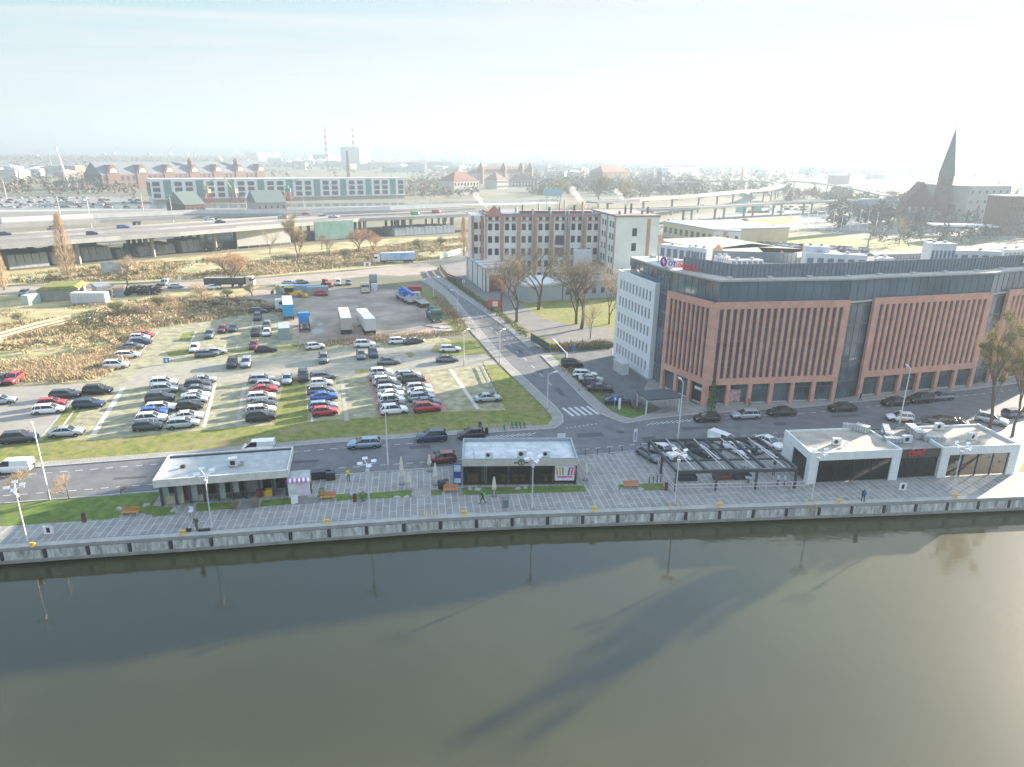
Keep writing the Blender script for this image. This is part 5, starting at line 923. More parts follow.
# --- people
def person(px, py, hd, label, top, legs, skin=(.5, .3, .22), hair=(.05, .03, .02), walk=.25, h=1.75, bag=None, hood=False, bend=0., sit=False):
    x, y = G(px, py); e = empty('person', x, y, .05, math.radians(hd), label, 'person')
    s = h / 1.75; V = []; E = []; R = []
    def v(p, r): V.append((p[0] * s, p[1] * s, p[2] * s)); R.append(r * s); return len(V) - 1
    pel = v((0, 0, .95), .15); ch = v((.06 + bend, 0, 1.28), .17); nk = v((.08 + bend * 1.4, 0, 1.5), .06); hd_ = v((.10 + bend * 1.6, 0, 1.58), .08); tp = v((.11 + bend * 1.6, 0, 1.70), .085)
    E += [(pel, ch), (ch, nk), (nk, hd_), (hd_, tp)]
    for sd_ in (-1, 1):
        w_ = walk * sd_; hp = v((0, .1 * sd_, .88), .10); kn = v((w_ * .6 + .05, .11 * sd_, .5), .07); an = v((w_ * 1.2 - .04, .11 * sd_, .08), .05); ft = v((w_ * 1.2 + .14, .12 * sd_, .04), .045)
        E += [(pel, hp), (hp, kn), (kn, an), (an, ft)]
        sh = v((.06 + bend, .2 * sd_, 1.42), .075); el = v((-w_ * .5 + bend * 1.2 + .04, .25 * sd_, 1.14), .05); wr = v((-w_ * .8 + .16 + bend * 1.3, .22 * sd_, .93), .038); hn = v((-w_ * .85 + .2 + bend * 1.3, .21 * sd_, .85), .045)
        E += [(ch, sh), (sh, el), (el, wr), (wr, hn)]
    me = bpy.data.meshes.new('person'); me.from_pydata(V, E, []); o = link('body', me, e)
    mo = o.modifiers.new('Skin', 'SKIN'); bpy.context.view_layer.objects.active = o
    for i, sv in enumerate(me.skin_vertices[0].data): sv.radius = (R[i], R[i]); sv.use_root = (i == 0)
    o.modifiers.new('Sub', 'SUBSURF').levels = 1; o.modifiers['Sub'].render_levels = 1
    dg = bpy.context.evaluated_depsgraph_get(); m2 = bpy.data.meshes.new_from_object(o.evaluated_get(dg)); o.modifiers.clear(); o.data = m2; bpy.data.meshes.remove(me)
    m2.materials.clear(); cm = lambda c: mat('cloth_%.2f_%.2f_%.2f' % c, c, .9)
    for c in (top, legs, skin, hair if not hood else top, (.02, .02, .02)): m2.materials.append(cm(c))
    for p_ in m2.polygons:
        z = p_.center.z / s; p_.use_smooth = True
        p_.material_index = 4 if z < .1 else 1 if z < .92 and abs(p_.center.y) < .19 * s else 3 if z > 1.66 or (z > 1.52 and p_.center.x < (.07 + bend * 1.5) * s) else 2 if z > 1.5 or z < .9 else 0
    if bag:
        mb = MB(); mb.hexa([(-.30, -.15, 1.0), (-.08, -.15, 1.0), (-.08, .15, 1.0), (-.30, .15, 1.0)], [(-.26, -.13, 1.42), (-.08, -.13, 1.42), (-.08, .13, 1.42), (-.26, .13, 1.42)]); mb.build('rucksack', cm(bag), e)
    return e
person(197.5, 531, -100, 'person in camouflage jacket and trousers standing by the quay edge', (.13, .12, .07), (.14, .13, .08), walk=.05, h=1.85)
person(482.8, 504, 175, 'person in dark clothes walking left with a bright green rucksack', (.03, .06, .08), (.03, .035, .045), walk=.3, bag=(.12, .5, .05))
person(348.5, 481.5, -60, 'person in a yellow high visibility vest on the paving', (.6, .65, .05), (.03, .05, .08), walk=.12, h=1.8)
person(862.5, 502, 90, 'person with a blue rucksack seen from behind before the white pavilion', (.03, .05, .12), (.03, .03, .04), walk=.1, bag=(.03, .12, .4))
person(859.5, 401.5, -30, 'person in a dark coat before the second brick facade', (.06, .05, .07), (.03, .03, .04), walk=.2)
person(748.5, 407, -90, 'person in an orange top at the shop entrance of the office building', (.45, .2, .1), (.1, .1, .12), walk=.0)
person(311.5, 493, 180, 'person in an olive jacket at the right side of the white kiosk', (.12, .11, .06), (.04, .04, .05), walk=.0)
for px, py, hd, t_, lb in [(777, 486, 0, (.55, .6, .65), 'person in a white shirt standing left on the terrace by the white pavilion'), (784, 486.5, 180, (.6, .63, .68), 'person in a pale shirt standing right on the terrace by the white pavilion'), (773, 476, -90, (.3, .4, .5), 'person in a grey-blue shirt at the back of the terrace')]: person(px, py, hd, lb, t_, (.05, .06, .1), walk=0)
x, y = G(189, 531.5); e = empty('fishing_bag', x, y, .05, 0, 'dark round fishing bag left of the person in camouflage', 'bag'); MB().ball(0, 0, .22, .35, .25, .22).build('bag', Mplas, e); MB().cbox(.1, 0, .42, .2, .1, .05).build('handle', Mlpost, e)
x, y = G(204.5, 531); tag(MB().at(x, y, .05, .2).box(-.6, .6, -.15, .15, 0, .2).build('rod_case', Mplas), 'long black rod case right of the person in camouflage', 'case')
x, y = G(191, 515); e = empty('folding_chair', x, y, .05, 0, 'small white folding chair at the lawn edge before the grey pavilion', 'chair'); MB().cbox(0, 0, .42, .5, .5, .05).build('seat', Mlpost, e); MB().cbox(0, .25, .472, .5, .05, .45).build('backrest', Mlpost, e); [MB().cbox(a, b, 0, .04, .04, .42).build('leg', Mlpost, e) for a in (-.2, .2) for b in (-.2, .2)]
# ================================================================ OFFICE BUILDINGS
Mbrick = brickmat('brick_wall', (.68, .33, .24), (.58, .26, .19), (.56, .4, .32), .26, .085, .012, .9, coords='Wall', noise=.12)
Moffg = mat('office_glass', (.03, .05, .065), .04, .0, spec=1., col2=(.12, .17, .20), scale=.25, detail=1)
Mspan = mat('spandrel', (.10, .10, .11), .5); Mfrm = mat('window_frame_grey', (.16, .18, .19), .5, .3); Msill = mat('pale_sill', (.5, .5, .48), .7)
Mroofg = mat('roof_gravel', (.42, .38, .31), .95, col2=(.58, .54, .46), scale=.6, detail=9)
def shared(mb, name, mats):
    o = mb.build(name, mats); me = o.data; bpy.data.objects.remove(o); return me
def place(name, me, parent, x, y, z, rz=0., sc=None):
    o = link(name, me, parent); o.location = (x, y, z); o.rotation_euler = (0, 0, rz)
    if sc: o.scale = sc
    return o
def fr(p0, p1): return math.atan2(p1[1] - p0[1], p1[0] - p0[0]), math.hypot(p1[0] - p0[0], p1[1] - p0[1])
CB = (32.4, 108.7); FPT = [CB, (56.2, 112.3), (61.3, 114.4), (86.0, 121.4), (90.6, 123.9), (114, 134.0), (119, 137)]
HB1 = 17.9; HG = HT(*CB, 281) 
e = empty('office_building', CB[0], CB[1], 0, 0, 'large curved office building of orange brick panels with tall window strips and glass top floor', 'office building'); OB = e
R_ = lambda p: (p[0] - CB[0], p[1] - CB[1])
wz0, wz1 = 4.9, 16.8; pitch = 1.25
win = MB(); win.box(-.33, .33, 0, .05, 0, wz1 - wz0); win.mt(1); [win.box(-.34, .34, -.03, -.002, z, z + .55) for z in (2.7, 6.1, 9.5)]; win.mt(2); [win.box(-.34, .34, -.05, -.002, z, z + .06) for z in (0, 1.9, 5.2, 8.6)]; win.box(-.03, .03, -.05, -.002, .06, wz1 - wz0)
WIN = shared(win, 'window', [Moffg, Mspan, Mfrm])
def panel(p0, p1, n, endL=.95, endR=.95, shop=4.0, pillars=6, door=None):
    rz, W = fr(p0, p1); o = R_(p0); mb = MB().at(o[0], o[1], 0, rz); inner = W - endL - endR; pt = inner / n
    mb.box(0, W, 0, .6, wz1, HB1).box(0, W, 0, .6, 3.8, wz0).box(0, endL, 0, .6, wz0, wz1).box(W - endR, W, 0, .6, wz0, wz1)
    for i in range(1, n): x = endL + i * pt; mb.box(x - (pt - .66) / 2, x + (pt - .66) / 2, 0, .45, wz0, wz1)
    mb.box(endL, endL + (pt - .66) / 2, 0, .45, wz0, wz1).box(W - endR - (pt - .66) / 2, W - endR, 0, .45, wz0, wz1)
    mb.build('brick_wall', Mbrick, OB)
    for i in range(n):
        x = endL + (i + .5) * pt; place('window', WIN, OB, o[0] + math.cos(rz) * x - math.sin(rz) * .35, o[1] + math.sin(rz) * x + math.cos(rz) * .35, wz0, rz)
    for i in range(pillars + 1):
        x = i * (W - .7) / pillars; MB().at(o[0], o[1], 0, rz).box(x, x + .7, 0, .6, 0, 3.8).build('pillar', Mbrick, OB)
        if i < pillars:
            xa, xb = x + .72, x + (W - .7) / pillars - .02; g = MB().at(o[0], o[1], 0, rz)
            g.box(xa, xb, .7, .76, .35, 3.8); g.mt(1).box(xa, xb, .66, .8, 0, .34); g.mt(2)
            for k in range(1, 3): xx = xa + k * (xb - xa) / 3; g.box(xx - .04, xx + .04, .64, .7, .35, 3.8)
            g.box(xa, xb, .64, .7, 2.75, 2.83); g.build('shop_window', [Moffg, Msill, Mfrm], OB)
panel(FPT[0], FPT[1], 19, pillars=6); panel(FPT[2], FPT[3], 19, pillars=6); panel(FPT[4], FPT[5], 18, pillars=5)
LF1 = (27.0, 118.7); panel(LF1, CB, 9, .7, .7, pillars=3)
# curtain walls in the gaps
def curtain(p0, p1, z0, z1, inset, step=1.5, name='glass_wall', rows=3.4, par=None, m=None):
    par = par or OB; rz, W = fr(p0, p1); o = R_(p0) if par == OB else (p0[0] - par.location.x, p0[1] - par.location.y); mb = MB().at(o[0], o[1], 0, rz); mb.box(0, W, inset, inset + .08, z0, z1); mb.mt(1)
    n = max(1, round(W / step))
    for i in range(n + 1): x = i * W / n; mb.box(x - .04, x + .04, inset - .06, inset - .002, z0, z1)
    z = z0 + rows
    while z < z1 - .5: mb.box(0, W, inset - .05, inset - .004, z - .3, z); z += rows
    mb.box(0, W, inset - .055, inset - .003, z1 - .15, z1); return mb.build(name, [m or Moffg, Mfrm], par)
curtain(FPT[1], FPT[2], 0, HB1 + .2, .9); curtain(FPT[3], FPT[4], 0, HB1 + .2, .9); WR = (25.9, 123.8)
curtain(WR, LF1, 0, HB1 + 2.2, 1.0, 1.3)
MB().add([(*R_(p), 0) for p in FPT[1:3]] , []).v
# floor plates and roofs follow the curve
depth = 17.0
def backs(d): return offset(FPT, d)
Fb = backs(depth); Fb[0] = (27.0 + 9, 128.5)
LFb = (25.0, 126.5)
foot = [CB] + FPT[1:] + Fb[::-1][:-1] + [(34, 131), (27.8, 131), (26.9, 123.5), LF1]
def inner(d):   # footprint moved in by d along front and left
    f = offset(FPT, d); l = norm2((CB[0] - LF1[0], CB[1] - LF1[1])); nn = (-l[1], l[0])
    f[0] = (CB[0] + nn[0] * d + .35 * d, CB[1] + .9 * d); return [f[0]] + f[1:] + Fb[::-1][:-1] + [(34, 131), (27.8 + d, 131), (26.9 + d, 123.5), (LF1[0] + nn[0] * d, LF1[1] + .3 * d)]
def slab(name, poly_, z0, z1, m, par=None): return MB().prism([R_(p) for p in poly_], z0, z1).build(name, m, par or OB)
slab('core', inner(1.3), .1, HB1 - .62, mat('core_dark', (.04, .045, .05), .8)); slab('terrace_floor', inner(.62), HB1 - .6, HB1 - .3, Mroofg)
P = inner(.75); npf = len(FPT)
curtain(P[-1], P[0], HB1 - .3, HG - .25, 0, 1.6, 'penthouse_glass', 9, m=mat('blue_glass', (.04, .08, .115), .05, spec=1., col2=(.09, .16, .20), scale=.12, detail=1))
for i in range(npf - 1): curtain(P[i], P[i + 1], HB1 - .3, HG - .25, 0, 1.6, 'penthouse_glass', 9, m=mat('blue_glass', (.04, .08, .115), .05, spec=1., col2=(.09, .16, .20), scale=.12, detail=1))
slab('roof', inner(.45), HG - .25, HG, mat('roof_edge_pale', (.4, .4, .38), .8)); slab('roof_gravel', inner(.9), HG + .003, HG + .06, Mroofg)
Q = inner(3.0); Mlouv = mat('louvre_grey', (.22, .26, .29), .5, .4)
def louvre(p0, p1, z0, z1):
    rz, W = fr(p0, p1); o = R_(p0); mb = MB().at(o[0], o[1], 0, rz).box(0, W, 0, .06, z0, z1); n = int(W / .75)
    for i in range(n + 1): x = i * W / n; mb.box(x - .07, x + .07, -.1, -.002, z0, z1)
    mb.build('roof_screen', Mlouv, OB)
louvre(Q[-1], Q[0], HG + .06, HG + 2.3)
for i in range(npf - 1): louvre(Q[i], Q[i + 1], HG + .06, HG + 2.3)
louvre((34, 131), Fb[1], HG + .06, HG + 2.0)
for i in range(1, npf - 1): louvre(offset(Fb, -.3)[i], offset(Fb, -.3)[i + 1], HG + .06, HG + 1.2)
# roof domes along the edge, plant boxes inside the screen
for i in range(12):
    (p_, a_) = along(offset(FPT, 1.8), 3 + i * 7); o = R_(p_); MB().at(o[0], o[1], HG + .06, a_).cbox(0, 0, 0, .8, .8, .3).build('roof_light', Msill, OB)
def plant(px, py, hd, L_, W, H, label, m=None, n=6):
    z = HG + .06; x, y = G(px, py, z + H / 2); e = empty('roof_plant', x, y, z, math.radians(hd), label, 'ventilation unit', 'ventilation units on the office roof'); m = m or Mlpost
    MB().box(-L_ / 2, L_ / 2, -W / 2, W / 2, .25, H).build('casing', m, e); mb = MB()
    for i in range(n): mb.cbox(-L_ / 2 + (i + .5) * L_ / n, -W / 2 - .03, .4, L_ / n * .6, .05, H * .6)
    mb.build('grille', Mlouv, e); mb = MB()
    for sx in (-1, 1): mb.box(sx * L_ * .4 - .1, sx * L_ * .4 + .1, -W / 2, W / 2, 0, .248)
    mb.build('foot', Mconcd, e); MB().cyl(-L_ * .25, 0, H, H + .4, .35, .35, 10).cyl(L_ * .2, 0, H, H + .4, .35, .35, 10).build('fan_cowl', Mgalv, e)
for a in [(682, 253, -50, 9, 2.2, 2.6, 'long white ventilation unit behind the red and blue lettering'), (700, 255, -50, 4, 2, 2.8, 'short white ventilation unit at the corner of the office roof'), (722, 261, 10, 2.5, 1.4, 1.8, 'small ventilation unit with cowls near the roof corner'),
          (815, 257, -12, 4, 3, 4, 'tall white cooling tower box left on the office roof'), (834, 262, -12, 10, 2.2, 3.0, 'long low ventilation unit right of the cooling tower box'), (745, 264, 8, 6, 1.6, 1.6, 'flat ventilation unit in the middle left of the office roof'),
          (880, 263, 10, 4, 2, 2, 'squat ventilation unit in the middle of the office roof'), (938, 254, 0, 4.5, 3, 4.2, 'tall white box right of the middle of the office roof'), (966, 258, -5, 11, 2.2, 3, 'long ventilation unit on the right of the office roof'), (1010, 255, 20, 7, 2.4, 2.6, 'ventilation unit at the right edge of the photo on the office roof')]: plant(*a)
# lettering on the roof edge
l = norm2((CB[0] - LF1[0], CB[1] - LF1[1])); ra = math.atan2(l[1], l[0]); nn = (l[1], -l[0]); o = R_(LF1)
def onleft(s_, out=.0): return (o[0] + l[0] * s_ + nn[0] * out, o[1] + l[1] * s_ + nn[1] * out)
Mrs = mat('sign_red', (.75, .02, .02), .5); Mbs = mat('sign_deepblue', (.02, .05, .4), .5); Mtw = mat('sign_white', (.75, .76, .76), .5)
a = onleft(-2.2, -1.6); text('OT', 1.35, Mbs, OB, a[0], a[1], HG + .45, ra, .08, align='LEFT'); a = onleft(-.25, -1.6); text('LOGISTICS', 1.15, Mrs, OB, a[0], a[1], HG + .45, ra, .08, align='LEFT', sx=.95)
a = onleft(-3.4, -1.55); mb = MB().at(a[0], a[1], HG + 1.0, ra); n = 20
for k in range(n):
    t0, t1 = 6.2832 * k / n, 6.2832 * (k + 1) / n; mb.mt(0 if (k // 5) % 2 else 1)
    mb.add([(r * math.cos(t), y, r * math.sin(t)) for y in (-.12, 0) for r, t in ((.4, t0), (.85, t0), (.85, t1), (.4, t1))], [(0, 1, 2, 3), (7, 6, 5, 4), (1, 5, 6, 2), (0, 3, 7, 4)])
mb.build('emblem', [Mrs, Mbs], OB)
p_, a_ = along(offset(FPT, 2.7), 66); o2 = R_(p_); MB().at(o2[0], o2[1], HG + .7, a_).box(0, 7.5, -.15, 0, 0, 1.9).build('sign_panel', Mtw, OB); MB().at(o2[0], o2[1], HG + .7, a_).box(1.8, 7, -.2, -.152, .5, 1.3).build('sign_marks', mat('sign_grey', (.25, .3, .34), .6), OB)
p_, a_ = along(offset(FPT, 2.7), 88); o2 = R_(p_); MB().at(o2[0], o2[1], HG + .7, a_).box(0, 3, -.15, 0, 0, 1.9).build('sign_panel', Mrs, OB)
rz_, W_ = fr(FPT[0], FPT[1])
for x0, x1, z0, z1, m_ in ((1.0, 3.6, 2.85, 3.5, Mblk), (1.4, 2.3, 2.95, 3.35, Mrs), (.8, 1.6, .5, 2.6, mat('poster_red', (.4, .08, .07), .6, col2=(.6, .55, .5), scale=2)), (4.9, 6.8, .5, 2.7, MATS['poster_red'])): MB().at(0, 0, 0, rz_).box(x0, x1, .60 if m_ is not Mrs else .56, .635 if m_ is not Mrs else .59, z0, z1).build('shop_sign', m_, OB)
o3 = R_(LF1); MB().at(o3[0], o3[1], 0, ra).box(7.9, 10.6, .58, .62, .4, 3.3).build('shop_sign', Mblk, OB); MB().at(o3[0], o3[1], 0, ra).box(8.4, 10.2, .54, .575, 2.4, 2.9).build('shop_sign', Mtw, OB)
x, y = G(700, 404); e = empty('cypress_bush', 33.2, 106.6, .12, 0, 'slim green conifer standing at the brick corner of the office', 'conifer'); MB().cyl(0, 0, 0, 1.2, .1, .06).build('trunk', mat('bark', (.12, .095, .07), .95), e)
r_ = random.Random(3); V = []; F = []
for i in range(1500):
    z = r_.uniform(.3, 5.6); rad = .75 * (1 - (z / 5.8) ** 1.6) + .1; a = r_.uniform(0, 6.28); q = r_.uniform(.6, 1) * rad; k = len(V)
    for j in range(3): V.append((q * math.cos(a) + r_.uniform(-.12, .12), q * math.sin(a) + r_.uniform(-.12, .12), z + r_.uniform(-.15, .25)))
    F.append((k, k + 1, k + 2))
fastmesh('foliage', V, F, mat('conifer_green', (.05, .11, .04), .9, col2=(.09, .17, .06), scale=3), e)
# --- white office block
WL = (21.3, 139.3); HW = HT(*WR, 283.5); rzw, Ww = fr(WL, WR)
e = empty('white_office_building', WL[0], WL[1], 0, rzw, 'white rendered office block with rows of narrow dark windows left of the brick building', 'office building'); Mwr = mat('white_render', (.76, .78, .77), .8, var=.05, scale=.5)
DW = 14.0
rows = [1.2 + i * 3.35 for i in range(5)]; ncol = 10; ww, wh_ = .62, 1.95
mb = MB(); xs = [1.0 + i * (Ww - 2.0) / ncol for i in range(ncol + 1)]; st = (Ww - 2.0) / ncol
zz = 0
for r in rows: mb.box(0, Ww, 0, .35, zz, r); zz = r + wh_; 
mb.box(0, Ww, 0, .35, zz, HW)
for r in rows:
    mb.box(0, xs[0] + (st - ww) / 2, 0, .35, r, r + wh_).box(xs[-1] - (st - ww) / 2, Ww, 0, .35, r, r + wh_)
    for i in range(1, ncol): mb.box(xs[i] - (st - ww) / 2, xs[i] + (st - ww) / 2, 0, .35, r, r + wh_)
mb.box(0, .35, .35, DW, 0, HW).box(Ww - .35, Ww, .35, DW, 0, HW).box(.35, Ww - .35, DW - .35, DW, 0, HW).build('wall', Mwr, e)
WM = shared(MB().box(-ww / 2, ww / 2, .22, .27, 0, wh_).mt(1).box(-.03, .03, .18, .218, 0, wh_), 'window', [Moffg, Mfrm])
for r in rows:
    for i in range(ncol): place('window', WM, e, xs[i] + st / 2, 0, r)
MB().box(.35, Ww - .35, .36, DW - .35, HW - .9, HW - .55).build('roof', mat('roof_bluegrey', (.3, .36, .4), .8), e)
MB().box(1.2, Ww + 1.5, 2.2, DW, HW - .549, HW + 2.4).build('penthouse_wall', mat('penthouse_grey', (.18, .22, .24), .3, .3), e); MB().box(1.0, Ww + 1.7, 2.0, DW + .2, HW + 2.402, HW + 2.7).build('penthouse_roof', mat('roof_pale', (.5, .52, .5), .8), e)
MB().box(Ww - .6, Ww + 3, 1.4, 1.6, HW + 2.5, HW + 3.0).build('sign_rail', Mgalv, e)
for i in range(8): MB().box(1.6 + i * 1.9, 3.2 + i * 1.9, 2.14, 2.198, HW + .3, HW + 2.0).build('penthouse_window', Moffg, e)
for i in range(4): MB().cbox(3 + i * 3.6, 6 + (i % 2) * 2, HW + 2.702, 1.1, 1.0, .5 + .3 * (i % 2)).build('roof_box', Mgalv, e)
MB().cyl(9, 4, HW + 2.702, HW + 4.4, .12).build('vent_stack', Mgalv, e); MB().box(-.9, 0, 1.5, 6, 0, HW - 1).build('stair_glazing', Moffg, e)
for i in range(5): MB().box(-.98, -.902, 1.4, 6.1, 3.0 + i * 3.3, 3.4 + i * 3.3).build('stair_spandrel', Mwr, e)
x, y = G(626, 374); e = empty('switch_cabinet', x - .9, y + 1.0, .03, math.radians(109 + 180), 'white electrical switch cabinet against the white office wall', 'switch cabinet'); MB().box(-2.0, 2.0, -.7, .7, 0, 2.2).build('cabinet', Mlpost, e); MB().box(-2.1, 2.1, -.8, .8, 2.202, 2.3).build('roof', Msill, e); [MB().box(-1.9 + i * 1.3, -.75 + i * 1.3, -.74, -.702, .15, 2.0).build('door', Msill, e) for i in range(3)]
# --- open carport
cq = GP([(636, 391.5), (671, 389.5), (683.5, 397.5), (648, 400.5)], 2.7); cc = cq[0]
e = empty('open_carport', cc[0], cc[1], .03, 0, 'open carport with a dark flat roof on white posts by the office corner', 'carport'); rl = [(p[0] - cc[0], p[1] - cc[1]) for p in cq][::-1]
if sum(rl[i - 1][0] * rl[i][1] - rl[i][0] * rl[i - 1][1] for i in range(4)) < 0: rl = rl[::-1]
MB().prism(rl, 2.6, 2.8).build('roof', mat('carport_roof', (.06, .075, .085), .6), e)
for p in rl: MB().cbox(p[0] * .92 + .3 * (p[0] < 1), p[1] * .9 - .1, 0, .2, .2, 2.598).build('post', Mlpost, e)
# barrier arm, hedge-like shrubs in front of the car park are with the plants
x, y = G(566, 357.5); e = empty('car_park_barrier', x, y, .03, math.radians(150), 'white barrier arm raised at the office car park entrance', 'barrier'); MB().cbox(0, 0, 0, .4, .4, 1.1).build('housing', Mgalv, e); MB().bar((0, 0, 1.0), (3.2, 0, 3.6), .1, .1).build('arm', Mtw, e)
# ================================================================ BUILDINGS FURTHER BACK
def MW(c, k=None): return mat('wall_%02d%02d%02d' % tuple(int(v * 99) for v in c), c, .85, var=.1, scale=.3, coords='World')
Mdw = mat('dark_window', (.04, .05, .06), .15); Mfr2 = mat('roof_grey_far', (.26, .28, .29), .85, scale=.2, coords='World'); Mtile = mat('red_tile', (.21, .10, .075), .85, scale=.5, coords='World')
Mslate = mat('slate', (.13, .15, .17), .8, scale=.4, coords='World')
WMESH = {}
def wmesh(w_, h_):
    k = (round(w_, 1), round(h_, 1))
    if k not in WMESH: WMESH[k] = shared(MB().box(-w_ / 2, w_ / 2, -.06, -.002, 0, h_), 'window', Mdw)
    return WMESH[k]
def bld(name, label, p0, p1, top, depth, wall, roof, rows=0, cols=0, kind='flat', group=None, cat='building', side=0, win=(1.2, 1.6), rh=3., H=None, z=0., par=.6, w=None):
    """p0, p1: pixels of the front foot; top: pixel row of the eaves at p0"""
    a, b = (G(*p0), G(*p1)); rz, W = fr(a, b); H = H or HT(*a, top)
    e = empty(name, a[0], a[1], z, rz, label, cat, group)
    MB().box(0, W, 0, depth, 0, H).build('wall', wall, e)
    if kind == 'flat': MB().box(-.15, W + .15, -.15, depth + .15, H + .002, H + par).build('roof', roof, e)
    elif kind == 'gable':
        MB().add([(-.3, -.4, H), (W + .3, -.4, H), (W + .3, depth + .4, H), (-.3, depth + .4, H), (-.3, depth / 2, H + rh), (W + .3, depth / 2, H + rh)], [(3, 2, 1, 0), (0, 1, 5, 4), (2, 3, 4, 5), (1, 2, 5), (3, 0, 4)]).build('roof', roof, e)
    else:
        k = min(depth / 2, W / 2 - .1); MB().add([(-.4, -.4, H), (W + .4, -.4, H), (W + .4, depth + .4, H), (-.4, depth + .4, H), (k, depth / 2, H + rh), (W - k, depth / 2, H + rh)], [(3, 2, 1, 0), (0, 1, 5, 4), (2, 3, 4, 5), (1, 2, 5), (3, 0, 4)]).build('roof', roof, e)
    if rows:
        me = wmesh(*win); fh = H / rows
        for r in range(rows):
            for c in range(cols): place('window', me, e, (c + .5) * W / cols, 0, r * fh + (fh - win[1]) / 2)
            for c in range(side):      # left and right gable walls
                place('window', me, e, 0, (c + .5) * depth / side, r * fh + (fh - win[1]) / 2, -math.pi / 2); 
    e['W'] = W; e['H'] = H
    return e
# --- old factory
fa, fb = G(485, 283), G(598, 281.5); rzf, WF = fr(fa, fb); HF = HT(*fa, 215)
e = empty('old_factory', fa[0], fa[1], 0, rzf, 'large old factory with cream walls, brick red pilasters and rows of arched windows', 'factory'); FW = e
Mcw = MW((.74, .72, .63)); Mpil = MW((.50, .27, .21)); DFd = 16
MB().box(0, WF, 0, DFd, 0, HF).build('wall', Mcw, e); MB().box(-.3, WF + .3, -.3, DFd + .3, HF + .002, HF + .5).build('roof', mat('roof_bluegrey2', (.24, .27, .3), .8, scale=.3), e)
MB().box(-.12, WF, -.28, -.002, HF - 1.9, HF - 1.7).box(-.12, WF, -.28, -.002, HF - .5, HF - .002).build('cornice', Mpil, e)
nb = 7; bw = WF / nb; me = wmesh(1.3, 2.1); me2 = wmesh(1.1, 1.0); fl = (HF - 2) / 5
for i in range(nb + 1): MB().box(max(0, i * bw - .55), min(WF, i * bw + .55), -.25, -.002, 0, HF - .51).build('pilaster', Mpil, e)
for i in range(nb):
    for q in (-.22, .22) if i != 4 else (-.22, .22):
        for r in range(5):
            if i == 4 and r in (2, 3) : continue
            place('window', me, e, (i + .5 + q * .9) * bw, 0, r * fl + fl * .3)
        place('window', me2, e, (i + .5 + q * .9) * bw, 0, HF - 1.62)
for r in (2, 3): MB().box(4.22 * bw, 4.78 * bw, -.1, -.002, r * fl + .4, (r + 1) * fl - .5).build('shutter', mat('shutter_dark', (.09, .08, .09), .7), e)
MB().box(.4, WF * .1, DFd * .2, DFd * .8, HF + .502, HF + .9).box(WF * .3, WF * .92, 1, 3, HF + .502, HF + 1.2).build('roof_ridge', Mtile, e)
for i, (x, y, h, r) in enumerate([(.28, .3, 1.5, .4), (.35, .5, 2.2, .35), (.42, .2, 1.2, .5), (.5, .6, 2.6, .3), (.58, .4, 1.6, .5), (.66, .3, 3.4, .25), (.72, .5, 3.8, .25), (.78, .2, 2.5, .4), (.86, .3, 3.6, .3), (.9, .6, 3.2, .3), (.15, .5, 1.4, .4)]): MB().cyl(x * WF, y * DFd, HF + .5, HF + .5 + h, r, r, 8).build('chimney', [Mgalv, Mconcd, Mpil][i % 3], e)
for i, (x, w_) in enumerate([(.40, .3), (.55, .25), (.68, .2), (.71, .2), (.83, .25)]): MB().cyl(x * WF, -.6, 5, HF + 1.5, w_, w_, 8).build('duct_pipe', Mgalv, e)
MB().bar((WF * .2, -1, HF * .42), (WF * .45, -1, HF * .42), .4, .4).build('duct_pipe', Mgalv, e); MB().cyl(WF * .145, -.7, 2, HF * .45, .25).build('duct_pipe', mat('pipe_blue', (.02, .16, .45), .5), e)
# corner gable with clock-like arch on the left end
MB().add([(-.2, -.35, HF), (6, -.35, HF), (6, 0, HF), (-.2, 0, HF), (2.9, -.35, HF + 3), (2.9, 0, HF + 3)], [(0, 1, 4), (2, 3, 5), (0, 4, 5, 3), (1, 2, 5, 4), (3, 2, 1, 0)]).build('gable', Mpil, e)
MB().box(-4, -.02, 4, DFd, 0, HF - .5).build('side_wing', Mcw, e)
for i in range(2):
    MB().box(-4.05 + i * 3, -3.2 + i * 3, 3.8, 3.998, 0, HF - .6).build('pilaster', Mpil, e)
    for r in range(5): place('window', me, e, -2.6 + i * 1.9, 3.98, r * fl + fl * .3)
# right wing: brick-trimmed flank and blank white end wall
wa = G(612, 290.5); wb = G(654, 289.5); HWg = HT(*wa, 217)
rzg, Wg = fr(wa, wb); e = empty('factory_wing', wa[0], wa[1], 0, rzg, 'pale green-white end wing of the old factory with a red vertical stripe', 'factory wing'); Mwg = MW((.74, .77, .68)); dg_ = math.hypot(wa[0] - fb[0], wa[1] - fb[1]) + 8
MB().box(0, Wg, 0, dg_, 0, HWg).build('wall', Mwg, e); MB().box(-.2, Wg + .2, -.2, dg_ + .2, HWg + .002, HWg + .5).build('roof', mat('roof_redbrown', (.24, .15, .12), .85, col2=(.3, .3, .3), scale=.2), e)
MB().box(Wg * .72, Wg * .80, -.1, -.002, 4, HWg - .6).build('stripe', Mpil, e); MB().box(-.1, Wg, -.12, -.004, 5.0, 5.3).build('string_course', Mpil, e)
for z in (.3, .5, .7): place('window', wmesh(1.5, 2.4), e, Wg * .44, 0, HWg * z + 1)
for i in range(4): MB().box(-.2, -.002, i * dg_ / 3.2, i * dg_ / 3.2 + .8, 0, HWg - .1).build('pilaster', Mpil, e)
for i in range(3):
    for q in (.3, .65):
        for r in range(6): place('window', wmesh(1.1, 1.8), e, 0, (i + q) * dg_ / 3.2, 1 + r * HWg / 6.2, -math.pi / 2)
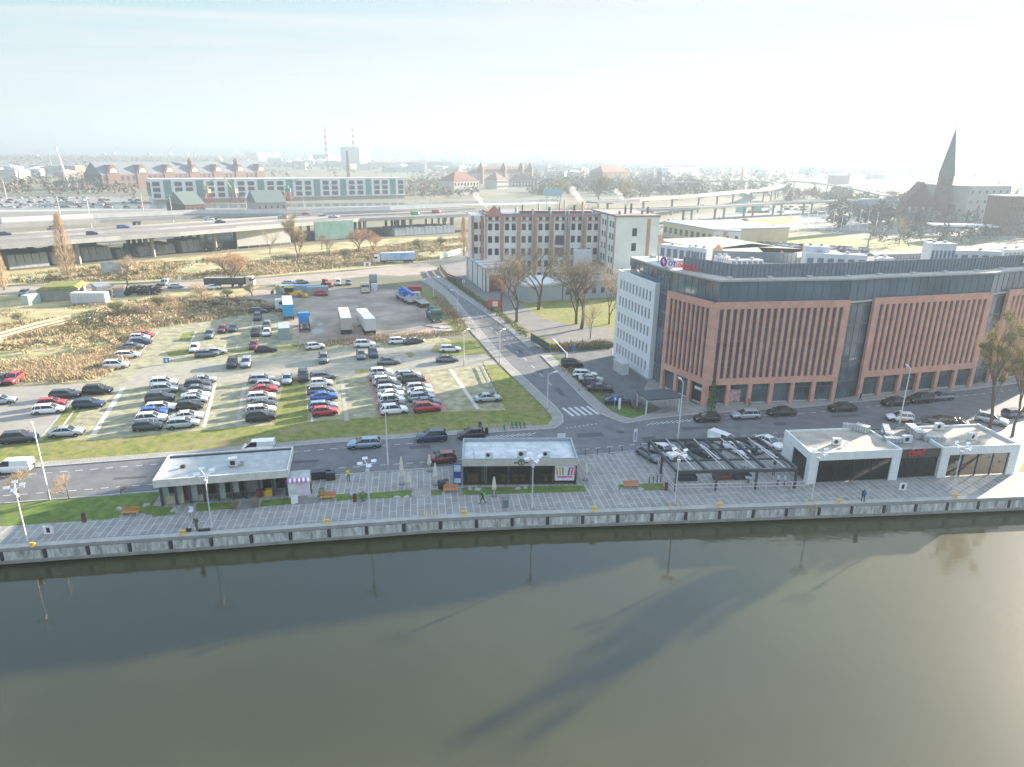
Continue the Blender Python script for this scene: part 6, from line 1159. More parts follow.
for i in range(5): MB().cyl(2 + i * 2.6, 3 + (i * 37 % 5), HWg + .5, HWg + 1.6 + (i % 3), .35).build('chimney', Mconcd, e)
# annexes
bld('factory_annex', 'low cream annex with dark flat roof beside the factory wing', (589, 285), (627, 289), 258, 7, MW((.5, .48, .38)), mat('roof_olive', (.15, .14, .11), .9), 1, 6, cat='annex', H=6.5)
bld('factory_annex', 'white annex with two windows at the foot of the blank end wall', (628, 296), (654, 295), 0, 6, Mwg, Msill, 1, 2, cat='annex', H=7)
s1_, s2_, s3_ = G(466, 277), G(485.5, 292), G(512, 290)
e = empty('white_shed', s2_[0], s2_[1], 0, 0, 'long white metal shed with red brown door and striped roof', 'shed'); t1 = (s1_[0] - s2_[0], s1_[1] - s2_[1]); t2 = (s3_[0] - s2_[0], s3_[1] - s2_[1]); t3 = (t1[0] + t2[0], t1[1] + t2[1]); Hs = HT(*s2_, 270)
MB().hexa([(0, 0, 0), (*t2, 0), (*t3, 0), (*t1, 0)], [(0, 0, Hs), (*t2, Hs), (*t3, Hs), (*t1, Hs)]).build('wall', MW((.7, .7, .64)), e)
MB().hexa([(-.2, -.2, Hs + .002), (t2[0] + .2, t2[1] - .2, Hs + .002), (t3[0] + .2, t3[1] + .2, Hs + .002), (t1[0] - .2, t1[1] + .2, Hs + .002)], [(-.2, -.2, Hs + .4), (t2[0] + .2, t2[1] - .2, Hs + .4), (t3[0] + .2, t3[1] + .2, Hs + .4), (t1[0] - .2, t1[1] + .2, Hs + .4)]).build('roof', mat('roof_pale2', (.34, .37, .4), .7), e)
for i in range(5):
    f = (i + .5) / 5; MB().bar((t1[0] * f, t1[1] * f, Hs + .55), (t1[0] * f + t2[0], t1[1] * f + t2[1], Hs + .55), 1.6, .3).build('roof_light', Mtw, e)
a2 = math.atan2(t2[1], t2[0]); MB().at(0, 0, 0, a2).box(1.2, 6.5, -.1, -.002, 0, Hs * .75).build('door', mat('door_redbrown', (.25, .09, .06), .7), e); MB().at(0, 0, 0, a2).box(-.15, .25, -.15, -.002, 0, Hs).build('corner_trim', mat('door_redbrown', (.25, .09, .06), .7), e)
for i in range(4): f = (i + .5) / 4; MB().cbox(t1[0] * f - .1, t1[1] * f, 0, .2, .3, Hs).build('wall_rib', Mtile, e)
bld('loading_hall', 'low hall with pale flat roof and plain grey wall behind the bare trees', (526, 303), (562, 300), 287, 14, mat('wall_bluegrey', (.32, .36, .38), .85), mat('roof_white2', (.6, .6, .58), .8), cat='hall')
bld('loading_hall', 'second low grey hall right of the bare trees', (563, 300), (615, 297), 284, 9, mat('wall_bluegrey', (.32, .36, .38), .85), Mfr2, 1, 6, cat='hall')
x, y = G(581, 283); e = empty('ventilation_box', x, y, 0, 0, 'white cooling box on legs before the factory', 'cooling box'); MB().cbox(0, 0, 6, 6, 5, 5).build('box', Mlpost, e); [MB().cbox(a, b, 0, .5, .5, 5.998).build('leg', Mgalv, e) for a in (-2.5, 2.5) for b in (-2, 2)]
# low industrial buildings behind the office
cw = MW((.55, .46, .3)); M_or = MW((.5, .26, .16))
e = bld('yellow_hall', 'long low yellow hall with a grey roof and a white end wall with orange stripe', (662.5, 236), (712, 246), 222, 45, cw, mat('roof_blue_pale', (.34, .38, .42), .8, scale=.1), 1, 9, cat='hall', win=(2.4, 3))
e = bld('white_hall_end', 'white block with an orange stripe joined to the yellow hall', (712, 246), (740, 247), 231, 22, MW((.6, .6, .55)), mat('roof_blue_pale', (.34, .38, .42), .8), 1, 3, cat='hall', win=(1.5, 3)); W_ = e['W']; MB().box(W_ * .35, W_ * .5, -.1, -.002, 0, e['H']).build('stripe', M_or, e)
for i, (p0, p1, d, lb) in enumerate([((653, 262), (706, 275), 32, 'long hall with green-grey felt roof and orange gabled parapet'), ((706, 275), (765, 284), 30, 'middle long hall with green-grey roof behind the office'), ((765, 284), (850, 288), 26, 'right long hall with green-grey roof mostly behind the office roof')]):
    e = bld('warehouse', lb, p0, p1, 0, d, MW((.5, .42, .33)), mat('roof_moss', (.24, .26, .2), .9, col2=(.33, .33, .28), scale=.05, coords='World'), cat='warehouse', H=8.5); W_ = e['W']
    MB().add([(1, -.3, 8.5), (7, -.3, 8.5), (7, 0, 8.5), (1, 0, 8.5), (4, -.3, 11.5), (4, 0, 11.5)], [(0, 1, 4), (2, 3, 5), (0, 4, 5, 3), (1, 2, 5, 4), (3, 2, 1, 0)]).build('gable', M_or, e); MB().box(0, 1.2, -.12, -.002, 0, 8.4).box(6.8, 8, -.12, -.002, 0, 8.4).build('pilaster', M_or, e)
# --- viaduct on the left, deck 9 m above ground
ZD = 9.0
near = [(-330, 110)] + GP([(0, 246), (60, 242), (120, 237.5), (180, 233.5), (232, 229.5), (300, 224), (360, 219.5), (413, 217.5), (475, 214.5), (560, 211), (640, 210.5), (700, 208), (775, 203.5), (832, 201.5), (880, 199)], ZD)
def ribbon(par, line, d0, d1, z0, z1, name, m, o):
    a = offset(line, d0); b = offset(line, d1); mb = MB()
    for i in range(len(line) - 1): mb.hexa([(a[i][0] - o[0], a[i][1] - o[1], z0), (a[i + 1][0] - o[0], a[i + 1][1] - o[1], z0), (b[i + 1][0] - o[0], b[i + 1][1] - o[1], z0), (b[i][0] - o[0], b[i][1] - o[1], z0)], [(a[i][0] - o[0], a[i][1] - o[1], z1), (a[i + 1][0] - o[0], a[i + 1][1] - o[1], z1), (b[i + 1][0] - o[0], b[i + 1][1] - o[1], z1), (b[i][0] - o[0], b[i][1] - o[1], z1)])
    return mb.build(name, m, par)
Mdeck = mat('deck_asphalt', (.16, .15, .135), .9, col2=(.23, .21, .19), scale=.1, coords='World'); Mpale = mat('pale_concrete', (.36, .36, .35), .85, scale=.2, coords='World'); Mbarr = mat('noise_barrier', (.62, .62, .6), .7, scale=.3, coords='World'); Mpier = mat('pier_concrete', (.3, .31, .3), .85, scale=.3)
def viaduct(label, line, w, z=ZD, th=1.0, step=30, barrier=False, cols=2, rail_h=1.0, skip=()):
    o = line[0]; e = empty('viaduct', o[0], o[1], 0, 0, label, 'viaduct')
    ribbon(e, line, .3, w - .3, z - th, z - .05, 'deck', Mpier, o); ribbon(e, line, .5, w - .5, z - .048, z, 'carriageway', Mdeck, o); ribbon(e, line, 0, .29, z - th, z + .55, 'parapet', Mpale, o); ribbon(e, line, w - .29, w, z - th, z + .55, 'parapet', Mpale, o)
    if w > 15: ribbon(e, line, w / 2 - .2, w / 2 + .2, z, z + .7, 'median_barrier', Mpale, o)
    if barrier: ribbon(e, line, w + .02, w + .3, z - 1, z + 2.6, 'noise_barrier', Mbarr, o)
    s = 15; L_ = length(line); me = shared(MB().cyl(0, 0, 0, z - th - .7, .75, .75, 10), 'pier', Mpier); me2 = shared(MB().box(-.9, .9, -w / 2 * .8, w / 2 * .8, z - th - .698, z - th - .002), 'pier_head', Mpier)
    while s < L_:
        (p, a) = along(line, s)
        for k in range(cols): f = w * (.14 + .72 * k / max(1, cols - 1)) if cols > 1 else w / 2; q = (p[0] - math.sin(a) * f - o[0], p[1] + math.cos(a) * f - o[1]); place('pier', me, e, q[0], q[1], 0)
        q = (p[0] - math.sin(a) * w / 2 - o[0], p[1] + math.cos(a) * w / 2 - o[1]); place('pier_head', me2, e, q[0], q[1], 0, a); s += step
    return e
viaduct('wide motorway viaduct on round concrete piers crossing the whole left half', near[:10], 38, step=26, cols=5)
back_ = [(-420, 180)] + GP([(0, 226), (100, 221), (200, 216.5), (300, 216), (400, 212), (475, 208.5)], ZD)
viaduct('second carriageway of the viaduct with a pale noise barrier behind the first', back_, 11, step=34, barrier=True, cols=2)
viaduct('lower slip road viaduct passing right behind the factory', near[9:], 10, step=36, cols=2)
up = GP([(598, 202), (640, 200), (675, 197.5), (710, 195.2), (740, 192), (765, 190.2), (780, 187.6), (785.5, 184.8), (778, 182.6), (760, 181.3), (735, 180.8), (707, 181.2), (660, 182)], 13)
viaduct('upper curved flyover sweeping right and turning back behind the factory', up, 10, z=13, step=40, cols=1)
viaduct('pale road bridge far off right of the flyover', GP([(785, 181), (815, 183), (850, 188), (880, 195)], 10), 12, z=10, step=50, cols=1)
sheet('raised_road', GP([(0, 217), (-100, 225), (-200, 224), (0, 208), (150, 205), (215, 209), (200, 213)]), .03, Mdeck)
for k, (px, py, c, t, lb) in enumerate([(4, 233.5, 'dark blue', 'saloon', 'dark saloon at the left edge of the viaduct'), (53, 229.5, 'grey', 'hatchback', 'grey hatchback half behind the tall poplar on the viaduct'), (92, 233, 'dark blue', 'hatchback', 'dark blue hatchback at the near parapet of the viaduct'), (123, 226.5, 'blue', 'estate', 'blue estate in the middle of the left viaduct'),
      (209, 219, 'white', 'suv', 'white suv beside the end of the noise barrier'), (220, 221.5, 'dark blue', 'saloon', 'dark blue saloon near the end of the noise barrier'), (283, 217.5, 'pale blue', 'van', 'pale blue van on the viaduct left of a red car'), (306, 214, 'red', 'hatchback', 'red hatchback on the far lanes of the viaduct'), (323, 216, 'grey', 'saloon', 'grey saloon on the viaduct right of a red car'),
      (333, 216.5, 'silver', 'saloon', 'silver saloon on the viaduct above the green sheeting'), (415, 213.5, 'green', 'van', 'green van on the viaduct left of a red lorry'), (436, 212, 'red', 'van', 'red van on the viaduct before the factory')]):
    q_ = G(px, py, ZD + .7); car(0, 0, rnd.choice([40, 40]) - (0 if px < 200 else 8), t, c, lb, 'vehicles on the viaducts', xy=q_, zr=ZD, name='motorway_car')
for px, py, c, lb in [(555, 199.5, 'white', 'white car on the flyover nearest the factory'), (741, 189.6, 'white', 'white car on the flyover before its bend'), (758, 188.6, 'silver', 'silver car on the flyover bend'), (712, 192.2, 'white', 'white car on the flyover middle')]: car(0, 0, 30, 'saloon', c, lb, 'vehicles on the viaducts', xy=G(px, py, 13.7), zr=13, name='motorway_car')
# tarpaulined stacks and sheeting below the viaduct
Mtarp = mat('tarp_grey', (.30, .32, .33), .8, col2=(.45, .46, .45), scale=.4, stretch=(6, 1, 1)); Mbag = mat('white_bags', (.5, .5, .5), .9, col2=(.2, .22, .24), scale=.5)
def stack(p0, p1, d, H, label, m=Mtarp):
    a, b = G(*p0), G(*p1); rz, W = fr(a, b); e = empty('covered_stack', a[0], a[1], 0, rz, label, 'covered stack', 'covered stacks under the viaduct'); MB().box(-.2, W + .2, -.2, d + .2, 0, .3).build('base', Mconcd, e)
    r_ = random.Random(int(p0[0])); n = max(3, int(W / 2.2)); mb = MB()
    for i in range(n): x0, x1 = i * W / n, (i + 1) * W / n; h = H * r_.uniform(.93, 1.03); mb.hexa([(x0, 0, .302), (x1, 0, .302), (x1, d, .302), (x0, d, .302)], [(x0 + .3, H * .3, h), (x1 - .02, H * .3, h), (x1 - .02, d - H * .3, h), (x0 + .3, d - H * .3, h)])
    mb.build('cover', m, e)
stack((10, 270), (50, 266.5), 22, 5, 'large grey tarpaulined stack leftmost under the viaduct'); stack((53, 265), (84, 261), 18, 4.5, 'tarpaulined stack hidden behind the tall poplar'); stack((84, 262), (113, 259), 20, 5, 'grey tarpaulined stack right of the tall poplar'); stack((118, 258), (132, 256), 12, 3, 'small heap of white bags right of the second grey stack', Mbag)
stack((140, 257), (176, 253.5), 16, 4, 'long heap of dark and white bags under the viaduct', Mbag); stack((183, 253), (208, 250.5), 14, 5, 'rightmost grey tarpaulined stack under the viaduct'); stack((10, 255), (40, 253), 10, 3, 'pale corrugated stack behind the leftmost tarpaulin'); stack((395, 236.5), (455, 233), 16, 4, 'pale covered stack below the viaduct near the factory')
for p0, p1, h, m, lb in [((95, 246), (232, 238), 7, mat('sheeting_white', (.5, .5, .47), .8, col2=(.6, .6, .56), scale=.1, stretch=(1, 1, .1)), 'long white sheeting wall behind the viaduct piers'), ((238, 249), (291, 244.5), 9.5, MATS['sheeting_white'] if 'sheeting_white' in MATS else Mtarp, 'white sheeting hung below the viaduct edge'), ((316, 242.5), (354, 240), 9.5, mat('sheeting_green', (.2, .42, .34), .8, col2=(.4, .55, .48), scale=.2), 'green sheeting hung on scaffolding below the viaduct')]:
    a, b = G(*p0), G(*p1); rz, W = fr(a, b); e = empty('sheeting_wall', a[0], a[1], 0, rz, lb, 'sheeting'); n = int(W / 6) + 1
    MB().box(0, W, 0, .1, 1, h).build('sheet', m, e)
    for i in range(n + 1): MB().cbox(i * W / n, .3, 0, .3, .3, h + .3).build('post', Mgalv, e)
a = G(80, 252); e = empty('dark_container', a[0], a[1], 0, .4, 'long dark container behind the tall poplar under the viaduct', 'container'); MB().box(-6, 6, 0, 3, .1, 3.4).build('body', mat('cont_dark', (.03, .035, .04), .6), e); MB().box(-6.1, 6.1, -.1, 3.1, 3.402, 3.5).build('roof', Mchas, e)
a = G(213, 251); e = empty('green_dumper', a[0], a[1], 0, .4, 'olive green site machine under the viaduct', 'site machine'); MB().box(-4, 4, 0, 3, 1, 3.2).build('body', mat('olive', (.13, .14, .06), .8), e); wheels(e, [-2.5, 2.5], 3.2, .9, .5)
# tall masts by the motorway
for px, py, top, lb in [(93, 236, 196, 'tall motorway lamp mast right of the tall poplar'), (174, 228, 195, 'motorway lamp mast above the white bags'), (144, 216, 192, 'motorway lamp mast left of the long white quay building'), (248, 222, 195, 'motorway lamp mast near the green-roofed house'), (60, 214, 195, 'motorway lamp mast left of the tall poplar'), (7, 200, 180, 'pale mast at the left edge'), (305, 220, 192, 'motorway lamp mast above the green sheeting'), (431, 214, 190, 'motorway lamp mast left of the factory'), (416, 213, 188, 'slim motorway mast before the harbour')]:
    x, y = G(px, py); h = HT(x, y, top) ; e = empty('motorway_mast', x, y, 0, .5, lb, 'lamp mast', 'tall lamp masts along the motorway'); MB().cyl(0, 0, 0, h, .28, .12, 6).build('mast', Mgalv, e); MB().bar((-1.6, 0, h), (1.6, 0, h), .35, .2).build('lamp_head', Mlpost, e)
# --- things in the field
a, b = G(39, 302), G(80, 300); rz, W = fr(a, b); e = empty('turf_bunker', a[0], a[1], 0, rz, 'low concrete bunker with a grass roof in the scrub', 'bunker'); MB().box(0, W, 0, 9, 0, 3.2).build('wall', mat('bunker_conc', (.2, .2, .18), .9, col2=(.3, .3, .27), scale=.4), e); MB().hexa([(-.5, -.2, 3.202), (W + .3, -.2, 3.202), (W + .3, 13, 2.5), (-.5, 13, 2.5)], [(1, .5, 3.9), (W - 1, .5, 3.9), (W - 1, 11, 3.8), (1, 11, 3.8)]).build('turf_roof', Mgrassb, e); MB().box(W * .85, W * .95, -.06, -.002, 0, 2.2).build('door', Mblk, e)
container(90, 297.5, 5, 9, 2.5, 2.8, Mlpost, 'white caravan-like trailer box beside the turf bunker'); bld('old_shed', 'ruined pale shed right of the white trailer box', (99, 299.5), (113, 298), 289, 8, MW((.4, .39, .36)), Mfr2, 1, 2, cat='shed'); bld('old_shed', 'small blue-grey shed with open timber frame beside the tyres', (114, 297.5), (124, 297), 290, 5, MW((.22, .26, .3)), MW((.4, .3, .2)), cat='shed'); container(31, 299, 80, 4, 2.2, 2.5, MW((.45, .55, .5)), 'small pale green trailer left of the turf bunker')
a, b = G(103, 277), G(123, 276.5); rz, W = fr(a, b); e = empty('blue_billboard', a[0], a[1], 0, rz, 'wide blue and white billboard in the scrub behind the sheds', 'billboard'); MB().box(0, W, 0, .2, .8, 4.8).build('panel', mat('billboard_blue', (.1, .3, .5), .6, col2=(.6, .62, .6), scale=.35), e); [MB().cbox(x, .35, 0, .2, .2, 4.5).build('post', Mgalv, e) for x in (.5, W / 2, W - .5)]
# tyres
V = MB(); r_ = random.Random(9); pr = shared(MB().tube([(.4 * math.cos(6.2832 * i / 10), .4 * math.sin(6.2832 * i / 10), .12) for i in range(11)], .13, 5), 'tyre', Mtyre)
for i in range(110):
    px = 124 + 37 * r_.random(); x, y = G(px, 293.5 - (px - 124) * .05 + r_.uniform(-2.8, 3)); o = tag(link('tyre', pr), 'black tyre in the long tyre heap by the gravel lane', 'tyre', 'tyres heaped by the gravel lane'); o.location = (x, y, r_.choice([0, .25, .5, .8, 1.1])); o.rotation_euler = (r_.uniform(-.5, .5), r_.uniform(-.5, .5), 0); o.scale = (1.5, 1.5, 1.5)
for px, py, lb in [(228, 305.5, 'row of black timber sleepers beside the dark estate'), (246, 303, 'second row of black sleepers behind the white lorry tractor')]:
    x, y = G(px, py); e = empty('sleeper_stack', x, y, 0, .15, lb, 'timber stack'); [MB().box(-4 + (k % 2) * .3, 4, k * .5 - .8, k * .5 - .4, 0, .9).build('sleeper', Mblk, e) for k in range(3)]
# fences
def fence(pts, label, h=1.6, step=2.5, m=None, rails=3, name='wooden_fence', gap=.3):
    e = empty(name, pts[0][0], pts[0][1], 0, 0, label, 'fence'); o = pts[0]; mb = MB(); m = m or mat('old_wood', (.33, .28, .2), .9)
    for a, b in zip(pts, pts[1:]):
        for k in range(rails): z = h * (k + .6) / rails; mb.bar((a[0] - o[0], a[1] - o[1], z), (b[0] - o[0], b[1] - o[1], z), .05, h / rails * (1 - gap))
    mb.build('rails', m, e); L_ = length(pts); n = min(60, int(L_ / step)); pm = shared(MB().cbox(0, 0, 0, .12, .12, h + .1), 'post', m)
    for i in range(n + 1): (p, a) = along(pts, i * L_ / n * .9999); place('post', pm, e, p[0] - o[0], p[1] - o[1], 0, a)
fence(GP([(-10, 345), (15, 338), (40, 331), (72, 323)]), 'weathered plank fence running through the dry scrub', 2.2)
fence(GP([(440, 270), (447, 279), (462, 285)]), 'brown lattice fence at the bend of the side road', 2.0, m=mat('fence_brown', (.14, .08, .06), .8))
fence(GP([(531, 341), (541, 347), (549, 352)]), 'dark green panel fence at the office drive', 1.8, m=mat('fence_green', (.05, .09, .06), .8), rails=2, gap=.05)
fence(GP([(560, 352.5), (590, 350), (612, 348)]), 'low picket fence along the office drive', 1.0, m=mat('fence_green', (.05, .09, .06), .8)); fence(GP([(440, 259), (455, 255), (466, 252)]), 'pale green fence behind the side road bend', 2.2, m=mat('fence_pale', (.4, .5, .45), .8), rails=2, gap=.1)
fence(GP([(483, 366), (500, 402)]), 'thin post fence at the right end of the last parking bays', .9, m=Mconcd, rails=1, gap=.8)
# ================================================================ TREES AND SCRUB
Mbark = mat('bark', (.12, .095, .07), .95); Mtwig = mat('twigs_brown', (.26, .215, .15), .95, vary=.15); Mtwo = mat('twigs_orange', (.48, .30, .18), .95, vary=.1); Mtwy = mat('twigs_straw', (.50, .38, .24), .95, vary=.12); Mtwg = mat('twigs_olive', (.2, .2, .09), .95, vary=.15); Mmist = mat('mistletoe', (.16, .18, .04), .9, col2=(.27, .27, .08), scale=3)
def make_tree(seed, h, spread, up, twigs, tw, mc, trunk=.32, fork=.28, name='bare_tree', label='', mist=0, tl=1.0, group='bare winter trees', leafy=0):
    r_ = random.Random(seed); tb = MB(); ends = []
    def grow(p, d, L_, r, lv):
        q = p + d * L_ * .5 + Vector((r_.uniform(-1, 1), r_.uniform(-1, 1), 0)) * L_ * .05; e_ = q + (d + Vector((r_.uniform(-.2, .2), r_.uniform(-.2, .2), up * .15))).normalized() * L_ * .5
        tb.tube([tuple(p), tuple(q), tuple(e_)], [r, r * .82, r * .6], 6 if lv < 2 else 4); ends.append((q, d, lv)); ends.append((e_, d, lv))
        if lv >= 5 or r < .012: return
        for k in range(3 if lv < 3 else 2):
            a = r_.uniform(0, 6.28); s_ = spread * r_.uniform(.5, 1.1); nd = (d + Vector((math.cos(a) * s_, math.sin(a) * s_, up * r_.uniform(.2, .6)))).normalized()
            grow(e_ if k < 2 else q, nd, L_ * r_.uniform(.66, .86), r * .6, lv + 1)
    grow(Vector((0, 0, 0)), Vector((0, 0, 1)), h * fork, trunk, 0)
    top = max(v[2] for v in tb.v); k_ = h * .93 / top
    e = empty(name, 0, 0, 0, 0, label, 'tree', group); tb.v = [(x * k_, y * k_, z * k_) for x, y, z in tb.v]; tb.build('trunk', Mbark, e)
    src = [(q * k_, d) for q, d, lv in ends if lv >= 3]; V = []; F = []
    for i in range(twigs):
        q, d = r_.choice(src); dd = (d * .7 + Vector((r_.gauss(0, .6), r_.gauss(0, .6), r_.gauss(.25 * up, .5)))).normalized(); p = q + Vector((r_.gauss(0, .4), r_.gauss(0, .4), r_.gauss(0, .35))) * tl
        l = r_.uniform(.5, 1.6) * tl; s_ = dd.cross(Vector((r_.uniform(-1, 1), r_.uniform(-1, 1), r_.uniform(-1, 1)))).normalized() * tw * r_.uniform(.6, 1.3); k = len(V); m_ = p + dd * l; V += [tuple(p - s_), tuple(p + s_), tuple(m_)]; F.append((k, k + 1, k + 2))
    fastmesh('crown', V, F, mc, e)
    for j in range(mist):
        q, d = r_.choice(src); V = []; F = []; R0 = r_.uniform(.35, .75)
        for i in range(260):
            a, b = r_.uniform(0, 6.28), r_.uniform(-1, 1); c_ = math.sqrt(1 - b * b); rr = R0 * r_.uniform(.5, 1); k = len(V); p = (q.x + rr * c_ * math.cos(a), q.y + rr * c_ * math.sin(a), q.z + rr * b)
            for _ in range(3): V.append(tuple(p[i_] + r_.uniform(-.13, .13) for i_ in range(3)))
            F.append((k, k + 1, k + 2))
        fastmesh('mistletoe_ball', V, F, Mmist, e)
    return e
def put(t, px, py, top, label, x=None):
    """the prototype is moved the first time and copied afterwards"""
    x, y = x or G(px, py); h = HT(x, y, top) if top else t['h']; k = h / t['h']
    if not t.get('used'): t['used'] = 1; t.location = (x, y, 0); t.scale = (k, k, k); t['label'] = label; return t
    c = dup(t, x, y, 0, rnd.uniform(0, 6.28), label, sc=k * 1.0); return c
def make_poplar(seed, h, r0, twigs, tw, mc, name, label, group):
    """slim upswept tree: crown from low on the trunk"""
    r_ = random.Random(seed); e = empty(name, 0, 0, 0, 0, label, 'tree', group); tb = MB(); tb.tube([(0, 0, 0), (.15, 0, h * .4), (0, .1, h * .75), (0, 0, h * .97)], [.4, .26, .13, .03], 6); V = []; F = []
    prof = lambda f: r0 * (min(1, (f + .05) / .25)) * (1 - max(0, f - .35) / .68) ** .7
    for i in range(46):
        z = h * r_.uniform(.08, .85); a = r_.uniform(0, 6.28); rr = prof(min(1, z / h + .15)) * .8; tb.tube([(0, 0, z), (rr * .6 * math.cos(a), rr * .6 * math.sin(a), z + h * .06), (rr * math.cos(a), rr * math.sin(a), z + h * .16)], [.09, .06, .02], 4)
    tb.build('trunk', Mbark, e)
    for i in range(twigs):
        f = r_.uniform(.05, .97); a = r_.uniform(0, 6.28); rr = max(.05, prof(f)) * math.sqrt(r_.random()) * r_.uniform(.8, 1.15); p = Vector((rr * math.cos(a), rr * math.sin(a), f * h)); d = Vector((math.cos(a) * .35 + r_.gauss(0, .2), math.sin(a) * .35 + r_.gauss(0, .2), 1)).normalized(); s_ = d.cross(Vector((r_.uniform(-1, 1), r_.uniform(-1, 1), 0))).normalized() * tw; k = len(V); V += [tuple(p - s_), tuple(p + s_), tuple(p + d * r_.uniform(.8, 2.0))]; F.append((k, k + 1, k + 2))
    fastmesh('crown', V, F, mc, e); e['h'] = h; return e
def proto(h, *a, **k): t = make_tree(a[0], h, *a[1:], **k); t['h'] = h; return t
T1 = proto(14, 11, .85, .35, 4600, .011, Mtwig, trunk=.22, fork=.2, name='bare_tree'); T2 = proto(14, 23, .95, .2, 4600, .011, Mtwig, trunk=.22, fork=.2, name='bare_tree'); T3 = proto(15, 31, .8, .5, 3600, .010, Mtwy, trunk=.18, fork=.2, name='bare_tree')
TP = make_poplar(5, 22, 3.0, 5000, .026, Mtwy, 'poplar', 'poplar', 'tall narrow poplars'); TO = proto(14, 8, .95, .1, 6500, .022, Mtwo, trunk=.22, fork=.14, name='orange_tree', tl=1.3, group='orange-brown trees'); TS = proto(5, 14, 1.1, .1, 3200, .008, Mtwy, trunk=.07, fork=.16, name='shrub_tree', tl=.6, group='small shrubby trees'); TG = proto(7, 17, 1.0, .1, 3800, .018, Mtwg, trunk=.12, fork=.1, name='olive_shrub', tl=.8, group='olive shrubs')
TM = proto(18, 41, .5, .9, 6500, .011, Mtwy, name='mistletoe_tree', mist=26, group='trees with mistletoe', trunk=.24, fork=.24)
put(TM, 988, 433, 300, 'tall bare tree full of mistletoe balls behind the last white pavilion'); put(TM, 1012, 437, 338, 'thinner leaning tree at the right edge beside the mistletoe tree'); put(TM, 299, 270, 210, 'bare tree with mistletoe standing in the field by the gravel lane')
for px, py, top, t, lb in [(516.5, 322, 249, T1, 'bare tree second from the left beside the side road hedge'), (502, 312, 250, T3, 'slim bare tree leftmost beside the side road hedge'), (538.5, 309.6, 239, T2, 'broad bare tree standing at the left rim of the sunny lawn'), (576, 324, 254, T1, 'bare tree left of a close pair at the front of the sunny lawn'), (581.5, 329, 252, T2, 'bare tree right of a close pair at the front of the sunny lawn'), (609, 324, 262, T3, 'bare tree close to the white office wall'), (590, 339, 300, T3, 'young bare tree by the picket fence'), (520, 297, 258, T1, 'bare tree before the red door of the white shed')]: put(t, px, py, top, lb)
put(TP, 69, 281, 213, 'tallest brown poplar in front of the viaduct'); put(TP, 4.5, 290, 247, 'brown poplar at the left edge of the photo'); put(TP, 464, 256, 217, 'narrow poplar left of the old factory'); put(TP, 741, 185, 168, 'far narrow poplar by the flyover bend')
put(TO, 233, 287, 251, 'round orange-brown tree beside the tipper lorry'); put(TO, 359, 253, 228, 'small yellow-brown tree in the field below the viaduct'); put(TO, 373, 253, 234, 'low brownish tree right of the yellow-brown tree')
put(TS, 20, 500, 474, 'wide brown bush-like tree at the left street edge'); put(TS, 69.5, 499, 477, 'small round bare tree beside the left street lamp'); put(TS, 128, 285, 256, 'broad straw-coloured bush tree right of the blue billboard'); put(TS, 121, 495, 484, 'thin leafless sapling on the left lawn')
for i, (px, py, top, lb) in enumerate([(206, 306, 280, 'large brown shrub below the orange tree'), (228, 300, 287, 'olive shrub right of the large brown shrub'), (252, 296, 284, 'olive shrub beside the white lorry tractor'), (180, 312, 292, 'brown shrub in the scrub left of the large one'), (160, 310, 294, 'olive shrub in the middle of the scrub'), (120, 318, 300, 'olive shrub right of the plank fence'), (142, 316, 300, 'olive shrub between the others in the scrub'), (22, 325, 312, 'dark green shrub beside the plank fence'), (345, 262, 248, 'dark shrub right of the mistletoe tree in the field'), (390, 260, 247, 'shrub behind the curtain trailer lorry'), (420, 250, 238, 'shrub in the field left of the poplar'), (440, 248, 236, 'shrub beside the narrow poplar'), (275, 310, 300, 'shrub at the corner of the gravel yard')]): put(TG if i % 3 else TS, px, py, top, lb)
for px, py, top, lb in [(868, 247, 222, 'bare tree on the grass strip far right behind the office'), (899, 245, 215, 'bigger bare tree on the grass strip far right behind the office'), (585, 250, 200, 'tall pale tree behind the factory roof'), (625, 215, 175, 'bare tree below the red brick villa'), (598, 208, 172, 'bare tree left of the red brick villa'), (560, 205, 175, 'bare tree above the billboard'), (270, 255, 228, 'bare tree before the white sheeting'), (330, 258, 235, 'bare tree before the green sheeting'), (322, 250, 232, 'smaller bare tree before the green sheeting')]: put(rnd.choice([T1, T2, T3]), px, py, top, lb)
for t in (T1, T2, T3, TP, TO, TS, TG, TM):
    for o in COL.objects:
        if 'h' in o and o.type == 'EMPTY': pass
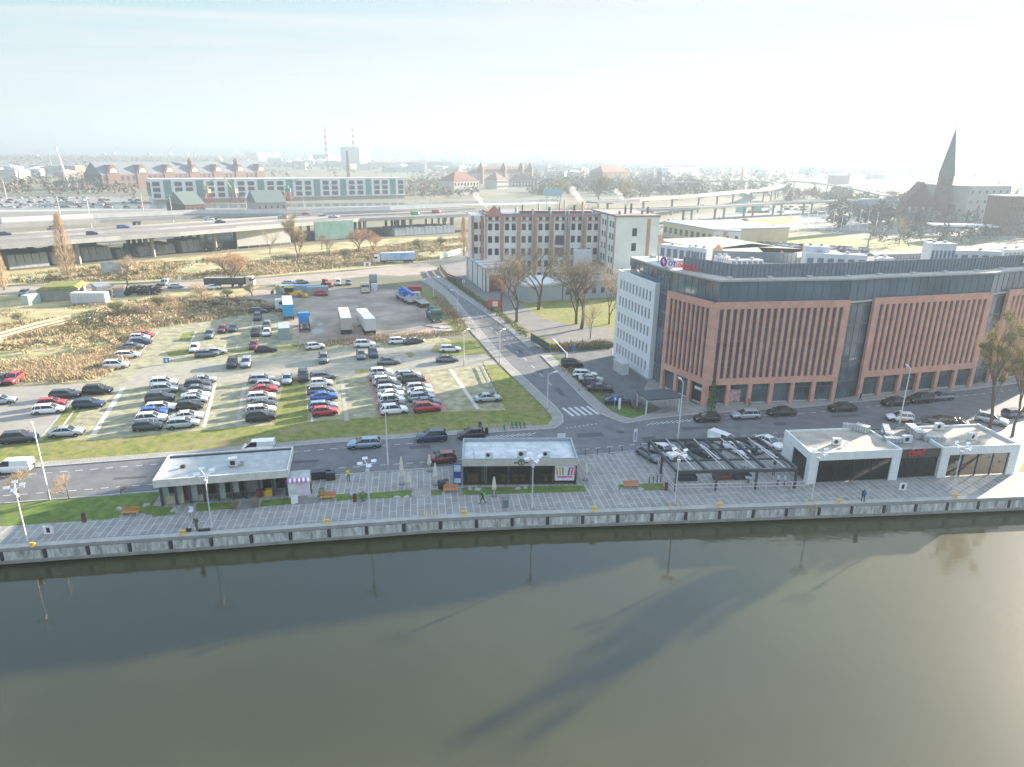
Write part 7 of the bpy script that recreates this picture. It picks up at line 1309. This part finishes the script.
def tufts(name, polys, n, hmin, hmax, wd, mats, seed=1, kind='stuff', per=16, rad=.9, label=None):
    r_ = np.random.default_rng(seed); C = []
    for pl in polys:
        xs = [p[0] for p in pl]; ys = [p[1] for p in pl]; area = abs(sum(pl[i - 1][0] * pl[i][1] - pl[i][0] * pl[i - 1][1] for i in range(len(pl)))) / 2; k = 0; want = int(n * area / sum(abs(sum(q[i - 1][0] * q[i][1] - q[i][0] * q[i - 1][1] for i in range(len(q)))) / 2 for q in polys))
        while k < want:
            x, y = r_.uniform(min(xs), max(xs)), r_.uniform(min(ys), max(ys))
            if inpoly(x, y, pl): C.append((x, y)); k += 1
    C = np.array(C); m = len(C); patch = np.sin(C[:, 0] * .11 + 2 * np.sin(C[:, 1] * .07)) * np.cos(C[:, 1] * .09 + C[:, 0] * .03); keep = patch + r_.uniform(-.5, .5, m) > -.25; C = C[keep]; patch = patch[keep]; m = len(C)
    H = np.repeat(hmin + (hmax - hmin) * np.clip(.5 + patch * .5 + r_.uniform(-.3, .3, m), 0, 1), per) * r_.uniform(.6, 1.1, m * per); B = np.repeat(C, per, 0) + r_.normal(0, rad, (m * per, 2)); a = r_.uniform(0, 6.28, m * per); w_ = wd * r_.uniform(.5, 1.3, m * per)
    V = np.zeros((m * per, 3, 3)); V[:, 0, :2] = B + np.stack([np.cos(a), np.sin(a)], 1) * w_[:, None]; V[:, 1, :2] = B - np.stack([np.cos(a), np.sin(a)], 1) * w_[:, None]; V[:, 2, :2] = B + r_.normal(0, .55, (m * per, 2)) * H[:, None]; V[:, 2, 2] = H; V[:, :2, 2] = .0
    mi = np.repeat((r_.uniform(0, 1, m) + patch * .35) * len(mats), per).astype(int).clip(0, len(mats) - 1)
    return tag(fastmesh(name, V.reshape(-1, 3), np.arange(m * per * 3).reshape(-1, 3), mats, mi=mi), label, kind=kind)
Md1 = mat('dry_grass_pale', (.50, .40, .25), .95); Md2 = mat('dry_grass_brown', (.30, .2, .12), .95); Md3 = mat('bramble_green', (.11, .13, .045), .95); Mdg = mat('young_grass', (.16, .22, .05), .95); Md4 = mat('dry_reed_pink', (.48, .37, .22), .95)
tufts('dry_scrub', [GP([(-100, 385), (0, 383), (60, 381), (96, 377), (118, 366), (147, 328), (100, 332), (40, 340), (0, 345), (-100, 350)])], 4200, .25, 1.1, .09, [Md3, Md2, Md4, Md1, Md1, Md4], 3)
tufts('dry_scrub', [GP([(-100, 352), (40, 336), (150, 328), (205, 320), (283, 311), (262, 303), (240, 299), (200, 297), (150, 300), (125, 306), (60, 318), (0, 326), (-100, 335)])], 4200, .25, 1.2, .11, [Md3, Md3, Md2, Md1, Md1], 4)
tufts('dry_scrub', [GP([(-150, 284), (0, 283), (60, 282), (130, 280), (200, 279), (260, 275), (380, 264), (420, 262), (440, 259), (470, 250), (470, 238), (420, 242), (330, 252), (230, 260), (130, 264), (0, 277)])], 6000, .3, 1.3, .16, [Md3, Mdg, Md2, Md1, Md4, Md1], 5)
tufts('dry_scrub', [GP([(0, 318), (60, 312), (120, 303), (80, 304), (0, 310)]), GP([(300, 345), (340, 340), (455, 331), (462, 334), (380, 343), (300, 348)]), GP([(458, 330), (478, 332), (440, 297), (432, 296)])], 900, .15, .6, .08, [Md3, Md1, Md2], 6)
tufts('verge_weeds', [GP([(556, 357), (600, 393), (622, 405), (655, 410), (600, 397)]), GP([(551, 351), (612, 346), (612, 343), (548, 347)])], 260, .4, 1.3, .12, [Md3, Md2, Md3], 8)
def inpl(pl, hgt):
    P_ = GP(pl); xs = [p[0] for p in P_]; ys = [p[1] for p in P_]
    def f(r):
        while 1:
            x, y = r.uniform(min(xs), max(xs)), r.uniform(min(ys), max(ys))
            if inpoly(x, y, P_) and math.sin(x * .13 + 1) * math.cos(y * .08) > -.2: return x, y
    return f
# hedge along the side road
def hedge(pts, w_, h, label, m, n):
    L_ = length(pts); e = empty('clipped_hedge', pts[0][0], pts[0][1], 0, 0, label, 'hedge'); r_ = np.random.default_rng(int(L_)); B = []
    for s in r_.uniform(0, L_, n): (p, a) = along(pts, s); d = r_.uniform(-w_ / 2, w_ / 2); B.append((p[0] - math.sin(a) * d - pts[0][0], p[1] + math.cos(a) * d - pts[0][1], r_.uniform(.1, h)))
    B = np.repeat(np.array(B), 3, 0); V = B + r_.uniform(-.22, .22, B.shape); fastmesh('foliage', V, np.arange(len(V)).reshape(-1, 3), m, e)
hedge(GP([(448, 280), (470, 296), (500, 317), (526, 338)]), 1.2, 1.5, 'long dark hedge between the side road and the shed yard', Md3, 5000)
# ================================================================ FAR TOWN AND PORT
sheet('harbour_basin', GP([(90, 208), (135, 209), (300, 207), (420, 205), (560, 201), (560, 199), (420, 202.5), (300, 203.5), (135, 204.5), (90, 205)]), .04, mat('far_water', (.12, .15, .15), .2))
sheet('quay_apron', GP([(-60, 213), (130, 210), (560, 204), (560, 202), (300, 207.5), (130, 209.5), (-60, 209)]), .035, Mpale)
sheet('import_car_park', GP([(-100, 211), (130, 209), (142, 200), (100, 196), (0, 197), (-120, 199)]), .037, mat('far_asphalt', (.22, .22, .2), .9, scale=.02, coords='World'))
Mbr2 = MW((.14, .075, .06)); Mgrid = MW((.78, .8, .78)); Mteal = mat('teal_glass', (.10, .22, .22), .3)
e = bld('brick_depot', 'very long red brick building with many round gables on the left horizon', (104, 190), (266, 184), 175, 30, Mbr2, Mslate, 2, 34, kind='gable', rh=13, win=(3.2, 5), cat='depot'); W_, H_ = e['W'], e['H']
for i in range(7):
    x = (i + .5) * W_ / 6.6 - 4; MB().hexa([(x - 7, -.8, 0), (x + 7, -.8, 0), (x + 7, 2, 0), (x - 7, 2, 0)], [(x - 7, -.8, H_ + 2), (x + 7, -.8, H_ + 2), (x + 7, 2, H_ + 2), (x - 7, 2, H_ + 2)]).hexa([(x - 7, -.8, H_ + 2), (x + 7, -.8, H_ + 2), (x + 7, 10, H_ + 2), (x - 7, 10, H_ + 2)], [(x - 1.5, -.8, H_ + 10), (x + 1.5, -.8, H_ + 10), (x + 1.5, 10, H_ + 10), (x - 1.5, 10, H_ + 10)]).build('gable', Mbr2, e); MB().at(x, -1.5, H_ + 2).add([(4.5 * math.cos(3.1416 * k / 8), 0, 4.5 * math.sin(3.1416 * k / 8)) for k in range(9)], [tuple(range(9))]).build('arch', Mpale, e)
    if i in (3, 5): MB().cyl(x, 6, H_, H_ + 13, 3, 2.6).cyl(x, 6, H_ + 13, H_ + 18, 3.4, .2).build('turret', Mbr2, e)
e = bld('white_quay_building', 'long white grid-fronted quay building with teal and dark bays across the harbour', (153, 203.5), (405, 198), 180, 26, Mgrid, Msill, cat='quay building'); W_, H_ = e['W'], e['H']
op = shared(MB().box(-2.6, 2.6, -.5, -.002, 0, 3.2), 'opening', Mdw); tl_ = shared(MB().box(-2.7, 2.7, -.6, -.002, 0, H_ * .78), 'teal_bay', Mteal); nb = 27
for i in range(nb):
    x = (i + .5) * W_ / nb
    if i % 3 == 1: place('teal_bay', tl_, e, x, 0, H_ * .2)
    else:
        for r in range(3): place('opening', op, e, x, 0, H_ * .24 + r * H_ * .25)
MB().box(-.5, W_ + .5, -4, 0, H_ * .16, H_ * .19).build('canopy', Msill, e)
for i in range(6): MB().box(-.4, -.01, i * 4 + 1, i * 4 + 3.5, H_ * .3, H_ * .9).build('side_window', Mdw, e)
bld('green_roofed_house', 'old port house with green pitched roof, left of the harbour basin', (186, 214), (206, 213), 205, 30, Mbr2, mat('copper_green', (.13, .17, .145), .8), 1, 4, kind='gable', rh=8, cat='house'); bld('green_roofed_house', 'old port house with green pitched roof below the harbour crane', (257, 212), (287, 211), 203, 25, MW((.4, .36, .32)), mat('copper_green', (.13, .17, .145), .8), 1, 5, kind='gable', rh=8, cat='house')
# cranes
def crane(px, py, top, label, m, s_=1):
    x, y = G(px, py); h = HT(x, y, top); e = empty('harbour_crane', x, y, 0, rnd.uniform(-.5, .5), label, 'harbour crane', 'harbour cranes'); q = h * .16
    MB().bar((-q, -q, 0), (-q * .4, -q * .4, h * .4), h * .04, h * .04).bar((q, -q, 0), (q * .4, -q * .4, h * .4), h * .04, h * .04).bar((-q, q, 0), (-q * .4, q * .4, h * .4), h * .04, h * .04).bar((q, q, 0), (q * .4, q * .4, h * .4), h * .04, h * .04).build('leg', MATS['container_red'], e)
    MB().cbox(0, 0, h * .4, q * 1.4, q, h * .16).cyl(0, 0, h * .56, h * .8, q * .3, q * .15, 5).build('cabin', m, e); MB().bar((-q, 0, h * .6), (q * 3.2 * s_, 0, h), h * .03, h * .03).bar((0, 0, h * .8), (q * 3.2 * s_, 0, h), h * .015, h * .015).build('jib', m, e)
Mcr = mat('crane_olive', (.3, .32, .18), .7)
crane(209, 203, 178, 'olive harbour crane left before the white quay building', Mcr); crane(236, 203, 178, 'olive harbour crane right of another before the white quay building', Mcr, -1); crane(289, 201, 178, 'dark green harbour crane before the middle of the white quay building', mat('crane_green', (.1, .2, .16), .7))
for i, (px, top) in enumerate([(38, 150), (105, 147), (115, 146), (150, 147), (170, 146), (188, 149), (195, 150), (238, 148), (247, 149), (272, 150), (284, 143), (300, 147), (306, 148)]): crane(px, 160, top, 'tiny pale dockside crane on the left horizon', Mgalv, -1 if i % 2 else 1)
# thin masts of the harbour
for i, (px, py, top, w_) in enumerate([(409, 162, 137, 1.2), (428, 168, 146, 1.3), (448, 168, 146, 1.3), (463, 167, 145, 1), (468, 166, 144, 1), (473.5, 166, 144, 1.6), (483, 165, 150, .8), (543, 160, 151, .8), (676, 163, 158, .8), (693, 165, 158, .8), (708, 165, 158, .8), (738, 163, 160, .8), (797, 175, 161, .9), (52, 170, 154, .8)]):
    x, y = G(px, py); h = HT(x, y, top); e = empty('harbour_mast', x, y, 0, 0, 'thin lattice mast or floodlight tower on the horizon', 'mast', 'thin masts on the horizon'); MB().cyl(0, 0, 0, h, w_ * 2.2, w_, 5).build('mast', Mgalv, e); MB().cbox(0, 0, h * .95, w_ * 4, w_ * 2, h * .05).build('head', Mcr, e)
x, y = G(66.5, 181); h = HT(x, y, 148); e = empty('white_tower', x, y, 0, 0, 'leaning slim white pylon on the left horizon', 'pylon'); MB().tube([(0, 0, 0), (-2.5, 0, h * .5), (-6, 0, h)], [1.8, 1.3, .6], 6).build('mast', Mtw, e); MB().cbox(-6, 0, h, 2.5, 1.5, 1.5).build('head', Mlpost, e)
for px, py, top, lb in [(327.6, 157.5, 126, 'left red and white striped power station chimney'), (354.8, 158, 125, 'right red and white striped power station chimney')]:
    x, y = G(px, 166); h = HT(x, y, top); e = empty('striped_chimney', x, y, 0, 0, lb, 'chimney', 'striped power station chimneys'); mb = MB(); n = 11; k = HT(x, y, 160)
    for i in range(n): z0, z1 = (0 if i == 0 else k + (h - k) * i / n), k + (h - k) * (i + 1) / n; mb.mt(i % 2).cyl(0, 0, z0, z1, 7 - 3.2 * z0 / h, 7 - 3.2 * z1 / h, 10)
    mb.build('shaft', [MW((.7, .7, .7)), MW((.55, .08, .06))], e); MB().cyl(0, 0, h + .01, h + 2, 3.2, 3, 10).build('rim', Mblk, e)
Mgb = MW((.25, .3, .35)); F_ = 'pale distant building on the horizon of the port'
bld('power_station', 'tall blue-grey boiler house with two steps beside the striped chimney', (360, 167), (371, 166.5), 147, 60, Mgb, Msill, 1, 3, cat='power station', win=(10, 25)); bld('power_station', 'lower blue-grey block left of the tall boiler house', (329, 165), (350, 164.5), 155, 60, Mgb, Msill, 1, 5, cat='power station', win=(8, 8)); bld('power_station', 'wide low blue-grey hall left of the striped chimneys', (258, 161), (281, 160.5), 152.5, 60, Mgb, Msill, cat='power station')
x, y = G(348.8, 178); h = HT(x, y, 152); e = empty('brick_chimney', x, y, 0, 0, 'dark brick chimney rising behind the white quay building', 'chimney'); MB().cyl(0, 0, 0, h, 3.4, 2.2, 10).build('shaft', Mbr2, e); MB().cyl(0, 0, h, h + 1.5, 2.7, 2.7, 10).build('rim', Mblk, e)
for i, (px, w_) in enumerate([(288, 9), (297, 11), (309, 12), (321, 11)]):
    x, y = G(px, 166); r = w_ * .5 * y / 683; e = empty('storage_tank', x, y, 0, 0, f'{ORD[i + 1]} from the left of four white domed tanks left of the striped chimneys', 'tank', 'white domed tanks'); MB().cyl(0, 0, 0, r * .9, r, r, 14).build('wall', Mtw, e); MB().cyl(0, 0, r * .9 + .01, r * 1.25, r, r * .2, 14).build('dome', Mtw, e)
# red-roofed complex, villa, tower, church, blocks
for p0, p1, top, d, lb in [((480, 184), (533, 183), 173, 30, 'long cream building with red hipped roof and turrets in the middle distance'), ((454, 195), (479, 194), 181, 25, 'pale house with orange hipped roof left of the red-roofed complex'), ((497, 189), (507, 188.5), 180, 20, 'small red-roofed house before the long cream building'), ((512, 187), (537, 187), 181, 15, 'low brick wing at the right of the red-roofed complex')]:
    e = bld('red_roofed_building', lb, p0, p1, top, d, MW((.45, .42, .36)), Mtile, 2, 8, kind='hip', rh=9, win=(2, 2.6)); W_, H_ = e['W'], e['H']
    if W_ > 60: [MB().cyl(x, 3, 0, H_ + 6, 4.5, 4.5, 8).cyl(x, 3, H_ + 6, H_ + 15, 5.2, .3, 8).build('turret', Mtile, e) for x in (4, W_ * .45, W_ * .78, W_ - 4)]
e = bld('brick_villa', 'red brick villa with stepped gables among bare trees', (602, 186), (627, 185), 172, 22, Mbr2, Mtile, 3, 5, kind='hip', rh=8, win=(2, 2.5)); x, y = G(659, 184); h = HT(x, y, 167)
e = empty('clock_tower', x, y, 0, 0, 'small dark tower with pointed roof right of the brick villa', 'tower'); MB().cbox(0, 0, 0, 7, 7, h * .7).build('wall', Mbr2, e); MB().cyl(0, 0, h * .7, h, 5, .2, 8).build('roof', Mslate, e); MB().box(-22, -4, -6, 6, 0, h * .3).build('nave', Mbr2, e)
for p0, p1, top, lb in [((668, 177), (698, 176), 168, 'pale blue and white block beyond the flyover'), ((690, 176), (696, 176), 166, 'narrow white block beyond the flyover'), ((766, 174), (779, 173.5), 169, 'white low block right of the tall poplars')]: bld('blue_white_block', lb, p0, p1, top, 30, MW((.35, .45, .55)), Msill, 2, 5, win=(3, 3))
x0, y0 = G(936.5, 224); e = empty('brick_church', x0, y0, 0, -.3, 'red brick church with a very tall pointed green-grey spire', 'church'); hs = HT(x0, y0, 128); hb = hs * .52
MB().cbox(0, 0, 0, 7.4, 7.4, hb).build('tower', Mbr2, e); MB().hexa([(-3.9, -3.9, hb), (3.9, -3.9, hb), (3.9, 3.9, hb), (-3.9, 3.9, hb)], [(-.1, -.1, hs), (.1, -.1, hs), (.1, .1, hs), (-.1, .1, hs)]).build('spire', mat('spire_copper', (.06, .10, .09), .8), e); MB().cyl(0, 0, hs, hs + 3, .12).box(-.8, .8, -.1, .1, hs + 1.6, hs + 1.9).build('cross', Mblk, e)
for z in (.62, .8): [MB().box(a - .7, a + .7, -3.9, -3.702, hb * z, hb * z + 4).build('window', Mdw, e) for a in (-1.8, 1.8)]
MB().box(-22, -4, -6, 14, 0, 14).build('nave', Mbr2, e); MB().add([(-22.5, -6.5, 14), (-4.6, -6.5, 14), (-4.6, 14, 14), (-22.5, 14, 14), (-13.5, -6.5, 27), (-13.5, 14, 27)], [(3, 2, 1, 0), (0, 1, 4), (2, 3, 5), (0, 4, 5, 3), (1, 2, 5, 4)]).build('nave_roof', Mbr2, e); MB().box(5, 22, -3, 12, 0, 13).build('choir', Mbr2, e); [MB().box(a, a + 1.6, -6.2, -6.002, 3, 11).build('window', Mpale, e) for a in (-20, -16.5, -12, -8)]
bld('grey_block', 'large plain grey building right of the church', (962, 226), (1003, 225), 187, 35, MW((.34, .35, .33)), Mfr2, 4, 6, win=(1.6, 2)); bld('brick_flats', 'red brick apartment block with rows of white windows at the right edge', (1002, 236), (1040, 235), 197, 14, Mbr2, mat('roof_blue_pale', (.34, .38, .42), .8), 5, 9, win=(1.8, 1.8)); bld('low_brick_house', 'dark low house with pale windows left of the church', (864, 217), (903, 217), 207, 15, MW((.2, .14, .12)), Mslate, 2, 6, kind='gable', rh=5, win=(1.6, 2))
x, y = G(965, 236); e = empty('petrol_station', x, y, 0, -.1, 'white petrol station canopy on thin columns before the grey block', 'petrol station'); MB().box(-17, 17, 0, 12, 5, 6).build('canopy', Mtw, e); [MB().cbox(a, 6, 0, .5, .5, 4.998).build('column', Mgalv, e) for a in (-13, -4, 5, 13)]
x, y = G(552, 212); e = empty('blue_billboard', x, y, 0, 0, 'pale blue billboard standing above the factory roof', 'billboard'); w_ = 8.5 * y / 650; h = HT(x, y, 189); MB().box(-w_, w_, 0, .5, HT(x, y, 196), h).build('panel', mat('billboard_sky', (.3, .45, .55), .6), e); [MB().cbox(a, .7, 0, .5, .5, h - 1).build('post', Mgalv, e) for a in (-w_ * .6, w_ * .6)]
x, y = G(1005 - 182, 262); 
# roads, grass and cars far right
sheet('avenue', GP([(640, 232), (740, 236), (800, 228), (960, 236), (1100, 243), (1100, 232), (940, 226), (860, 215), (780, 208), (700, 214), (640, 222)]), .012, mat('far_road', (.2, .2, .19), .9, scale=.05, coords='World')); sheet('lawn', GP([(735, 242), (800, 235), (880, 240), (960, 247), (900, 250), (790, 248)]), .02, Mgrassb); sheet('lawn', GP([(700, 224), (730, 222), (790, 216), (800, 222), (740, 229)]), .02, Mgrassb); sheet('far_car_park', GP([(735, 246), (790, 250), (905, 253), (990, 256), (1000, 262), (740, 262)]), .014, mat('far_road', (.2, .2, .19), .9))
fc = {}
def farcar(px, py, c, group, label, hd=None):
    if c not in fc:
        mb = MB(); mb.hexa([(-2.2, -.88, .25), (2.2, -.88, .25), (2.2, .88, .25), (-2.2, .88, .25)], [(-2.15, -.84, .95), (2.0, -.84, .85), (2.0, .84, .85), (-2.15, .84, .95)]); mb.hexa([(-1.5, -.7, 1.42), (.4, -.7, 1.42), (.4, .7, 1.42), (-1.5, .7, 1.42)], [(-1.4, -.65, 1.5), (.3, -.65, 1.5), (.3, .65, 1.5), (-1.4, .65, 1.5)])
        mb.mt(1).hexa([(-2.0, -.8, .95), (1.1, -.8, .9), (1.1, .8, .9), (-2.0, .8, .95)], [(-1.5, -.69, 1.419), (.4, -.69, 1.419), (.4, .69, 1.419), (-1.5, .69, 1.419)]); [mb.cyl(x, y, 0, .3, .3) for x in (-1.4, 1.4) for y in (-.7, .7)]; fc[c] = shared(mb, 'distant_car', [paint(c), Mglassc])
    x, y = G(px, py); o = tag(link('distant_car', fc[c]), label, 'car', group); o.location = (x, y, .04); o.rotation_euler = (0, 0, rnd.uniform(-.2, .2) + (rnd.choice([.3, 1.87]) if hd is None else hd))
cs = ['white', 'white', 'silver', 'grey', 'white', 'dark blue', 'black', 'red', 'dark grey']
for i in range(95):
    c = rnd.choice(cs); farcar(rnd.uniform(-5, 140), 198.5 + 2.3 * rnd.randint(0, 4) + rnd.uniform(-.4, .4), c, f'{c} cars in the import compound', f'tiny {c} car among the rows of the import compound beyond the viaduct')
for i in range(52):
    c = rnd.choice(cs); r = i % 3; px = rnd.uniform(745, 870) + r * 8; farcar(px, 243.5 + r * 3.2 + (px - 745) * .055, c, f'{c} cars in the car park behind the office', f'tiny {c} car in the rows of the car park behind the office roof', .3)
for px, py, c in [(765, 227, 'green'), (815, 231, 'silver'), (838, 234, 'white'), (875, 236, 'silver'), (745, 221, 'red'), (702, 206, 'white'), (640, 180, 'white'), (920, 238, 'white'), (930, 243, 'dark grey')]: farcar(px, py, c, f'{c} cars on the avenue', f'small {c} car driving on the avenue behind the office')
for i in range(44):
    c = rnd.choice(cs); farcar(rnd.uniform(742, 845), 207.5 + 2.6 * (i % 3) + rnd.uniform(-.3, .3), c, f'{c} cars under the flyover', f'tiny {c} car parked among others below the flyover')
for px, w_ in ((736, 10), (752, 9)):
    a, b = G(px, 213), G(px + w_, 212.5); rz, W = fr(a, b); e = empty('scaffold_netting', a[0], a[1], 0, rz, 'left pale green netting on scaffolding below the flyover' if px < 740 else 'right pale green netting on scaffolding below the flyover', 'scaffold netting'); MB().box(0, W, 0, .2, .5, 9).build('netting', mat('net_green', (.25, .5, .42), .8), e); [MB().cbox(x, .5, 0, .3, .3, 9.4).build('post', Mgalv, e) for x in (0, W / 2, W)]
for i in range(13):
    px = 772 + i * 8.6; x, y = G(px, 232 - (i % 3)); h = 11; e = tag(MB().cyl(0, 0, 0, h, .18, .1, 5).box(-1, 1, -.1, .1, h, h + .2).build('avenue_lamp', Mtw), 'white lamp post in the long row along the avenue behind the office', 'lamp post', 'lamp posts along the avenue'); e.location = (x, y, 0)
# low scattered buildings, sheds and halls out to the horizon
r_ = random.Random(77); n = 0; wcols = [(.5, .5, .48), (.42, .4, .35), (.3, .2, .16), (.35, .4, .44), (.55, .5, .42)]; rcols = [Mfr2, Mtile, Msill, Mslate, Mpale, Mtile]
wn = ['white', 'beige', 'brown', 'blue-grey', 'cream']
while n < 210:
    px = r_.uniform(-30, 1050); py = 159 + abs(r_.gauss(0, 1)) * 12
    if py > 198 or (200 > px > -30 and py < 170) or (py > 182 and (90 < px < 580 or px > 860)) or (590 < px < 800 and 176 < py < 198) or (px > 880 and py > 172) or (95 < px < 420 and py > 175) or (450 < px < 545 and py > 172): continue
    w_ = r_.uniform(5, 22) * (1 if py > 166 else .7); k = r_.randrange(5); a = G(px, py)
    bld('distant_building', f'small {wn[k]} building among many on the hazy flat land before the horizon', (px, py), (px + w_, py + w_ * .014 + r_.uniform(-.3, .3)), 0, r_.uniform(12, 30), MW(wcols[k]), r_.choice(rcols), kind=r_.choice(['flat', 'flat', 'gable', 'hip']), group=f'{wn[k]} buildings on the horizon', H=r_.uniform(5, 13) * (1 + a[1] / 4000), rh=4); n += 1
# distant woods: masses of bare crowns
def wood(polyfn, n, mats, seed, hmin=8, hmax=16, name='distant_wood', per=12):
    r_ = np.random.default_rng(seed); P_ = np.array([polyfn(r_) for _ in range(n)]); H = r_.uniform(hmin, hmax, n); m = n * per
    c = np.repeat(P_, per, 0); h = np.repeat(H, per); R_2 = h * (.42 if per < 65 else .75); d = r_.normal(0, .5, (m, 3)).clip(-1, 1); cen = np.stack([c[:, 0] + d[:, 0] * R_2, c[:, 1] + d[:, 1] * R_2, h * .55 + d[:, 2] * h * .42], 1); V = np.repeat(cen, 3, 0).reshape(m, 3, 3) + r_.normal(0, 1, (m, 3, 3)) * (R_2 * (.27 if per < 50 else .17))[:, None, None]; V[..., 2] = np.maximum(V[..., 2], 0)
    return tag(fastmesh(name, V.reshape(-1, 3), np.arange(m * 3).reshape(-1, 3), mats, mi=np.repeat(r_.integers(0, len(mats), n), per)), kind='stuff')
for k, (pl, n_, ms, h0, h1) in enumerate([([(-60, 383), (60, 380), (115, 366), (140, 332), (60, 340), (-60, 350)], 120, 0, .5, 1.3), ([(-60, 350), (60, 330), (150, 327), (270, 309), (240, 299), (150, 301), (60, 322), (-60, 332)], 200, 1, .6, 1.7), ([(-100, 283), (60, 281), (200, 278), (380, 263), (465, 250), (465, 240), (330, 253), (130, 266), (-100, 278)], 240, 1, .6, 1.8), ([(40, 283), (60, 281), (40, 279), (140, 279), (240, 276), (240, 272), (100, 275)], 100, 2, .8, 1.8)]):
    wood(inpl(pl, 0), n_, [[Md4, Md1, Md1, Md3], [Md3, Md2, Md1, Md1, Md4], [Md3, Md2]][ms], 20 + k, h0, h1, name='bramble_thicket', per=70)
Mw1 = mat('wood_brown', (.16, .115, .08), .95); Mw2 = mat('wood_grey', (.14, .135, .11), .95); Mw3 = mat('wood_green', (.07, .09, .05), .95)
wood(lambda r: G(r.uniform(-200, 260), 158 + abs(r.normal(0, 4))), 2600, [Mw1, Mw1, Mw2], 1, 12, 22)
wood(lambda r: G(r.uniform(100, 620), 158 + abs(r.normal(0, 7))), 2000, [Mw1, Mw2, Mw3], 2, 10, 18)
wood(lambda r: G(r.uniform(520, 1200), 161 + abs(r.normal(0, 8))), 3600, [Mw2, Mw2, Mw1, Mw3], 3, 10, 20)
wood(lambda r: G(r.uniform(530, 700), 186 + r.normal(0, 6)), 130, [Mw2, Mw1], 4, 8, 16, per=40); wood(lambda r: G(r.uniform(830, 1060), 212 + r.normal(0, 9)), 220, [Mw2, Mw3, Mw1], 5, 7, 14, per=40); wood(lambda r: G(r.uniform(785, 850), 198 + r.normal(0, 3)), 50, [Mw1], 6, 8, 12, per=40)
wood(lambda r: G(r.uniform(880, 1050), 238 + r.normal(0, 5)), 70, [Mw3, Mw2], 7, 4, 9, per=60); wood(lambda r: G(r.uniform(55, 450), 196 - r.uniform(0, 14)), 160, [Mw1, Mw2], 8, 7, 12, per=30); wood(lambda r: G(r.uniform(640, 740), 232 + r.normal(0, 2)), 25, [Mw2], 9, 4, 8, per=60)
wood(lambda r: G(r.uniform(530, 790), 183 + r.uniform(-8, 14)), 420, [Mw2, Mw1, Mw3], 11, 6, 13, per=34); wood(lambda r: G(r.uniform(-40, 100), 184 + r.uniform(-16, 12)), 220, [Mw1, Mw2], 12, 6, 12, per=30); wood(lambda r: G(r.uniform(400, 480), 186 + r.uniform(-12, 12)), 130, [Mw1, Mw2], 13, 6, 11, per=30)
# hills along the horizon
def ridge(name, pts, dist, m):
    V = []; r_ = random.Random(len(pts)); pp = []
    for (x0, y0), (x1, y1) in zip(pts, pts[1:]):
        for k in range(14): f = k / 14; pp.append((x0 + (x1 - x0) * f, y0 + (y1 - y0) * f + r_.uniform(-.25, .25)))
    n = len(pp)
    for px, py in pp:
        g = G(px, 165); k = dist / g[1]; x, y = g[0] * k, dist; z = HT(x, y, py); V += [(x, y - 500, -1), (x, y, z), (x, y + 900, z * .9), (x, y + 1500, -1)]
    tag(MB().add(V, [(4 * i + j, 4 * i + 4 + j, 4 * i + 5 + j, 4 * i + 1 + j) for i in range(n - 1) for j in range(3)]).build(name, m, smooth=True), kind='structure')
ridge('hills', [(-250, 148.5), (150, 149), (380, 147), (430, 144.5), (510, 143), (600, 143.5), (700, 146), (800, 150), (900, 155), (1200, 163)], 6000, mat('hill_wood', (.10, .11, .08), .95, scale=.004, coords='World')); ridge('hills', [(540, 155), (620, 155), (720, 157), (780, 157.5), (830, 158.5), (1000, 163), (1200, 166)], 3800, MATS['hill_wood'])
# chimney steam
def steam(px, py, w_, label):
    x, y = G(px, 270); z = HT(x, y, py); e = MB(); r_ = random.Random(px)
    for i in range(7): f = i / 6; e.ball(-f * 3 * w_ + r_.uniform(-.3, .3), 0, f * 3.5 * w_, w_ * (.35 + .5 * f), w_ * (.35 + .5 * f), w_ * (.35 + .5 * f), 10, 7, .3)
    m = bpy.data.materials.get('steam') or bpy.data.materials.new('steam'); m.use_nodes = True
    if 'v' not in m: m['v'] = 1; N = m.node_tree.nodes; N.clear(); o_ = N.new('ShaderNodeOutputMaterial'); v_ = N.new('ShaderNodeVolumePrincipled'); v_.inputs['Density'].default_value = .16; v_.inputs['Color'].default_value = (.9, .9, .9, 1); m.node_tree.links.new(v_.outputs[0], o_.inputs['Volume'])
    o = e.build('steam', m); o.location = (x, y, z); tag(o, label, kind='stuff')
steam(583, 207, 1.7, 'white steam from the factory roof'); steam(487, 209, 1.4, 'white steam at the left end of the factory'); steam(622, 203, 1.2, 'white steam from the factory wing')
